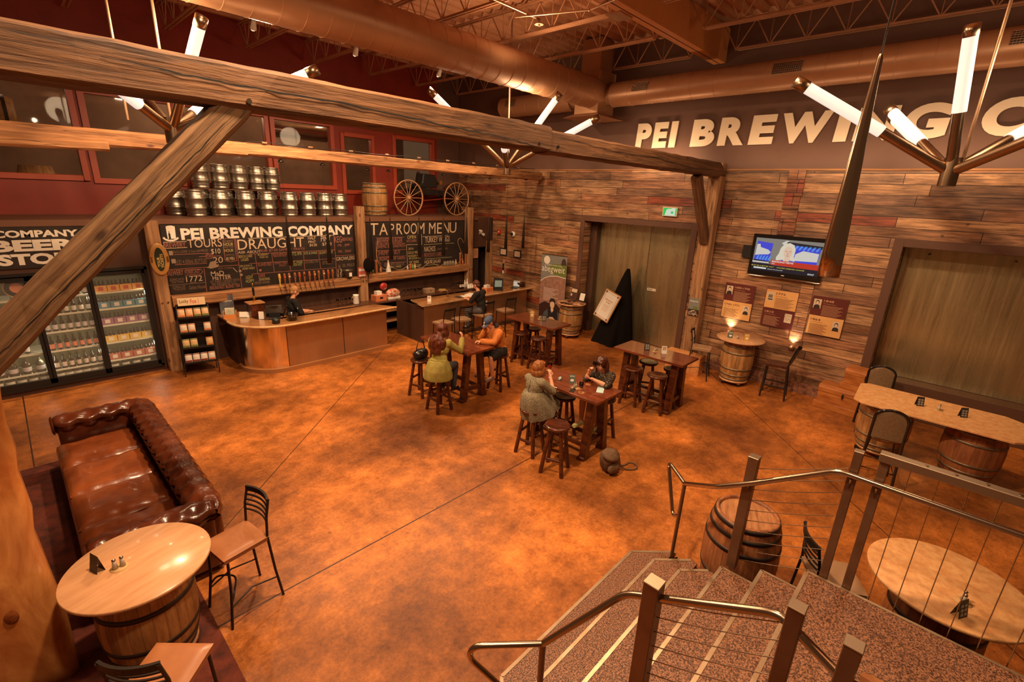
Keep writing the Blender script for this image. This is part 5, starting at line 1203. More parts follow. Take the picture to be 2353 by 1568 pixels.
fc.rect(q,.655,.365,.045,.010,.009); fc.rect(q,.672,.40,.012,.03,.009)
q=sc('jacket',(.12,.12,.45)); fc.poly(q,[(.44,.14),(.50,.25),(.60,.28),(.66,.2),(.74,.28),(.86,.26),(.94,.14)],.008)
q=sc('red',(.50,.035,.015)); fc.poly(q,[(.38,.145),(1.29,.135),(1.29,.245),(.38,.255)],.010)
q=sc('white',(.75,.72,.68)); fc.text(q,'BREAKING NEWS',.40,.205,.42,.036,.02,.013); fc.text(q,'GO.',.40,.165,.07,.024,.02,.013); fc.text(q,'GOLF',1.12,.025,.12,.03,.03,.013); fc.rect(q,.05,.04,.26,.03,.012); fc.text(q,'Mahwah, New Jersey LIVE',.34,.035,.3,.024,.01,.013)
q=sc('yellow',(.6,.5,.06)); fc.text(q,'MUST BE A BETTER WAY"  - GOLFERS DEMAND CHANGE',.0,.088,1.05,.026,.01,.013)
scr=None
for k,(m_,mt) in S.items():
    if scr is None: scr=m_.ob('screen',mt,tv)
    else: m_.ob('broadcast_picture',mt,scr)
MB().b(XW-.145,XW-.141,2.78,2.84,2.52,2.535).ob('maker_badge',WHITE,tv)
# history panels
PM=mat('panel_maroon',(.10,.022,.018),.35,coat=.3); PT=mat('panel_tan',(.60,.30,.10),.35,col2=(.68,.38,.15),scale=2,coat=.3)
PX=mat('panel_text',(.45,.24,.13),.6); PXD=mat('panel_dark_text',(.12,.03,.02),.6); PH=mat('portrait_ground',(.55,.42,.30),.5); PF=mat('portrait_face',(.62,.44,.3),.5); PK=mat('portrait_dark',(.03,.018,.015),.5)
def hist(y,z,w,h,top,bot,label,topm,kinds):
    t=thing('history_panel',label,'wall panel',(0,0,0),0,'history panels'); MB().b(XW-.03,XW,y-w,y,z,z+h).ob('panel_board',PXD,t,bev=.004)
    fc=Face((XW-.031,y,z),(0,-1,0),(0,0,1)); tm,bm2=(PM,PT) if topm else (PT,PM)
    m_=MB(); fc.rect(m_,.012,h/2,w-.024,h/2-.012,.001); m_.ob('upper_half',tm,t); m_=MB(); fc.rect(m_,.012,.012,w-.024,h/2-.012,.001); m_.ob('lower_half',bm2,t)
    ma,mb_=MB(),MB()
    fc.text(ma,top,w*.33,h*.87,w*(.5 if len(top)>5 else .28),.045,.02,.004); fc.text(ma,'The Island Years' if 0 else 'Our Island Story',w*.33,h*.81,w*.36,.022,.006,.004)
    for i in range(9): fc.rect(ma,w*.33,h*.77-i*.025,w*(.56-.06*((i*7)%3)),.008,.003)
    fc.text(mb_,bot,w*.08,h*.37,w*(.5 if len(bot)>5 else .28),.045,.02,.004); fc.text(mb_,'Our Island Story',w*.08,h*.32,w*.34,.02,.006,.004)
    for i in range(9): fc.rect(mb_,w*.08,h*.27-i*.024,w*(.5-.05*((i*5)%3)),.008,.003)
    ma.ob('upper_text',PX if topm else PXD,t); mb_.ob('lower_text',PXD if topm else PX,t)
    def pic(x,zz,kind,pw=.14,ph=.2):
        g_=MB(); fc.rect(g_,x,zz,pw,ph,.003); p_=g_.ob('picture',PH,t); k=MB(); f=MB()
        if kind=='man':
            fc.poly(k,[(x+.01,zz),(x+.02,zz+ph*.32),(x+pw*.4,zz+ph*.42),(x+pw*.6,zz+ph*.42),(x+pw-.02,zz+ph*.32),(x+pw-.01,zz)],.006); fc.disc(k,x+pw/2,zz+ph*.66,pw*.24,ph*.24,.006); fc.disc(f,x+pw/2,zz+ph*.60,pw*.18,ph*.19,.008); f.ob('portrait_face',PF,p_)
        elif kind=='ship':
            fc.poly(k,[(x+.015,zz+.05),(x+pw-.01,zz+.05),(x+pw-.03,zz+.025),(x+.03,zz+.025)],.006)
            for i in range(3): fc.line(k,x+.04+i*.03,zz+.05,x+.04+i*.03,zz+ph-.03,.004,.006); fc.poly(k,[(x+.03+i*.03,zz+.07),(x+.03+i*.03,zz+.14),(x+.048+i*.03,zz+.14),(x+.048+i*.03,zz+.07)],.006)
        else:
            fc.loop(k,[(x+.01,zz+.15),(x+.04,zz+.10),(x+.03,zz+.06),(x+.07,zz+.05),(x+.09,zz+.1),(x+.13,zz+.04)],.004,.006); fc.loop(k,[(x+.02,zz+.18),(x+.08,zz+.14),(x+.12,zz+.17)],.004,.006)
        k.ob('picture_drawing',PK,p_)
    pic(.04,h*.68,kinds[0]); pic(w-.19,h*.18,kinds[1]); return t
hist(3.99,1.36,.665,.835,'1600-1700','1700-1771','history panel headed 1600-1700, leftmost of the three',1,('man','man'))
hist(3.095,1.355,.66,.845,'1772','1810','history panel headed 1772 with a ship picture, middle of the three',0,('ship','map'))
hist(2.18,1.37,.65,.83,'1848','1864','history panel headed 1848, nearest the big door',1,('man','man'))
for y in(3.72,2.36):
    t=thing('wall_uplight','small wall uplight low on the plank wall, %s'%('behind the barrel table' if y>3 else 'behind the black wooden chair'),'wall lamp',(XW-.06,y,1.0 if y>3 else .95),0,'uplights on the plank wall')
    MB().lathe([(.03,0),(.05,.0),(.055,.08),(.045,.08),(.03,.02)],n=20,caps=False).ob('lamp_can',BRONZE,t); MB().lathe([(.001,.06),(.044,.06)],n=20,caps=False).ob('lamp_lens',mat('lamp_lens',(1,1,1),.4,emit=(1,.8,.5),es=6),t)
    MB().b(.03,.06,-.02,.02,.01,.05).ob('wall_plate',BRONZE,t)
    spot('uplight_beam',(XW-.07,y,1.09 if y>3 else 1.04),(XW+.06,y+.01,1.9),45,80,col=(1,.8,.52),rad=.03,blend=.9)
# exit sign
t=thing('exit_sign','green and white lit running-figure exit sign above the double doors','exit sign'); MB().b(XW-.06,XW,5.43,5.82,3.60,3.82).ob('sign_box',mat('sign_white_box',(.6,.55,.45),.5),t,bev=.005)
fc=Face((XW-.061,5.81,3.61),(0,-1,0),(0,0,1)); m_=MB(); fc.rect(m_,.01,.01,.35,.18,.001); m_.ob('lit_face',mat('exit_white',(0,0,0),.5,emit=(.62,.7,.55),es=1),t)
m_=MB(); fc.poly(m_,[(.01,.01),(.06,.01),(.09,.14),(.14,.17),(.2,.17),(.25,.19),(.01,.19)],.003); fc.rect(m_,.22,.06,.06,.05,.002); fc.rect(m_,.33,.01,.03,.18,.002); m_.ob('green_figure',mat('exit_green',(0,0,0),.5,emit=(.02,.55,.08),es=1),t)
# camera, alarm, small frames, opening hours strip
for (y,z,n_) in ((11.42,2.085,'left'),(10.77,2.08,'right')):
    t=thing('picture_frame','small black frame by the passage, %s of the pair'%n_,'picture frame',(XW-.02,y,z),0,'pair of small frames')
    MB().b(-.0,.02,-.17,.17,-.13,.13).ob('frame',BLACK,t,bev=.004); MB().b(-.004,-.001,-.125,.125,-.09,.09).ob('certificate',mat('certificate_%s'%n_,(.60,.42,.28),.6,col2=(.5,.28,.2),scale=20),t)
t=thing('dome_camera','white and black dome camera on the plank wall','camera',(XW-.03,10.98,2.71)); MB().lathe([(.001,.03),(.09,.03),(.08,-.03),(.001,-.03)],mat=rm(0,R(-90)),n=24).ob('camera_base',WHITE,t); MB().ell((-.03,.03,0),.055).ob('camera_dome',GLOSSB,t)
t=thing('fire_bell','small red alarm box on the plank wall','alarm',(XW-.04,11.62,2.73)); MB().b(-.03,.03,-.06,.06,-.07,.07).ob('alarm_box',mat('alarm_red',(.5,.03,.015),.4),t,bev=.01); MB().ell((-.035,0,0),.025).ob('strobe',WHITE,t)
t=thing('emergency_light','pale twin-head emergency light above the passage','lamp',(11.15,12.05,2.7)); 
for dx,dz in((-.07,.05),(.04,-.06)): MB().cone((dx,-.0,dz),(dx,-.09,dz-.02),.035,.05,n=20).ob('lamp_head',WHITE,t)
MB().box((0,.03,0),(.1,.04,.12)).ob('mount',WHITE,t)
t=thing('opening_hours_strip','strip of small dark plates with pale lettering on the plank wall','sign',(XW-.012,11.38,1.35))
MB().b(-.0,.01,-.03,.04,.36,.47).ob('heading_plate',mat('pale_pink_plate',(.5,.25,.2),.5),t)
for i in range(3):
    MB().b(0,.01,.0,.06,i*.115+.0,i*.115+.10).ob('plate',BLACK if i else WHITE,t); m_=MB(); f3=Face((-.002,-.03,i*.115),(0,-1,0),(0,0,1))
    for k in range(3): f3.text(m_,('MON','TUE','WED')[k],.0,.01+k*.032,.10,.02,.01,.001)
    m_.ob('hours_lettering',CHALK,t)
t=thing('notice','small pale notice on the passage post','notice',(10.85,12.08,2.0)); MB().b(-.02,.2,-.005,.0,-.16,.16).ob('notice_sheet',mat('notice_sheet',(.45,.2,.1),.6),t)
m_=MB(); f3=Face((-.01,-.006,-.1),(1,0,0),(0,0,1)); 
for k in range(6): f3.rect(m_,.02,.03+k*.03,.14,.006,.001)
m_.ob('notice_print',PXD,t)
# poster on the timber post
t=thing('concert_poster','small concert poster of an audience on the timber post','poster',(11.16,4.5,1.34)); MB().b(-.005,.0,-.14,.12,0,.43).ob('poster_sheet',mat('poster_grey',(.18,.18,.16),.5),t)
fc=Face((-.006,.12,0),(0,-1,0),(0,0,1)); m_=MB(); fc.rect(m_,0,0,.26,.16,.001); m_.ob('audience',PK,t); m_=MB()
for i in range(26): fc.disc(m_,.02+.22*random.random(),.02+.12*random.random(),.012,.014,.003)
m_.ob('audience_faces',PF,t); m_=MB(); fc.text(m_,'abegweit',.02,.33,.2,.05,.01,.003); m_.ob('poster_title',WHITE,t); m_=MB(); fc.disc(m_,.17,.2,.06,.04,.002); m_.ob('green_dome',mat('poster_green',(.12,.16,.03),.5),t)
# ================================================================== banner, easel
t=thing('roll_up_banner','tall roll-up banner titled abegweit with a seated man in a dark vest','banner',(11.38,9.02,0),R(4))
W_,H_=.93,2.25
MB().b(-.05,.05,-.48,.48,0,.06).ob('banner_base',STEEL,t,bev=.01); MB().b(-.004,.0,-W_/2,W_/2,.06,H_).ob('banner_sheet',mat('banner_sheet',(.16,.17,.155),.5,col2=(.22,.21,.19),scale=2),t); MB().b(-.01,.01,-W_/2-.01,W_/2+.01,H_,H_+.025).ob('top_rail',STEEL,t)
MB().cone((.03,0,.05),(.03,0,H_),.01,n=8).ob('support_pole',STEEL,t)
fc=Face((-.005,W_/2,.06),(0,-1,0),(0,0,1)); 
def pb_(nm,m,fn): 
    k=MB(); fn(k); k.ob(nm,m,t)
pb_('green_hill',mat('banner_green',(.13,.17,.03),.5),lambda k: fc.poly(k,[(.28,1.72),(.30,1.84),(.42,1.93),(.7,1.95),(.92,1.93),(.92,1.58),(.5,1.62)],.002))
pb_('moon',WHITE,lambda k: fc.disc(k,.20,2.03,.115,.125,.003))
pb_('street_scene',mat('banner_street',(.34,.17,.12),.6,col2=(.2,.11,.08),scale=9),lambda k: fc.poly(k,[(0,1.38),(.2,1.5),(.5,1.58),(.92,1.56),(.92,.55),(0,.7)],.002))
pb_('lighthouse',mat('banner_dark_tower',(.06,.03,.03),.5),lambda k: (fc.poly(k,[(.72,1.93),(.75,2.08),(.82,2.14),(.88,2.08),(.92,1.93)],.003)))
pb_('dark_ground',mat('banner_black',(.035,.015,.012),.5),lambda k: fc.poly(k,[(0,0),(0,.62),(.2,.74),(.4,.7),(.65,.72),(.92,.5),(.92,0)],.003))
pb_('white_arc',WHITE,lambda k: fc.loop(k,[(0,1.36),(.15,1.47),(.35,1.55),(.6,1.58),(.92,1.55)],.02,.004))
pb_('banner_title',WHITE,lambda k: (fc.text(k,'abegweit',.03,1.62,.84,.26,.0,.005),fc.text(k,'SEARCHING FOR',.2,1.87,.55,.035,.01,.005),[fc.rect(k,.14,1.16-i*.045,.55-.1*(i%3),.01,.004) for i in range(9)]))
pb_('man_vest',mat('banner_vest',(.012,.012,.016),.6),lambda k: fc.poly(k,[(.27,.12),(.3,.45),(.40,.56),(.62,.56),(.72,.45),(.75,.12)],.005))
pb_('man_sleeves',mat('banner_sleeve',(.06,.075,.10),.6),lambda k: (fc.poly(k,[(.12,.14),(.2,.4),(.34,.52),(.36,.3),(.26,.14)],.006),fc.poly(k,[(.70,.5),(.82,.4),(.88,.1),(.74,.12)],.006)))
pb_('man_face',PF,lambda k: (fc.disc(k,.5,.68,.085,.12,.007),fc.poly(k,[(.45,.5),(.5,.42),(.56,.5),(.54,.6),(.46,.6)],.006),fc.poly(k,[(.36,.16),(.42,.27),(.54,.29),(.66,.2),(.7,.08),(.5,.08)],.008)))
pb_('man_hair',PK,lambda k: fc.poly(k,[(.40,.68),(.39,.82),(.46,.88),(.56,.88),(.61,.80),(.60,.68),(.57,.76),(.5,.78),(.43,.75)],.009))
# easel draped in black cloth with framed sign
t=thing('draped_easel','tall pointed easel draped in black cloth by the double doors','easel',(11.55,6.85,0)); BC=mat('black_cloth',(.005,.003,.0025),.9,spec=.15)
def drp(u,v):
    a=2*math.pi*u; z=2.12*(1-v); fold=1+.10*math.sin(a*6)*v+.05*math.sin(a*11+1)*v
    rx=(.05+.44*v**.95)*fold; ry=(.04+.56*v**.85)*fold
    return Vector((.26-(.26*v)+rx*math.cos(a)*.9, -.12*(1-v)+ry*math.sin(a), z if v<1 else .01))
MB().grid(drp,72,26).ob('black_cloth',BC,t)
fr=MB().b(-.012,.012,-.27,.27,-.42,.42).ob('sign_frame',mat('gilt_frame',(.42,.2,.07),.4),t,bev=.01); fr.location=(-.27,.12,1.10); fr.rotation_euler=(R(17),R(14),0)
MB().b(-.018,-.013,-.235,.235,-.385,.385).ob('sign_sheet',PAPER,fr)
m_=MB(); fc=Face((-.02,.235,-.385),(0,-1,0),(0,0,1)); fc.text(m_,'BEER INDUCED',.1,.52,.26,.035,.01,.001); fc.text(m_,'DINNER',.16,.46,.14,.03,.01,.001)
for i in range(5): fc.rect(m_,.12,.38-i*.04,.2,.006,.001)
m_.ob('sign_print',mat('orange_print',(.5,.15,.05),.6),fr); m_=MB()
a_=.035
for pts in ([(a_,a_),(.47-a_,a_),(.47-a_,.77-a_),(a_,.77-a_),(a_,a_)],): fc.loop(m_,pts,.008,.001)
for cx_,cy_ in((a_,a_),(.47-a_,a_),(a_,.77-a_),(.47-a_,.77-a_)): fc.disc(m_,cx_,cy_,.028,.028,.0015)
m_.ob('ornate_border',PXD,fr)
# ================================================================== trunks, bench
def chest(loc,dx,dy,h,label,rz):
    t=thing('storage_chest',label,'chest',loc,rz,'wooden chests by the plank wall'); TW=mat('chest_pine',(.30,.085,.018),.45,col2=(.50,.18,.04),scale=2.4,stretch=(5,1,5),bump=.15)
    MB().b(-dx/2,dx/2,-dy/2,dy/2,.0,h*.28).ob('base_board',TW,t,bev=.006); MB().b(-dx/2+.03,dx/2-.03,-dy/2+.04,dy/2-.04,h*.28,h*.72).ob('box',TW,t,bev=.006)
    m_=MB(); a,b_=dx/2-.02,dy/2-.03; m_.prism([(-a,h*.72),(a,h*.72),(a,h*.9),(a*.72,h),(-a*.72,h),(-a,h*.9)],-b_,b_,Matrix(((1,0,0),(0,0,1),(0,1,0)))); m_.ob('lid',TW,t,bev=.006)
    m_=MB(); m_.box((-dx/2+.008,0,h*.72),(.02,.03,.10)); m_.ob('latch',BLACK,t,bev=.004)
    MB().tube([(-dx/2*.5,-dy/2+.03,h*.45),(-dx/2*.5,-dy/2-.0,h*.38),(dx/2*.3,-dy/2-.0,h*.38),(dx/2*.3,-dy/2+.03,h*.45)],.012,8).ob('rope_handle',WHITE,t); return t
chest((11.27,1.16,0),.5,.95,.5,'wooden chest on the floor, lower of the two stacked',R(-3))
chest((11.30,.86,.5),.46,.8,.44,'wooden chest with hasp, stacked on top of the other',R(-8))
t=thing('wooden_bench','low pine bench box behind the empty pub table','bench',(10.93,4.42,0),R(0)); BW=mat('bench_pine',(.5,.2,.06),.45,col2=(.6,.28,.1),scale=2,stretch=(5,1,5)); MB().b(-.14,.14,-.44,.44,.44,.475).ob('bench_top',BW,t,bev=.004); m_=MB(); m_.b(-.13,-.105,-.42,.42,.0,.44); m_.ob('front_board',BW,t); MB().b(-.105,.13,-.42,-.395,0,.44).ob('end_board',BW,t); MB().b(-.105,.13,.395,.42,0,.44).ob('end_board',BW,t)
# ================================================================== stairs and rails
SPK=mat('speckled_stair_tread',(.045,.016,.008),.5,col2=(.34,.15,.075),scale=95,detail=3,ramp=(.42,.6),bump=.1)
NOS=mat('steel_nosing',(.55,.42,.28),.35,.8,col2=(.45,.3,.18),scale=6); RISER=mat('dark_riser',(.05,.025,.015),.6)
st=thing('staircase','speckled stair treads with metal nosings descending to the taproom floor','staircase'); ys=[1.975,1.65,1.325,.995,.67]
xr=[4.24,4.11,3.96,4.08,4.08]; xc=[.36,.28,.20,0,0]; XL=1.55
for i,y in enumerate(ys):
    z=.18*(i+1); x1=xr[i]; c=xc[i]; yb=(ys[i+1] if i<4 else .35)-.02
    l0=2.16 if i<1 else 2.22-.02*i; l1=l0-c
    if c: poly=[(l1,yb),(l1,y-c),(l0,y),(x1,y),(x1+c,y-c),(x1+c,yb)]
    else: poly=[(2.16,yb),(2.16,y),(x1,y),(x1,yb)]
    MB().prism(poly,z-.05,z).ob('tread',SPK,st)
    MB().prism([(a,b_-.03) for a,b_ in poly],0,z-.05).ob('riser_block',RISER,st)
    m_=MB(); ed=poly[1:-1] if c else poly[1:3]
    for a,b_ in zip(ed,ed[1:]): m_.bar((a[0],a[1],z-.018),(b_[0],b_[1],z-.018),.03,.045)
    if not c: m_.bar((x1,y,z-.018),(x1,yb,z-.018),.02,.045)
    m_.ob('nosing',NOS,st)
MB().b(-1.5,4.10,-3.2,.35,1.0,1.08).ob('landing',SPK,st); m_=MB(); m_.bar((2.16,.36,1.062),(4.1,.36,1.062),.03,.045); m_.bar((4.11,.36,1.06),(4.11,-3.2,1.06),.025,.05); m_.ob('nosing',NOS,st); MB().b(-1.4,4.06,-3.2,.33,.0,1.0).ob('landing_base',RISER,st)
RP=mat('bronzed_steel_post',(.17,.085,.045),.42,.6,col2=(.22,.12,.07),scale=4); RS=mat('brushed_steel_rail',(.42,.32,.23),.24,1); CAP=mat('post_cap_steel',(.34,.25,.17),.4,.9)
def rail(label,posts,path,loop,cables,cols=()):
    t=thing('stair_railing',label,'railing')
    for x,y,z0,z1,w in posts:
        MB().box((x,y,(z0+z1)/2),(w,w,z1-z0)).ob('post',RP,t,bev=.004); MB().box((x,y,z1+.003),(w+.004,w+.004,.012)).ob('post_cap',CAP,t,bev=.003)
    MB().tube(path,.023,14).ob('handrail',RS,t)
    if loop: MB().tube(loop,.021,12).ob('end_loop',RS,t)
    for a,b_ in cables:
        a=Vector(a);b_=Vector(b_); MB().tube([a.lerp(b_,k/6)-Vector((0,0,.012*math.sin(math.pi*k/6))) for k in range(7)],.0032,6).ob('cable',STEEL,t)
    return t
def sm(pts,n=5):
    """round the corners of a polyline"""
    out=[Vector(pts[0])]
    for a,b_,c in zip(pts,pts[1:],pts[2:]):
        a,b_,c=Vector(a),Vector(b_),Vector(c); p=b_+(a-b_).normalized()*min(.07,(a-b_).length/2); q=b_+(c-b_).normalized()*min(.07,(c-b_).length/2)
        for k in range(n+1): u=k/n; out.append(p*(1-u)**2+b_*2*u*(1-u)+q*u*u)
    out.append(Vector(pts[-1])); return out
RAx,RAy=4.2,.945; RBy=.25; RCy=.09
cabs=[((RAx,RAy-.04,.80+i*.108),(4.16,RBy+.04,1.10+i*.109)) for i in range(10)]
r=rail('steel cable railing on the far side of the stairs, in front of the lone barrel',[(RAx,RAy,.70,1.87,.085),(4.16,RBy,.95,2.24,.06),(4.16,RCy,1.0,2.28,.06)],
  sm([(4.47,1.6,1.15),(4.15,1.2,1.46),(4.12,.93,1.64),(4.1,.34,2.06),(4.1,-.1,2.06),(4.1,-1.6,2.06)]),
  sm([(4.47,1.6,1.15),(4.74,1.9,1.15),(4.74,1.9,1.08),(4.6,1.72,.62),(4.5,1.62,.72)]),cabs)
MB().tube([(4.47,1.6,1.15),(4.50,1.62,.18)],.02,12).ob('newel_tube',RP,r)
for x,y,z in((4.15,.93,1.66),(4.13,.25,2.05),(4.13,.09,2.05)): MB().tube([(x+.03,y,z-.09),(x-.01,y,z-.09),(x-.03,y,z-.02)],.008,8).ob('rail_bracket',RS,r)
MB().b(4.11,4.19,-1.8,.13,2.235,2.30).ob('top_bar',CAP,r,bev=.004)
for i in range(10):
    y=-.06-i*.155; MB().cone((4.15,y,1.06),(4.15,y,2.24),.0035,n=6).ob('vertical_cable',STEEL,r); MB().cone((4.15,y-.07,2.30),(4.15,y-.07,2.305),.012,n=12).ob('screw_head',RS,r)
cabs=[((2.24,.84,1.75-i*.11),(2.2,.22,2.12-i*.11)) for i in range(9)]
r=rail('steel cable railing on the near side of the stairs, at the bottom edge',[(2.25,.88,.72,1.86,.095),(2.2,.19,1.08,2.24,.07),(2.18,-.035,1.08,2.22,.07)],
  sm([(1.98,1.45,1.13),(2.24,1.05,1.66),(2.25,.88,1.75),(2.22,.26,2.13),(2.2,.19,2.12),(2.18,-.04,2.02),(2.15,-.13,2.05),(2.03,-.16,2.16)]),
  sm([(1.98,1.45,1.13),(1.64,1.77,1.12),(1.62,1.79,1.02),(1.8,1.62,.72),(1.96,1.46,.66)]),cabs)
MB().tube([(1.98,1.45,1.13),(1.98,1.45,.36)],.022,12).ob('newel_tube',RP,r)
wr=MB(); wr.bar((2.04,-.10,2.21),(1.55,-.36,2.62),.055,.045); wr.ob('wooden_handrail',mat('oak_handrail',(.22,.08,.03),.35,coat=.4),r,bev=.01)
MB().tube([(2.16,-.06,1.98),(2.05,-.13,1.98),(1.98,-.13,2.14)],.008,8).ob('rail_bracket',RS,r)
# ================================================================== table-top things
MENU=mat('menu_slate',(.035,.035,.03),.4); 
def tent(loc,rz,label,kind,group='menu cards on the tables'):
    t=thing('menu_card',label,'menu card',loc,rz,group); c={'slate':MENU,'white':PAPER,'dark':PK,'amber':mat('menu_amber',(.55,.30,.06),.5),'food':mat('menu_green_grey',(.10,.13,.10),.5)}[kind]
    for s in(-1,1):
        k=MB(); k.add([(s*.03,-.05,0),(s*.03,.05,0),(0,.05,.15),(0,-.05,.15),(s*.028,-.05,0),(s*.028,.05,0),(0,.05,.148),(0,-.05,.148)],[(0,1,2,3),(4,5,6,7)]); k.ob('card_panel',c,t)
    n=Vector((-.15,0,.03)).normalized(); fc=Face(Vector((-.03,.05,0))+n*.0015,(0,-1,0),(.03,0,.15)); m_=MB()
    if kind=='white': fc.rect(m_,.015,.11,.07,.02,.0); fc.rect(m_,.015,.075,.03,.018,0); fc.rect(m_,.05,.075,.03,.018,0); m_.ob('card_print',mat('card_print_brown',(.30,.10,.05),.5),t)
    elif kind in('slate','dark'):
        for a in(0,1):
            for b_ in(0,1,2): fc.rect(m_,.014+a*.04,.02+b_*.036,.03,.025,0)
        m_.ob('card_print',mat('card_print_grey',(.33,.3,.25),.5) ,t)
    else: fc.text(m_,'BREWING',.012,.11,.076,.022,.02,.0005); fc.disc(m_,.05,.055,.03,.022,.0005); m_.ob('card_print',WHITE,t)
    return t
def shakers(loc,label):
    t=thing('shaker_set',label,'salt and pepper',loc,0,'salt and pepper sets'); MB().lathe([(.001,0),(.06,0),(.06,.004),(.001,.005)],n=24).ob('coaster',mat('coaster',(.55,.33,.13),.6),t)
    for s in(-1,1):
        MB().lathe([(.001,.005),(.021,.005),(.014,.06),(.012,.075),(.001,.076)],(s*.024,0,0),14).ob('shaker_glass',mat('shaker_grey',(.5,.45,.38),.2),t); MB().lathe([(.013,.075),(.014,.088),(.001,.095)],(s*.024,0,0),14,caps=False).ob('shaker_cap',STEEL,t)
    return t
tent((.015,4.42,1.0),R(200),'dark folded menu card on the near barrel table','dark'); shakers((.14,4.34,1.0),'salt and pepper on a coaster on the near barrel table')
tent((8.58,4.27,1.075),R(40),'slate-coloured menu card on the empty pub table','slate'); shakers((8.62,4.1,1.075),'salt and pepper set on the empty pub table'); tent((8.64,3.93,1.075),R(40),'white menu card with orange print on the empty pub table','white')
tent((8.72,7.5,1.075),R(40),'amber menu card on the pub table before the banner','amber'); shakers((8.70,7.22,1.075),'salt and pepper set on the pub table before the banner'); tent((8.66,7.06,1.075),R(40),'slate menu card on the pub table before the banner','slate')
tent((5.97,4.2,1.075),R(38),'menu card with green picture between the two women','food'); shakers((5.83,4.03,1.075),'salt and pepper set between the two women')
tent((9.6,.02,1.02),R(30),'black and yellow menu card on the long barrel table','dark'); shakers((9.62,-.22,1.02),'salt and pepper set on the long barrel table'); tent((9.58,-.5,1.02),R(35),'white and black menu card on the long barrel table','slate')
tent((10.86,3.45,1.09),R(30),'dark menu card on the barrel table below the panels','food'); shakers((10.9,3.3,1.09),'salt and pepper set on the barrel table below the panels'); tent((10.92,3.12,1.09),R(30),'yellow menu card on the barrel table below the panels','amber')
tent((4.62,-.60,.98),R(60),'menu card with six dark squares on the round mottled table','slate'); shakers((4.82,-.62,.98),'salt and pepper set on the round mottled table')
def goblet(loc,label,liq,nm='stemmed_glass',group=None,h=.17):
    t=thing(nm,label,'glass',loc,0,group); MB().lathe([(.001,0),(.033,.002),(.006,.008),(.005,.06),(.02,.075),(.038,.10),(.04,.13),(.033,h),(.031,h),(.037,.13),(.035,.10),(.018,.08),(.001,.074)],n=22,caps=False).ob('glass',GLASS,t)
    if liq: MB().lathe([(.001,.078),(.016,.082),(.0335,.101),(.0355,.13),(.033,.15),(.001,.15)],n=22).ob('drink',liq,t)
    return t
goblet((5.76,3.87,1.075),'stemmed glass of dark beer standing on the women\'s table',COLA)
def flat(nm,loc,rz,dx,dy,dz,m,label,cat,extra=None):
    t=thing(nm,label,cat,loc,rz); MB().b(-dx/2,dx/2,-dy/2,dy/2,0,dz).ob(nm+'_body',m,t,bev=.001)
    if extra: MB().b(-dx/2+.006,dx/2-.006,-dy/2+.006,dy/2-.006,dz,dz+.001).ob('screen',extra,t)
    return t
flat('phone',(5.72,4.0,1.075),R(20),.14,.07,.009,BLACK,'black phone lying on the women\'s table','phone',GLOSSB)
flat('folded_paper',(6.08,3.72,1.075),R(28),.24,.11,.004,PAPERB,'pale blue folded paper on the women\'s table','paper')
for x,y,w_ in((5.86,3.98,'by the shakers'),(6.12,3.98,'by the seated woman'),(5.76,3.86,'under the dark beer'),(5.66,4.5,'by the girl')): 
    t=thing('coaster','round brown coaster %s on the women\'s table'%w_,'coaster',(x,y,1.0752)); MB().cone((0,0,0),(0,0,.0035),.05,n=28).ob('coaster_disc',mat('beer_coaster',(.35,.14,.05),.6),t)
t=thing('cutlery_bundle','cutlery in pale blue napkins on the women\'s table','cutlery',(5.95,4.43,1.075),R(30)); MB().ell((0,0,.016),(.075,.03,.016)).ob('napkin',PAPERB,t)
for k in range(3): MB().box((.0+k*.01,-.02+k*.018,.03),(.17,.008,.003)).ob('utensil',STEEL,t)
t=thing('canvas_backpack','brown canvas backpack slumped against the table leg','backpack',(5.72,3.2,0),R(-20)); CV=mat('brown_canvas',(.10,.05,.025),.85,col2=(.16,.09,.045),scale=12,bump=.3)
def bag(u,v):
    a=2*math.pi*u; ph=math.pi*(v-.5); w=(abs(math.cos(ph))+1e-6)**.5; n_=1+.16*noise.noise(Vector((math.cos(a)*2,math.sin(a)*2,v*4)))
    return Vector((.17*w*math.cos(a)*n_-.04*math.sin(ph),.12*w*math.sin(a)*n_,.19+.19*math.sin(ph)))
MB().grid(bag,36,18).ob('bag_body',CV,t); MB().ell((-.05,-.05,.31),(.15,.12,.06),rot=rm(R(20),R(12))).ob('flap',CV,t); MB().ell((-.02,-.12,.12),(.11,.05,.09)).ob('front_pocket',CV,t)
MB().tube(cat([(.15,.02,.1),(.26,-.08,.02),(.42,-.12,.013),(.5,-.03,.013),(.44,.06,.013),(.3,.03,.013),(.12,.08,.03)]),.013,8).ob('shoulder_strap',CV,t)
t=thing('black_handbag','black handbag slumped on the stool behind the green-jacket woman','bag',(5.28,7.40,.772)); MB().ell((0,0,.10),(.17,.12,.11)).ell((.03,-.04,.16),(.10,.08,.07)).ob('bag_body',mat('black_bag_leather',(.01,.008,.008),.25,bump=.3,col2=(.02,.015,.014),scale=8),t); MB().tube([(-.1,0,.2),(-.06,0,.36),(.06,0,.36),(.1,0,.2)],.01,8).ob('bag_strap',BLACK,t)
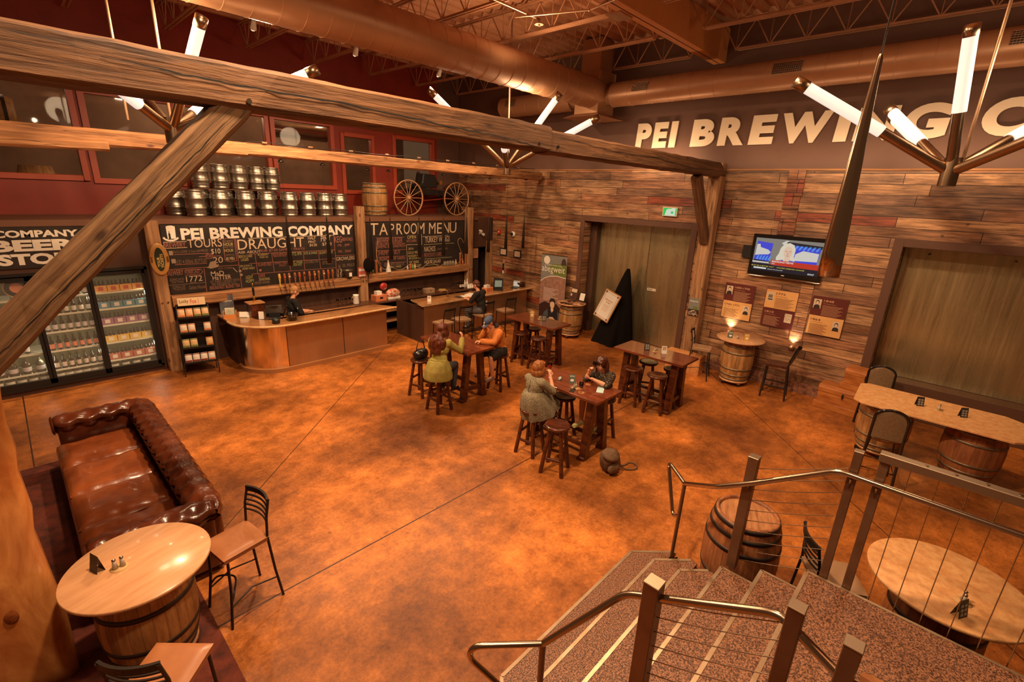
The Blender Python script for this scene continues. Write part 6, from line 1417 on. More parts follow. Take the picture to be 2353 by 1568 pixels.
# brochures
for i in range(16):
    a=random.random()*6.28; r_=.32*random.random()**.5; t=thing('brochure','scattered brochure on the barrel by the double doors','brochure',(11.02+r_*math.cos(a)-.03,7.98+r_*math.sin(a),1.031+i*.0022),random.random()*3,'brochures on the barrel')
    MB().b(-.075,.075,-.05,.05,0,.002).ob('brochure_sheet',[PK,mat('brochure_%d'%i,(.2+.3*random.random(),.12,.07),.5),PX][i%3],t)
t=thing('cookbook','upright dark brochure stand on the barrel by the double doors','brochure stand',(11.22,8.12,1.07),R(-10)); MB().bar((0,0,0),(.1,0,.36),.28,.012,(1,0,0)).ob('stand_board',mat('stand_dark',(.07,.03,.02),.5),t)
fc=Face((-.008,.13,.03),(0,-1,0),(.1,0,.36)); m_=MB(); fc.rect(m_,.02,.2,.22,.1,.002); fc.rect(m_,.02,.08,.06,.07,.002); m_.ob('stand_picture',PH,t)
t=thing('picture_frame','small black frame with blank sheet leaning on the barrel by the doors','picture frame',(11.25,7.82,1.07),R(-6)); MB().bar((0,0,0),(.07,0,.26),.24,.014,(1,0,0)).ob('frame',BLACK,t); fc=Face((-.009,.12,.01),(0,-1,0),(.07,0,.26)); m_=MB(); fc.rect(m_,.03,.02,.18,.21,.002); m_.ob('sheet',PAPER,t)
# ---- on the main bar
t=thing('paper_organiser','orange card leaflet holder on the curved end of the bar','leaflet holder',(3.16,11.57,1.10),R(-25)); OR=mat('orange_card',(.62,.22,.06),.5)
for s in(-1,1): MB().prism([(-.1,0),(.1,0),(.1,.1),(.0,.17),(-.1,.14)],s*.12-.004,s*.12+.004,Matrix(((0,0,1),(1,0,0),(0,1,0)))).ob('side',OR,t)
MB().b(-.12,.12,-.1,-.094,0,.08).ob('front',OR,t); MB().b(-.09,.09,-.05,.02,.01,.21).ob('leaflets',mat('leaflet_mix',(.4,.42,.28),.5,col2=(.65,.6,.5),scale=9),t)
t=thing('concert_leaflet','tall concert poster card standing on the bar end','poster',(3.2,11.88,1.10),R(-12)); MB().b(-.14,.14,-.004,.004,0,.46).ob('poster_card',mat('poster_blue_grey',(.12,.14,.16),.5,col2=(.05,.03,.03),scale=3),t)
fc=Face((-.14,-.005,0),(1,0,0),(0,0,1)); m_=MB(); fc.disc(m_,.07,.38,.04,.04,.001); fc.text(m_,'abegweit',.03,.28,.22,.05,.0,.002); m_.ob('poster_print',WHITE,t); m_=MB(); fc.rect(m_,0,.455,.28,.012,.002); m_.ob('poster_edge',RED,t)
t=thing('beer_engine','wooden beer engine with black pump handle on the bar','beer pump',(3.62,11.35,1.10)); MB().b(-.14,.14,-.13,.13,0,.3).ob('cabinet',DARKW,t,bev=.008); MB().b(-.17,.17,-.15,.15,.3,.33).ob('cabinet_top',BARW,t,bev=.005)
MB().lathe([(.001,.33),(.035,.33),(.02,.37),(.03,.42),(.012,.46)],n=16,caps=False).ob('pump_collar',BRASSP,t); MB().lathe([(.012,.45),(.022,.5),(.026,.6),(.02,.68),(.001,.69)],n=16,caps=False).ob('pump_handle',GLOSSB,t); MB().ell((0,0,.72),(.018,.018,.035)).ob('finial',BRASSP,t)
t=thing('acrylic_tray','clear leaflet tray with fanned cards on the bar','leaflet tray',(3.36,11.38,1.10),R(-30)); MB().b(-.09,.09,-.08,.08,0,.005).ob('tray',mat('acrylic',(.5,.4,.3),.1,alpha=.5),t); 
for k in range(4): MB().box((k*.02,.02*k,.07-k*.012),(.15,.004,.12),rm(R(-20))).ob('card',PAPER,t)
t=thing('point_of_sale','black till screen on the main bar','till',(3.86,10.92,1.10),R(-20)); MB().b(-.12,.12,-.1,.1,0,.03).ob('till_base',BLACK,t,bev=.008); k=MB(); k.bar((0,.05,.03),(0,-.02,.30),.34,.03,(0,-1,0)); k.ob('till_screen',GLOSSB,t,bev=.006); MB().bar((.17,.06,.02),(.26,-.04,.28),.03,.06,(0,1,0)).ob('card_reader',BLACK,t)
t=thing('ice_tub','black round tub on the bar edge','tub',(4.08,10.52,1.10)); MB().lathe([(.001,0),(.10,0),(.115,.16),(.13,.165),(.125,.15),(.09,.02),(.001,.02)],n=28).ob('tub_body',GLOSSB,t)
t=thing('napkin_caddy','small black caddy on the bar edge','caddy',(3.72,10.47,1.10)); MB().lathe([(.001,0),(.075,0),(.085,.11),(.078,.11),(.06,.01),(.001,.01)],n=24).ob('caddy_body',BLACK,t)
t=thing('card_holder','white card holder standing on the bar','card holder',(3.62,11.03,1.10),R(-30)); MB().prism([(-.03,0),(.05,0),(.05,.14),(-.01,.17)],-.05,.05,Matrix(((0,0,1),(1,0,0),(0,1,0)))).ob('holder_body',PAPER,t)
# ---- on the shelf beam and back counter
t=thing('steel_bucket','galvanised bucket on the shelf beam beside the post','bucket',(6.22,11.93,1.64)); MB().lathe([(.001,0),(.085,0),(.115,.2),(.125,.205),(.11,.2),(.08,.01),(.001,.01)],n=28).ob('bucket_shell',HOOP,t); MB().b(-.04,.04,-.112,-.105,.05,.15).ob('bucket_label',PAPER,t)
t=thing('beer_carton_sign','red and white six-pack picture card on the shelf beam','card',(6.58,11.86,1.64)); MB().b(-.11,.11,-.004,.004,0,.26).ob('card_sheet',mat('card_red',(.55,.13,.09),.5),t); m_=MB(); fc=Face((-.11,-.005,0),(1,0,0),(0,0,1)); fc.rect(m_,.02,.16,.18,.06,.001); fc.rect(m_,.02,.02,.18,.04,.001); m_.ob('card_print',PAPER,t)
for i,x in enumerate((6.86,7.06,10.12,10.36)):
    t=thing('peppermill','tall wooden mill on the shelf beam, %s from the left'%ORD[i],'pepper mill',(x,11.92,1.66 if x<8 else 1.68),0,'tall wooden mills'); MB().b(-.06,.06,-.05,.05,0,.03).ob('foot',BARW,t,bev=.004); MB().lathe([(.03,.03),(.035,.2),(.03,.34),(.035,.4),(.001,.41)],n=16,caps=False).ob('mill_body',TAPW,t); MB().ell((0,-.034,.3),.014).ob('stud',STEEL,t)
for i,(x,h,c) in enumerate(((6.95,.16,(.12,.15,.05)),(7.2,.2,(.5,.2,.1)),(8.1,.15,(.5,.45,.35)),(8.2,.2,(.5,.1,.05)),(8.28,.17,(.1,.3,.1)),(8.36,.19,(.6,.45,.2)),(9.95,.2,(.6,.4,.2)),(10.24,.2,(.5,.2,.1)))):
    t=thing('sauce_bottle','small sauce bottle on the shelf beam, %s from the left'%ORD[i],'bottle',(x,11.93,1.68),0,'sauce bottles on the shelf beam'); MB().lathe([(.001,0),(.03,0),(.03,h*.6),(.012,h*.8),(.012,h),(.001,h)],n=14).ob('bottle_body',mat('sauce_%d'%i,c,.25),t); MB().cone((0,0,h),(0,0,h+.02),.013,n=12).ob('cap',RED,t)
t=thing('soap_bottle','white flask with blue label on the shelf beam','bottle',(7.45,11.93,1.68)); MB().lathe([(.001,0),(.075,0),(.08,.02),(.03,.24),(.015,.3),(.015,.34),(.001,.34)],n=20).ob('flask',PAPER,t); MB().b(-.02,.02,-.06,-.055,.08,.16).ob('flask_label',PAPERB,t)
t=thing('black_globe','large black round balloon in front of the middle post','balloon',(6.72,11.72,1.98)); MB().ell((0,0,0),(.17,.05,.2),28,18).ob('globe_body',BC,t); MB().cone((0,0,-.19),(0,.1,-.3),.006,n=6).ob('tie',BLACK,t)
t=thing('vine_wire','loose wire light vine along the shelf beam','wire light'); 
MB().tube(cat([(7.1,11.86,2.6),(7.05,11.86,2.1)]+[(7.3+i*.22,11.93,1.78+.07*math.sin(i*1.9)) for i in range(13)]+[(10.2,11.9,1.9),(10.1,11.9,2.2),(10.0,11.9,2.45),(10.12,11.9,2.55),(10.25,11.9,2.4)]),.006,6).ob('wire',TRIMW,t)
t=thing('glass_jars','row of clear glass jars on the shelf beam at right','jars',(9.5,11.93,1.69)); 
for k in range(4): MB().lathe([(.001,0),(.05,0),(.05,.12),(.035,.14),(.035,.16)],(k*.11,0,0),16,caps=False).ob('jar',mat('jar_glass',(.35,.28,.2),.1,alpha=.55),t)
t=thing('crate_box','orange box of napkins on the back counter','box',(6.98,11.72,.952),R(4)); MB().b(-.18,.18,-.12,.12,0,.17).ob('box_body',mat('coral_box',(.55,.17,.07),.5),t,bev=.004); MB().b(-.05,.05,-.125,-.12,.07,.12).ob('box_handle',BLACK,t); MB().b(-.1,.06,-.06,.08,.17,.27).ob('napkins',PAPER,t)
t=thing('crisp_sack','patterned snack sack on the back counter','snack sack',(7.45,11.75,.952)); MB().ell((0,0,.14),(.24,.1,.15)).ob('sack_body',mat('patterned_sack',(.6,.42,.3),.4,col2=(.45,.08,.04),scale=16,detail=2,ramp=(.45,.55)),t); MB().b(-.2,.2,-.08,.05,0,.06).ob('sack_base',PAPER,t)
t=thing('chip_bag','red foil bag on top of the patterned sack','snack bag',(7.2,11.82,1.22)); MB().ell((0,0,.09),(.12,.06,.11)).ob('bag_body',mat('red_foil',(.42,.04,.03),.25,.3,col2=(.55,.45,.4),scale=7,ramp=(.5,.6)),t)
gl=None; idx=0
for i,x in enumerate((7.85,8.0,8.12,8.24,8.36,8.48,8.15,8.3,9.75,9.9,10.0)):
    y=11.62 if i in(6,7) else 11.78; lb='empty stemmed glass on the back counter, %s from the left'%ORD[i]
    if gl is None: gl=goblet((x,y,.952),lb,None,group='glasses on the back counter',h=.19)
    else: dup(gl,(x,y,.952),0,lb)
t=thing('storage_tin','small beige cash tin on the back counter','box',(8.75,11.78,.952)); MB().b(-.16,.16,-.1,.1,0,.14).ob('tin_body',mat('beige_tin',(.35,.22,.13),.5),t,bev=.006); MB().cone((0,-.1,.09),(0,-.105,.09),.018,n=14).ob('tin_lock',BRASSP,t)
t=thing('menu_stack','pile of menus on the back counter','menus',(9.25,11.75,.952)); 
for k in range(4): MB().box((0,0,.008+k*.012),(.3,.2,.008),rm(0,0,k*.3)).ob('menu',mat('menu_red_%d'%k,(.45,.15+.05*k,.08),.5),t)
for i,(x,h,m2) in enumerate(((9.98,.3,AMB),(10.08,.28,AMB),(10.16,.26,PAPER),(10.26,.3,PAPER))):
    t=thing('wine_bottle','bottle on the back counter by the end post, %s from the left'%ORD[i],'bottle',(x,11.72,.952),0,'bottles by the end post'); MB().lathe([(.001,0),(.038,0),(.038,h*.6),(.014,h*.78),(.014,h),(.001,h)],n=16).ob('bottle_body',m2,t); MB().lathe([(.0385,.05),(.0385,.14)],n=16,caps=False).ob('bottle_label',LBL[4],t)
for i,x in enumerate((10.22,10.3,10.38)):
    t=thing('paper_cups','stack of white paper cups on the back counter, %s from the left'%ORD[i],'paper cups',(x-.02,11.58,.952),0,'stacks of paper cups'); m_=MB(); pr=[(.001,0)]
    for k in range(5): pr+=[(.034,k*.03),(.04,k*.03+.028)]
    m_.lathe(pr,n=18); m_.ob('cup_stack',PAPER,t)
t=thing('jug','tall white jug on the back counter near the middle post','jug',(6.28,11.72,.952)); MB().lathe([(.001,0),(.075,0),(.08,.02),(.07,.22),(.08,.25),(.07,.25),(.06,.2),(.06,.02),(.001,.02)],n=24).ob('jug_body',PAPER,t); MB().tube([(-.07,0,.21),(-.13,0,.18),(-.13,0,.08),(-.075,0,.05)],.01,8).ob('jug_handle',BRASSP,t)
for i,x in enumerate((5.75,5.87,5.99,6.1)):
    dup(gl,(x,11.72,.952),0,'upturned beer glass by the white jug, %s from the left'%ORD[i],'glasses beside the jug')
# ---- on the side counter
flat('laptop_keyboard',(11.05,10.3,1.09),R(85),.3,.22,.015,BLACK,'small black laptop open on the side counter','laptop')
L_=[o for o in C.objects if o.name=='laptop_keyboard'][0]; L_.name='laptop'; k=MB(); k.bar((.15,0,.01),(.19,0,.21),.22,.008,(1,0,0)); s_=k.ob('laptop_lid',mat('laptop_lid_grey',(.3,.28,.25),.4),L_); f3=Face((.143,.1,.03),(0,-1,0),(.04,0,.2)); m_=MB(); f3.rect(m_,0,0,.2,.15,.001); m_.ob('laptop_screen',mat('laptop_screen',(.3,.32,.3),.4,emit=(.5,.52,.45),es=.5),L_)
L_.rotation_euler=(0,0,R(25)); 
t=thing('point_of_sale','black till with a glowing screen on the side counter','till',(10.35,10.36,1.09),R(-35)); MB().b(-.14,.14,-.12,.12,0,.05).ob('till_base',BLACK,t,bev=.01); k=MB(); k.bar((.0,.02,.04),(.02,.08,.36),.30,.04,(0,-1,0)); k.ob('till_screen',BLACK,t,bev=.008)
f3=Face((-.11,-.012,.10),(1,0,0),(.02,.08,.36)); m_=MB(); f3.rect(m_,0,0,.22,.2,.002); m_.ob('till_display',mat('till_display',(.1,.12,.1),.4,emit=(.18,.2,.15),es=.7),t)
flat('ledger',(9.2,10.35,1.09),R(20),.34,.24,.012,PAPER,'open white ledger on the side counter by the man in black','book'); flat('loose_papers',(8.95,10.25,1.09),R(-15),.3,.22,.004,PAPER,'loose white papers on the side counter','paper')
flat('tablet',(8.66,10.26,1.09),R(12),.16,.22,.008,MENU,'grey tablet lying on the side counter','tablet')
tent((7.68,10.32,1.09),R(50),'white menu card on the near end of the side counter','white')
t=thing('napkin_box','orange box of papers on the side counter behind the man in black','box',(9.95,10.42,1.09),R(10)); MB().b(-.16,.16,-.1,.1,0,.12).ob('box_body',mat('coral_box_b',(.6,.2,.08),.5),t,bev=.004); MB().b(-.12,.05,-.06,.06,.12,.2).ob('box_papers',PAPER,t)
t=thing('cake_tin','round dark tin at the far end of the side counter','tin',(11.36,10.35,1.09)); MB().lathe([(.001,0),(.15,0),(.155,.12),(.16,.13),(.15,.15),(.001,.155)],n=32).ob('tin_body',mat('dark_tin',(.05,.015,.008),.35),t); MB().lathe([(.001,.156),(.05,.158),(.04,.175),(.001,.18)],n=20).ob('tin_knob',BARW,t)
t=thing('bar_tap','slim chrome water tap on the side counter','tap',(8.45,10.48,1.09)); MB().tube([(0,0,0),(0,0,.2),(0,-.05,.25),(0,-.1,.2)],.01,10).ob('tap_spout',STEEL,t); MB().cone((0,0,0),(0,0,.03),.03,n=16).ob('tap_base',STEEL,t)
# track lights on the joists
for i,(x,y) in enumerate(((4.0,10.7),(6.1,10.7),(8.4,10.7))):
    t=thing('track_light','small white track spotlight under the joists, %s from the left'%ORD[i],'spotlight',(x,y,6.9),0,'track spotlights'); MB().cone((0,0,0),(0,0,.1),.012,n=8).ob('stem',PIPE,t); MB().cone((0,0,0),(.02,.12,-.12),.035,.06,n=20).ob('lamp_can',WHITE,t); MB().lathe([(.001,0),(.05,0)],(.02,.121,-.121),18,mat=rm(R(135)),caps=False).ob('lamp_face',mat('spot_face',(1,1,1),.4,emit=(1,.8,.5),es=1.2),t)
tk=MB().b(3.4,9.0,10.68,10.72,7.0,7.03).ob('light_track',PIPE); tag(tk,'thin light track fixed below the joists over the bar','light track')
t=thing('ceiling_speaker','black loudspeaker hung below the joists at upper left','speaker',(3.6,9.2,6.75),R(30)); MB().b(-.2,.2,-.14,.14,-.15,.15).ob('speaker_cabinet',BLACK,t,bev=.01); MB().cone((0,-.14,0),(0,-.15,0),.11,n=24).ob('speaker_cone',DARKM,t); MB().cone((0,0,.15),(0,0,.4),.015,n=8).ob('speaker_bracket',DARKM,t)
# ================================================================== people
TMP=bpy.data.scenes.new('workbench')
def remesh(mb,name,mats,parent,vox,smooth=2,disp=None):
    o=mb.ob(name,mats); C.objects.unlink(o); TMP.collection.objects.link(o); md=o.modifiers.new('r','REMESH'); md.mode='VOXEL'; md.voxel_size=vox; md.use_smooth_shade=True
    s=o.modifiers.new('s','SMOOTH'); s.iterations=smooth; s.factor=.5
    vl=TMP.view_layers[0]; vl.update(); me=bpy.data.meshes.new_from_object(o.evaluated_get(vl.depsgraph)); o.modifiers.clear(); TMP.collection.objects.unlink(o); C.objects.link(o)
    o.data=me
    if disp:
        n=len(me.vertices); cs=[0.0]*(3*n); ns=[0.0]*(3*n); me.vertices.foreach_get('co',cs); me.vertices.foreach_get('normal',ns)
        for i in range(n):
            d=disp(Vector(cs[3*i:3*i+3]))
            for k in range(3): cs[3*i+k]+=ns[3*i+k]*d
        me.vertices.foreach_set('co',cs)
        me.update()
    me.polygons.foreach_set('use_smooth',[True]*len(me.polygons)); o.parent=parent; return o
def basis(x,n):
    x=Vector(x).normalized(); n=Vector(n); n=(n-x*n.dot(x)).normalized(); s=n.cross(x); return Matrix((x,s,n)).transposed()
def hand(mb,w,d,n,side,curl=.5,spread=1):
    """palm, four jointed fingers of unequal length and a thumb from the side of the palm"""
    w=Vector(w); B=basis(d,n); D=B@Vector((1,0,0)); S=B@Vector((0,1,0))*side; N=B@Vector((0,0,1))
    mb.ell(w+D*.042,(.046,.038,.016),14,10,B); mb.cone(w-D*.02,w+D*.02,.024,.03,12)
    for i in range(4):
        p=w+D*(.078-.004*abs(i-1))+S*(.028-.019*i)*spread; L_=(.068,.077,.072,.056)[i]; a=.12
        for k,fr in enumerate((.45,.32,.23)):
            a+=curl*(.5 if k==0 else .9); q=p+(D*math.cos(a)+N*math.sin(a))*L_*fr; r0=.0092-.001*k
            mb.ell(p,r0,8,6); mb.cone(p,q,r0,r0-.001,8); p=q
        mb.ell(p,.0068,8,6)
    p=w+D*.02+S*.03; q=p+(D*.6+S*.75+N*.25).normalized()*.035; r=q+(D*.85+S*.2+N*(.3+curl*.5)).normalized()*.032; t=r+(D*.8-S*.1+N*(.4+curl*.5)).normalized()*.022
    mb.chain([(p,.013),(q,.0115),(r,.010),(t,.0085)],8)
def skinm(n,c,c2): 
    m=mat(n,c,.5,col2=c2,scale=7); m.node_tree.nodes['Principled BSDF'].inputs['Subsurface Weight'].default_value=.08; return m
SKIN=skinm('skin_warm',(.60,.27,.15),(.66,.32,.19))
EYEW=mat('eye_white',(.7,.62,.55),.3); EYEI=mat('eye_iris',(.06,.03,.02),.2); LIPS=mat('lips',(.42,.09,.07),.4); BROWM=mat('eyebrow_hair',(.08,.03,.015),.7)
def person(label,loc,rz,J,head,hands,feet=(),scale=1,female=False,cat='person'):
    """J: joints; head=(yaw,pitch); hands: per side (direction, palm normal, curl). returns root and helpers"""
    t=thing('person',label,cat,loc,rz); b=MB(); V={k:Vector(v) for k,v in J.items()}
    sw=.155 if female else .185
    b.ell(V['pelvis'],(.115,.165,.12)); b.ell(V['waist'],(.095,.13,.13)); b.ell(V['chest'],(.115,sw,.16))
    b.chain([(V['pelvis'],.115),(V['waist'],.10),(V['chest'],.11)],16)
    b.chain([(V['shL'],.058),(V['chest']+Vector((0,0,.08)),.085),(V['shR'],.058)],14)
    H=V['head']; b.chain([(V['neck']-Vector((.01,0,.05)),.06),(V['neck'],.052),(H+Vector((-.02,0,-.07)),.052)],14)
    M=rm(0,0,head[0])@rm(0,head[1],0)
    b.ell(H+M@Vector((-.012,0,.02)),(.096,.076,.105),22,16,M); b.ell(H+M@Vector((.022,0,-.045)),(.066,.056,.075),18,12,M); b.ell(H+M@Vector((.055,0,-.088)),(.026,.026,.022),10,8,M)
    b.chain([(H+M@Vector((.082,0,.012)),.011),(H+M@Vector((.104,0,-.022)),.014),(H+M@Vector((.094,0,-.03)),.016)],8)
    b.ell(H+M@Vector((.066,0,.032)),(.024,.052,.012),12,8,M)
    for s in(-1,1): b.ell(H+M@Vector((-.008,s*.077,-.008)),(.020,.010,.032),10,8,M); b.ell(H+M@Vector((.058,s*.032,-.03)),(.022,.022,.022),10,8,M)
    for s,k in((1,'L'),(-1,'R')):
        b.chain([(V['sh'+k],.055),(V['sh'+k].lerp(V['el'+k],.4),.048),(V['el'+k],.038),(V['el'+k].lerp(V['wr'+k],.3),.039),(V['wr'+k],.025)],14)
        d,n,c=hands[k]; hand(b,V['wr'+k],d,n,-s if k=='L' else -s,c)
        hp=V['pelvis']+Vector((0,s*.09,-.02)); b.chain([(hp,.095),(hp.lerp(V['kn'+k],.5),.078),(V['kn'+k],.056),(V['kn'+k].lerp(V['an'+k],.3),.056),(V['an'+k],.036)],16)
        fd=Vector(feet[k]) if feet else Vector((1,0,-.2)); fd.normalize(); b.chain([(V['an'+k]+Vector((0,0,-.04)),.035),(V['an'+k]+fd*.12+Vector((0,0,-.055)),.028)],10)
    body=remesh(b,'body',SKIN,t,.0075,2)
    for s in(-1,1):
        e=MB().ell(H+M@Vector((.072,s*.030,.010)),(.0115,.0135,.0105),12,8,M).ob('eye',EYEW,t); MB().ell(H+M@Vector((.081,s*.030,.009)),(.0035,.006,.006),10,8,M).ob('iris',EYEI,e)
        MB().bar(H+M@Vector((.086,s*.014,.037)),H+M@Vector((.075,s*.047,.034)),.006,.008).ob('eyebrow',BROWM,t)
    MB().ell(H+M@Vector((.083,0,-.058)),(.008,.022,.007),12,8,M).ob('mouth',LIPS,t)
    return t,V,H,M
def arms(mb,V,r=1,to=1.0,add=.012):
    for k in 'LR':
        e=V['el'+k]; w=e.lerp(V['wr'+k],to); 
        pts=[(V['sh'+k],.055*r+add),(V['sh'+k].lerp(e,.45),.05*r+add),(e,.042*r+add)]
        if to>0: pts+=[(e.lerp(V['wr'+k],.5*to),.04*r+add),(w,.032*r+add)]
        mb.chain(pts,14)
def torso(mb,V,sw=.185,a=.015,z=0):
    mb.ell(V['pelvis'],(.12+a,.17+a,.11+a)); mb.ell(V['waist'],(.10+a,.135+a,.14)); mb.ell(V['chest'],(.12+a,sw+a,.16+a)); mb.chain([(V['pelvis'],.12+a),(V['waist'],.105+a),(V['chest'],.118+a)],18)
    mb.chain([(V['shL'],.06+a),(V['chest']+Vector((0,0,.08)),.09+a),(V['shR'],.06+a)],14)
def legs(mb,V,a=.012,to=1.0,r=1):
    for s,k in((1,'L'),(-1,'R')):
        hp=V['pelvis']+Vector((0,s*.09,-.02)); kn=V['kn'+k]; 
        if to<=.5: mb.chain([(hp,.10*r+a),(hp.lerp(kn,.5),.085*r+a),(hp.lerp(kn,to*2),.07*r+a*1.6)],16)
        else: mb.chain([(hp,.10*r+a),(hp.lerp(kn,.5),.082*r+a),(kn,.06*r+a),(kn.lerp(V['an'+k],.3),.058*r+a),(V['an'+k],.045*r+a)],16)
def shoes(t,V,feet,m_,name='shoe'):
    for k in 'LR':
        q=MB(); a=V['an'+k]; fd=Vector(feet[k]).normalized(); B=basis(fd,(0,0,1))
        q.ell(a+fd*.06+Vector((0,0,-.06)),(.125,.045,.034),16,10,B); q.ell(a+fd*.0+Vector((0,0,-.045)),(.055,.042,.045),14,10,B); q.box(a+fd*.055+Vector((0,0,-.09)),(.23,.075,.018),B)
        remesh(q,name,m_,t,.007,1)
def folds(sc,am,seed=0): return lambda co: am*noise.noise(Vector((co.x*sc+seed,co.y*sc,co.z*sc*.5)))
def hairfold(co,am=.010): 
    a=math.atan2(co.y,co.x) ; return am*noise.noise(Vector((co.x*28,co.y*28,co.z*6)))
def seated(**k):
    J=dict(pelvis=(0,0,.87),waist=(.01,0,1.02),chest=(.03,0,1.20),neck=(.05,0,1.38),head=(.08,0,1.52),shL=(.03,.165,1.31),shR=(.03,-.165,1.31),
        elL=(.2,.26,1.13),elR=(.2,-.26,1.13),wrL=(.38,.12,1.14),wrR=(.38,-.12,1.14),knL=(.40,.13,.80),knR=(.40,-.13,.80),anL=(.36,.12,.38),anR=(.36,-.12,.38)); J.update(k); return J
FT={'L':(1,.15,-.1),'R':(1,-.15,-.1)}
# 1 woman in the olive jacket
J=seated(waist=(.03,0,1.03),chest=(.06,0,1.22),neck=(.10,0,1.40),head=(.15,0,1.54),shL=(.06,.165,1.33),shR=(.06,-.165,1.33),elL=(.26,.31,1.14),elR=(.28,-.30,1.13),wrL=(.40,.27,1.32),wrR=(.42,-.27,1.34))
t,V,H,M=person('woman with long red-brown hair in an olive-green jacket, seen from behind',(5.13,6.62,0),R(24),J,(0,R(12)),{'L':((.2,-.2,1),(0,-1,0),.7),'R':((.1,.1,1),(0,1,0),.7)},FT,female=True)
q=MB(); torso(q,V,.165,.02); arms(q,V,1.05,.95,.016); 
q.lathe([(.16,1.02),(.20,.95),(.245,.84),(.265,.72),(.27,.66),(.25,.66),(.18,.9)],(-.03,0,0),30,mat=Matrix.Diagonal((1,1.02,1)).to_3x3()); q.chain([((-.02,.1,1.40),.045),((-.05,0,1.38),.055),((-.02,-.1,1.40),.045)],12); q.ell((-.07,0,1.19),(.045,.12,.06))
OLV=mat('olive_jacket_cloth',(.24,.19,.035),.8,col2=(.33,.26,.06),scale=5,bump=.2,bscale=22)
remesh(q,'jacket',OLV,t,.011,2,lambda co:.012*noise.noise(Vector((co.x*11,co.y*11,co.z*5))) )
MB().tube([(-.13+.05*math.cos(a)*0-.02*(1-abs(math.sin(a))),.155*math.sin(a),1.03) for a in [R(-85+17*i) for i in range(11)]],.006,6).ob('waist_drawstring',OLV,t)
q=MB(); legs(q,V,.01); remesh(q,'jeans',mat('dark_denim',(.035,.03,.035),.85),t,.011); shoes(t,V,FT,BLACK)
RH=mat('red_brown_hair',(.05,.009,.003),.5,col2=(.14,.028,.008),scale=9,stretch=(3,3,.8),bump=.5)
q=MB(); q.ell(H+Vector((-.025,0,.035)),(.125,.11,.115)); q.ell(H+Vector((-.06,0,-.06)),(.10,.135,.13)); q.ell(H+Vector((-.20,0,-.20)),(.10,.17,.17)); q.ell(H+Vector((-.24,.01,-.32)),(.05,.12,.10)); q.ell(H+Vector((-.1,.1,-.22)),(.09,.06,.12)); q.ell(H+Vector((-.1,-.1,-.22)),(.09,.06,.12)); q.ell(H+Vector((-.06,.09,-.15)),(.055,.04,.13)); q.ell(H+Vector((-.06,-.09,-.15)),(.055,.04,.13)); q.ell(H+Vector((0,.09,-.06)),(.05,.03,.1)); q.ell(H+Vector((0,-.09,-.06)),(.05,.03,.1))
remesh(q,'hair',RH,t,.008,1,lambda co:.017*noise.noise(Vector((co.x*22,co.y*22,co.z*12))))
# 2 man in the orange hoodie and cap
J=seated(waist=(.05,0,1.0),chest=(.13,0,1.17),neck=(.20,0,1.36),head=(.28,0,1.48),shL=(.13,.185,1.28),shR=(.13,-.185,1.28),elL=(.30,.24,1.12),elR=(.36,-.17,1.12),wrL=(.50,.06,1.125),wrR=(.33,-.06,1.33),knL=(.36,.24,.80),knR=(.40,-.10,.80),anL=(.30,.2,.40),anR=(.35,-.1,.40))
t,V,H,M=person('man in an orange hoodie, blue cap and black shorts leaning on the pub table',(6.74,6.64,0),R(168),J,(0,R(38)),{'L':((1,-.3,.1),(0,0,-1),.7),'R':((.2,.3,1),(.6,.6,0),1.0)},FT)
q=MB(); torso(q,V,.19,.022); arms(q,V,1.15,.93,.018); remesh(q,'hoodie',mat('orange_fleece',(.46,.13,.02),.85,col2=(.56,.18,.035),scale=5,bump=.15,bscale=20),t,.011,2,folds(12,.012))
q=MB(); q.ell(V['neck']+Vector((-.10,0,-.015)),(.085,.13,.065),20,12,rm(0,R(35))); remesh(q,'hood',mat('hood_cloth',(.40,.11,.02),.85),t,.009,2); MB().ell(V['neck']+Vector((-.085,0,.025)),(.07,.10,.045),18,10,rm(0,R(35))).ob('hood_lining',mat('hood_lining',(.03,.015,.01),.8),t)
q=MB(); legs(q,V,.02,.42); q.ell(V['pelvis'],(.145,.19,.12)); remesh(q,'shorts',mat('black_shorts',(.012,.008,.007),.8),t,.011,2,folds(12,.01)); shoes(t,V,FT,mat('sneaker_grey',(.2,.12,.09),.6))
q=MB(); q.ell(H+M@Vector((-.015,0,.045)),(.108,.09,.085),24,14,M); CAPM=mat('navy_cap',(.045,.07,.13),.75,col2=(.07,.10,.17),scale=20); o=remesh(q,'cap',CAPM,t,.006,2); q=MB(); q.prism([(.06,-.07),(.10,-.075),(.15,-.055),(.175,0),(.15,.055),(.10,.075),(.06,.07)],.022,.032,Matrix.Translation(H)@(M@rm(0,R(8))).to_4x4()); q.ob('cap_peak',CAPM,t,bev=.004); q=MB(); q.cone(H+M@Vector((.085,0,.07)),H+M@Vector((.096,0,.075)),.016,n=14); q.ob('cap_badge',WHITE,t); MB().cone(H+M@Vector((-.015,0,.128)),H+M@Vector((-.015,0,.134)),.008,n=12).ob('cap_button',CAPM,t)
q=MB(); q.ell(H+M@Vector((-.06,0,-.03)),(.06,.078,.07),18,12,M); remesh(q,'hair',mat('short_dark_hair',(.05,.015,.008),.6),t,.008,1,hairfold)
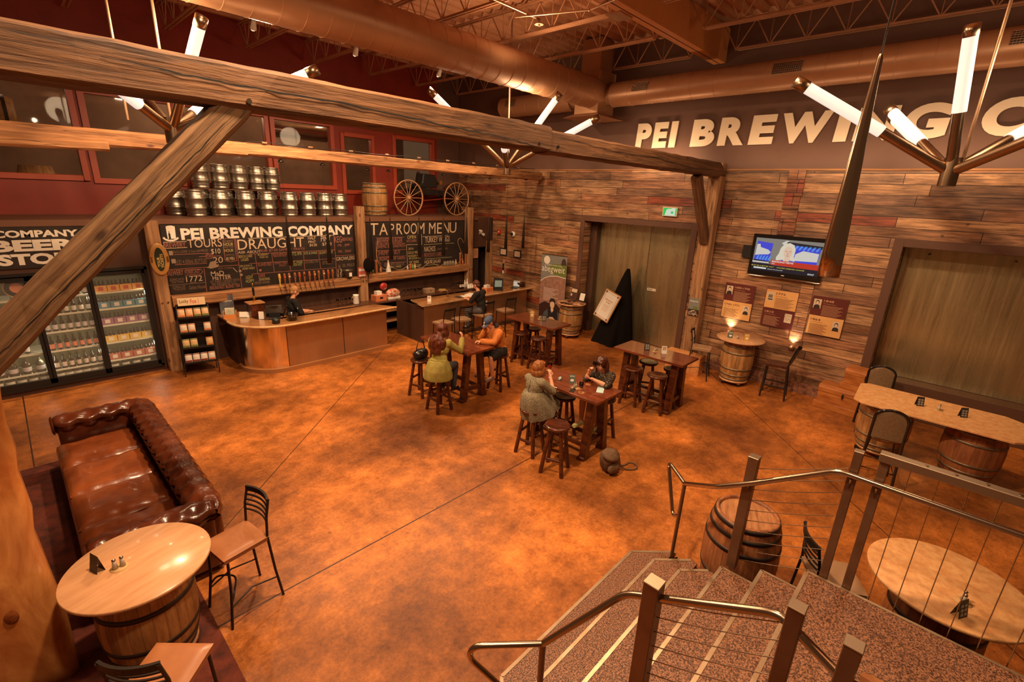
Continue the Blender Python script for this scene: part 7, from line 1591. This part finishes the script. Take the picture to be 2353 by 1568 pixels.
# 3 girl in grey dress
J=seated(waist=(.03,0,1.0),chest=(.06,0,1.14),neck=(.09,0,1.29),head=(.13,0,1.41),shL=(.06,.14,1.23),shR=(.06,-.14,1.23),elL=(.26,.22,1.12),elR=(.24,-.22,1.06),wrL=(.33,.06,1.24),wrR=(.33,-.07,1.25),knL=(.42,.1,.80),knR=(.42,-.1,.80),anL=(.38,.1,.42),anR=(.36,-.08,.40))
t,V,H,M=person('woman with copper bobbed hair in a grey tweed dress, raising a red drink',(5.24,4.42,0),R(-2),J,(0,R(4)),{'L':((.3,-.35,1),(.2,-1,0),.8),'R':((.3,.35,1),(.2,1,0),.8)},FT,female=True)
TW=mat('grey_tweed',(.10,.085,.05),.9,col2=(.30,.24,.15),scale=70,detail=2,bump=.2)
q=MB(); torso(q,V,.15,.012); arms(q,V,1.05,0,.014); remesh(q,'dress_bodice',TW,t,.009,2,folds(14,.006))
def skirt(u,v):
    a=2*math.pi*u; f=1+.05*math.sin(a*11)*v+.03*math.sin(a*7+1)*v
    cx=.03+.19*v**1.3; rx=(.09+.26*v**.5); ry=(.11+.165*v**.45); z=1.08-.38*v+.10*math.cos(a)*v*(1 if math.cos(a)>0 else .2)
    return Vector((cx+rx*math.cos(a)*f,ry*math.sin(a)*f,z-.08*v*v*(1-math.cos(a))*.5))
MB().grid(skirt,80,18).grid(lambda u,v: skirt(u,v)*.985+Vector((0,0,.004)),80,18).ob('dress_skirt',TW,t); shoes(t,V,FT,mat('red_shoe',(.25,.05,.03),.4))
MB().tube([V['wrR']+Vector((.026*math.cos(a),.026*math.sin(a),-.02)) for a in [2*math.pi*i/16 for i in range(16)]],.005,6,closed=True).ob('bracelet',mat('pearl_bracelet',(.7,.6,.5),.3),t)
MB().tube([(-.045,0,1.25),(-.09,0,1.12),(-.08,0,1.03),(-.10,0,.98)],.003,5).ob('back_zip',DARKM,t)
q=MB(); q.ell(H+Vector((-.02,0,.035)),(.112,.095,.108)); q.ell(H+Vector((-.045,0,-.06)),(.09,.108,.10)); q.ell(H+Vector((.01,.083,-.04)),(.055,.024,.085)); q.ell(H+Vector((.01,-.083,-.04)),(.055,.024,.085)); q.ell(H+Vector((.06,0,.085)),(.05,.07,.03))
CH=mat('copper_hair',(.16,.045,.010),.4,col2=(.34,.12,.03),scale=9,stretch=(4,4,.6),bump=.35); remesh(q,'hair',CH,t,.007,1,hairfold)
k=Vector((5.24,4.42,0))+rm(0,0,R(-2))@Vector((.385,0,1.27))
g=goblet(tuple(k),'glass of red drink held up by the woman in the grey dress',REDD)
# 4 woman with fringe
J=seated(waist=(.03,0,.99),chest=(.08,0,1.13),neck=(.12,0,1.28),head=(.17,0,1.40),shL=(.07,.15,1.22),shR=(.07,-.15,1.22),elL=(.26,.22,1.115),elR=(.30,-.18,1.115),wrL=(.40,.04,1.20),wrR=(.36,-.06,1.30),knL=(.40,.12,.80),knR=(.40,-.12,.80),anL=(.28,.12,.40),anR=(.40,-.12,.42))
t,V,H,M=person('woman with long dark hair and fringe in a black dotted dress, drinking dark beer',(6.5,3.88,0),R(172),J,(R(8),R(12)),{'L':((.9,-.4,.3),(.2,-.3,1),.6),'R':((.3,.4,1),(.3,1,0),.9)},FT,female=True)
DD=mat('black_gold_dots',(.012,.007,.005),.8,col2=(.35,.2,.08),scale=60,detail=1,ramp=(.60,.66)); q=MB(); torso(q,V,.155,.012); arms(q,V,1.05,0,.016); legs(q,V,.02,.36); q.ell(V['pelvis'],(.15,.19,.12)); remesh(q,'dress',DD,t,.009,2,folds(12,.007)); shoes(t,V,FT,mat('yellow_green_shoe',(.45,.4,.15),.5))
DH=mat('dark_auburn_hair',(.03,.006,.003),.32,col2=(.09,.018,.007),scale=9,stretch=(4,4,.5),bump=.3)
q=MB(); q.ell(H+M@Vector((-.02,0,.03)),(.112,.094,.108)); q.ell(H+M@Vector((-.06,0,-.09)),(.06,.10,.13)); q.ell(H+M@Vector((-.02,.09,-.12)),(.05,.024,.16)); q.ell(H+M@Vector((-.02,-.09,-.12)),(.05,.024,.16)); q.ell(H+M@Vector((.062,0,.055)),(.034,.066,.035)); remesh(q,'hair',DH,t,.007,1,hairfold)
k=Vector((6.5,3.88,0))+rm(0,0,R(172))@Vector((.33,-.0,1.30)); goblet(tuple(k),'glass of dark beer held to her mouth by the woman with a fringe',COLA)
# 5 barman
ST_=dict(pelvis=(0,0,.93),waist=(.0,0,1.07),chest=(.02,0,1.27),neck=(.04,0,1.47),head=(.09,0,1.60),shL=(.02,.185,1.40),shR=(.02,-.185,1.40),elL=(.06,.25,1.13),elR=(.10,-.25,1.14),wrL=(.32,.10,1.10),wrR=(.34,-.12,1.12),knL=(.03,.1,.50),knR=(.03,-.1,.50),anL=(0,.1,.10),anR=(0,-.1,.10))
BT=mat('black_tshirt',(.010,.007,.006),.85)
t,V,H,M=person('blond bartender in a black T-shirt working behind the curved bar',(4.35,11.15,0),R(-2),ST_,(0,R(22)),{'L':((1,-.3,.1),(0,0,-1),.6),'R':((1,.2,.1),(0,0,-1),.6)},FT)
q=MB(); torso(q,V,.19,.016); arms(q,V,1.1,.12,.02); remesh(q,'tshirt',BT,t,.011,2,folds(11,.01)); q=MB(); legs(q,V,.012); remesh(q,'trousers',DARKM,t,.012); shoes(t,V,FT,BLACK)
q=MB(); q.ell(H+M@Vector((-.022,0,.038)),(.104,.084,.10),20,14,M); q.ell(H+M@Vector((-.06,0,-.03)),(.05,.075,.06),18,12,M); remesh(q,'hair',mat('sandy_hair',(.25,.11,.04),.5,col2=(.4,.2,.08),scale=20),t,.007,1,hairfold)
MB().box((.05,-.278,1.27),(.07,.004,.03)).ob('sleeve_print',WHITE,t)
# 6 man at the side counter
J=seated(waist=(.02,0,1.02),chest=(.07,0,1.20),neck=(.13,0,1.40),head=(.19,0,1.53),shL=(.06,.185,1.32),shR=(.06,-.185,1.32),elL=(.20,.24,1.12),elR=(.20,-.24,1.12),wrL=(.42,.12,1.14),wrR=(.42,-.1,1.14))
t,V,H,M=person('dark-haired man in a black shirt reading at the side counter',(8.83,9.46,0),R(108),J,(0,R(25)),{'L':((1,-.2,.1),(0,0,-1),.6),'R':((1,.2,.1),(0,0,-1),.6)},FT)
q=MB(); torso(q,V,.19,.018); arms(q,V,1.1,.1,.02); remesh(q,'shirt',BT,t,.011,2,folds(11,.01)); q=MB(); legs(q,V,.014); remesh(q,'jeans',mat('blue_grey_denim',(.07,.06,.06),.85),t,.012); shoes(t,V,FT,BLACK)
q=MB(); q.ell(H+M@Vector((-.022,0,.038)),(.104,.084,.10),20,14,M); q.ell(H+M@Vector((-.06,0,-.03)),(.05,.075,.06),18,12,M); remesh(q,'hair',mat('dark_brown_hair',(.06,.018,.01),.5,col2=(.12,.04,.02),scale=20),t,.007,1,hairfold)
MB().b(-.135,-.128,-.07,.0,1.0,1.12).ob('back_print',WHITE,t)

bpy.data.scenes.remove(TMP)
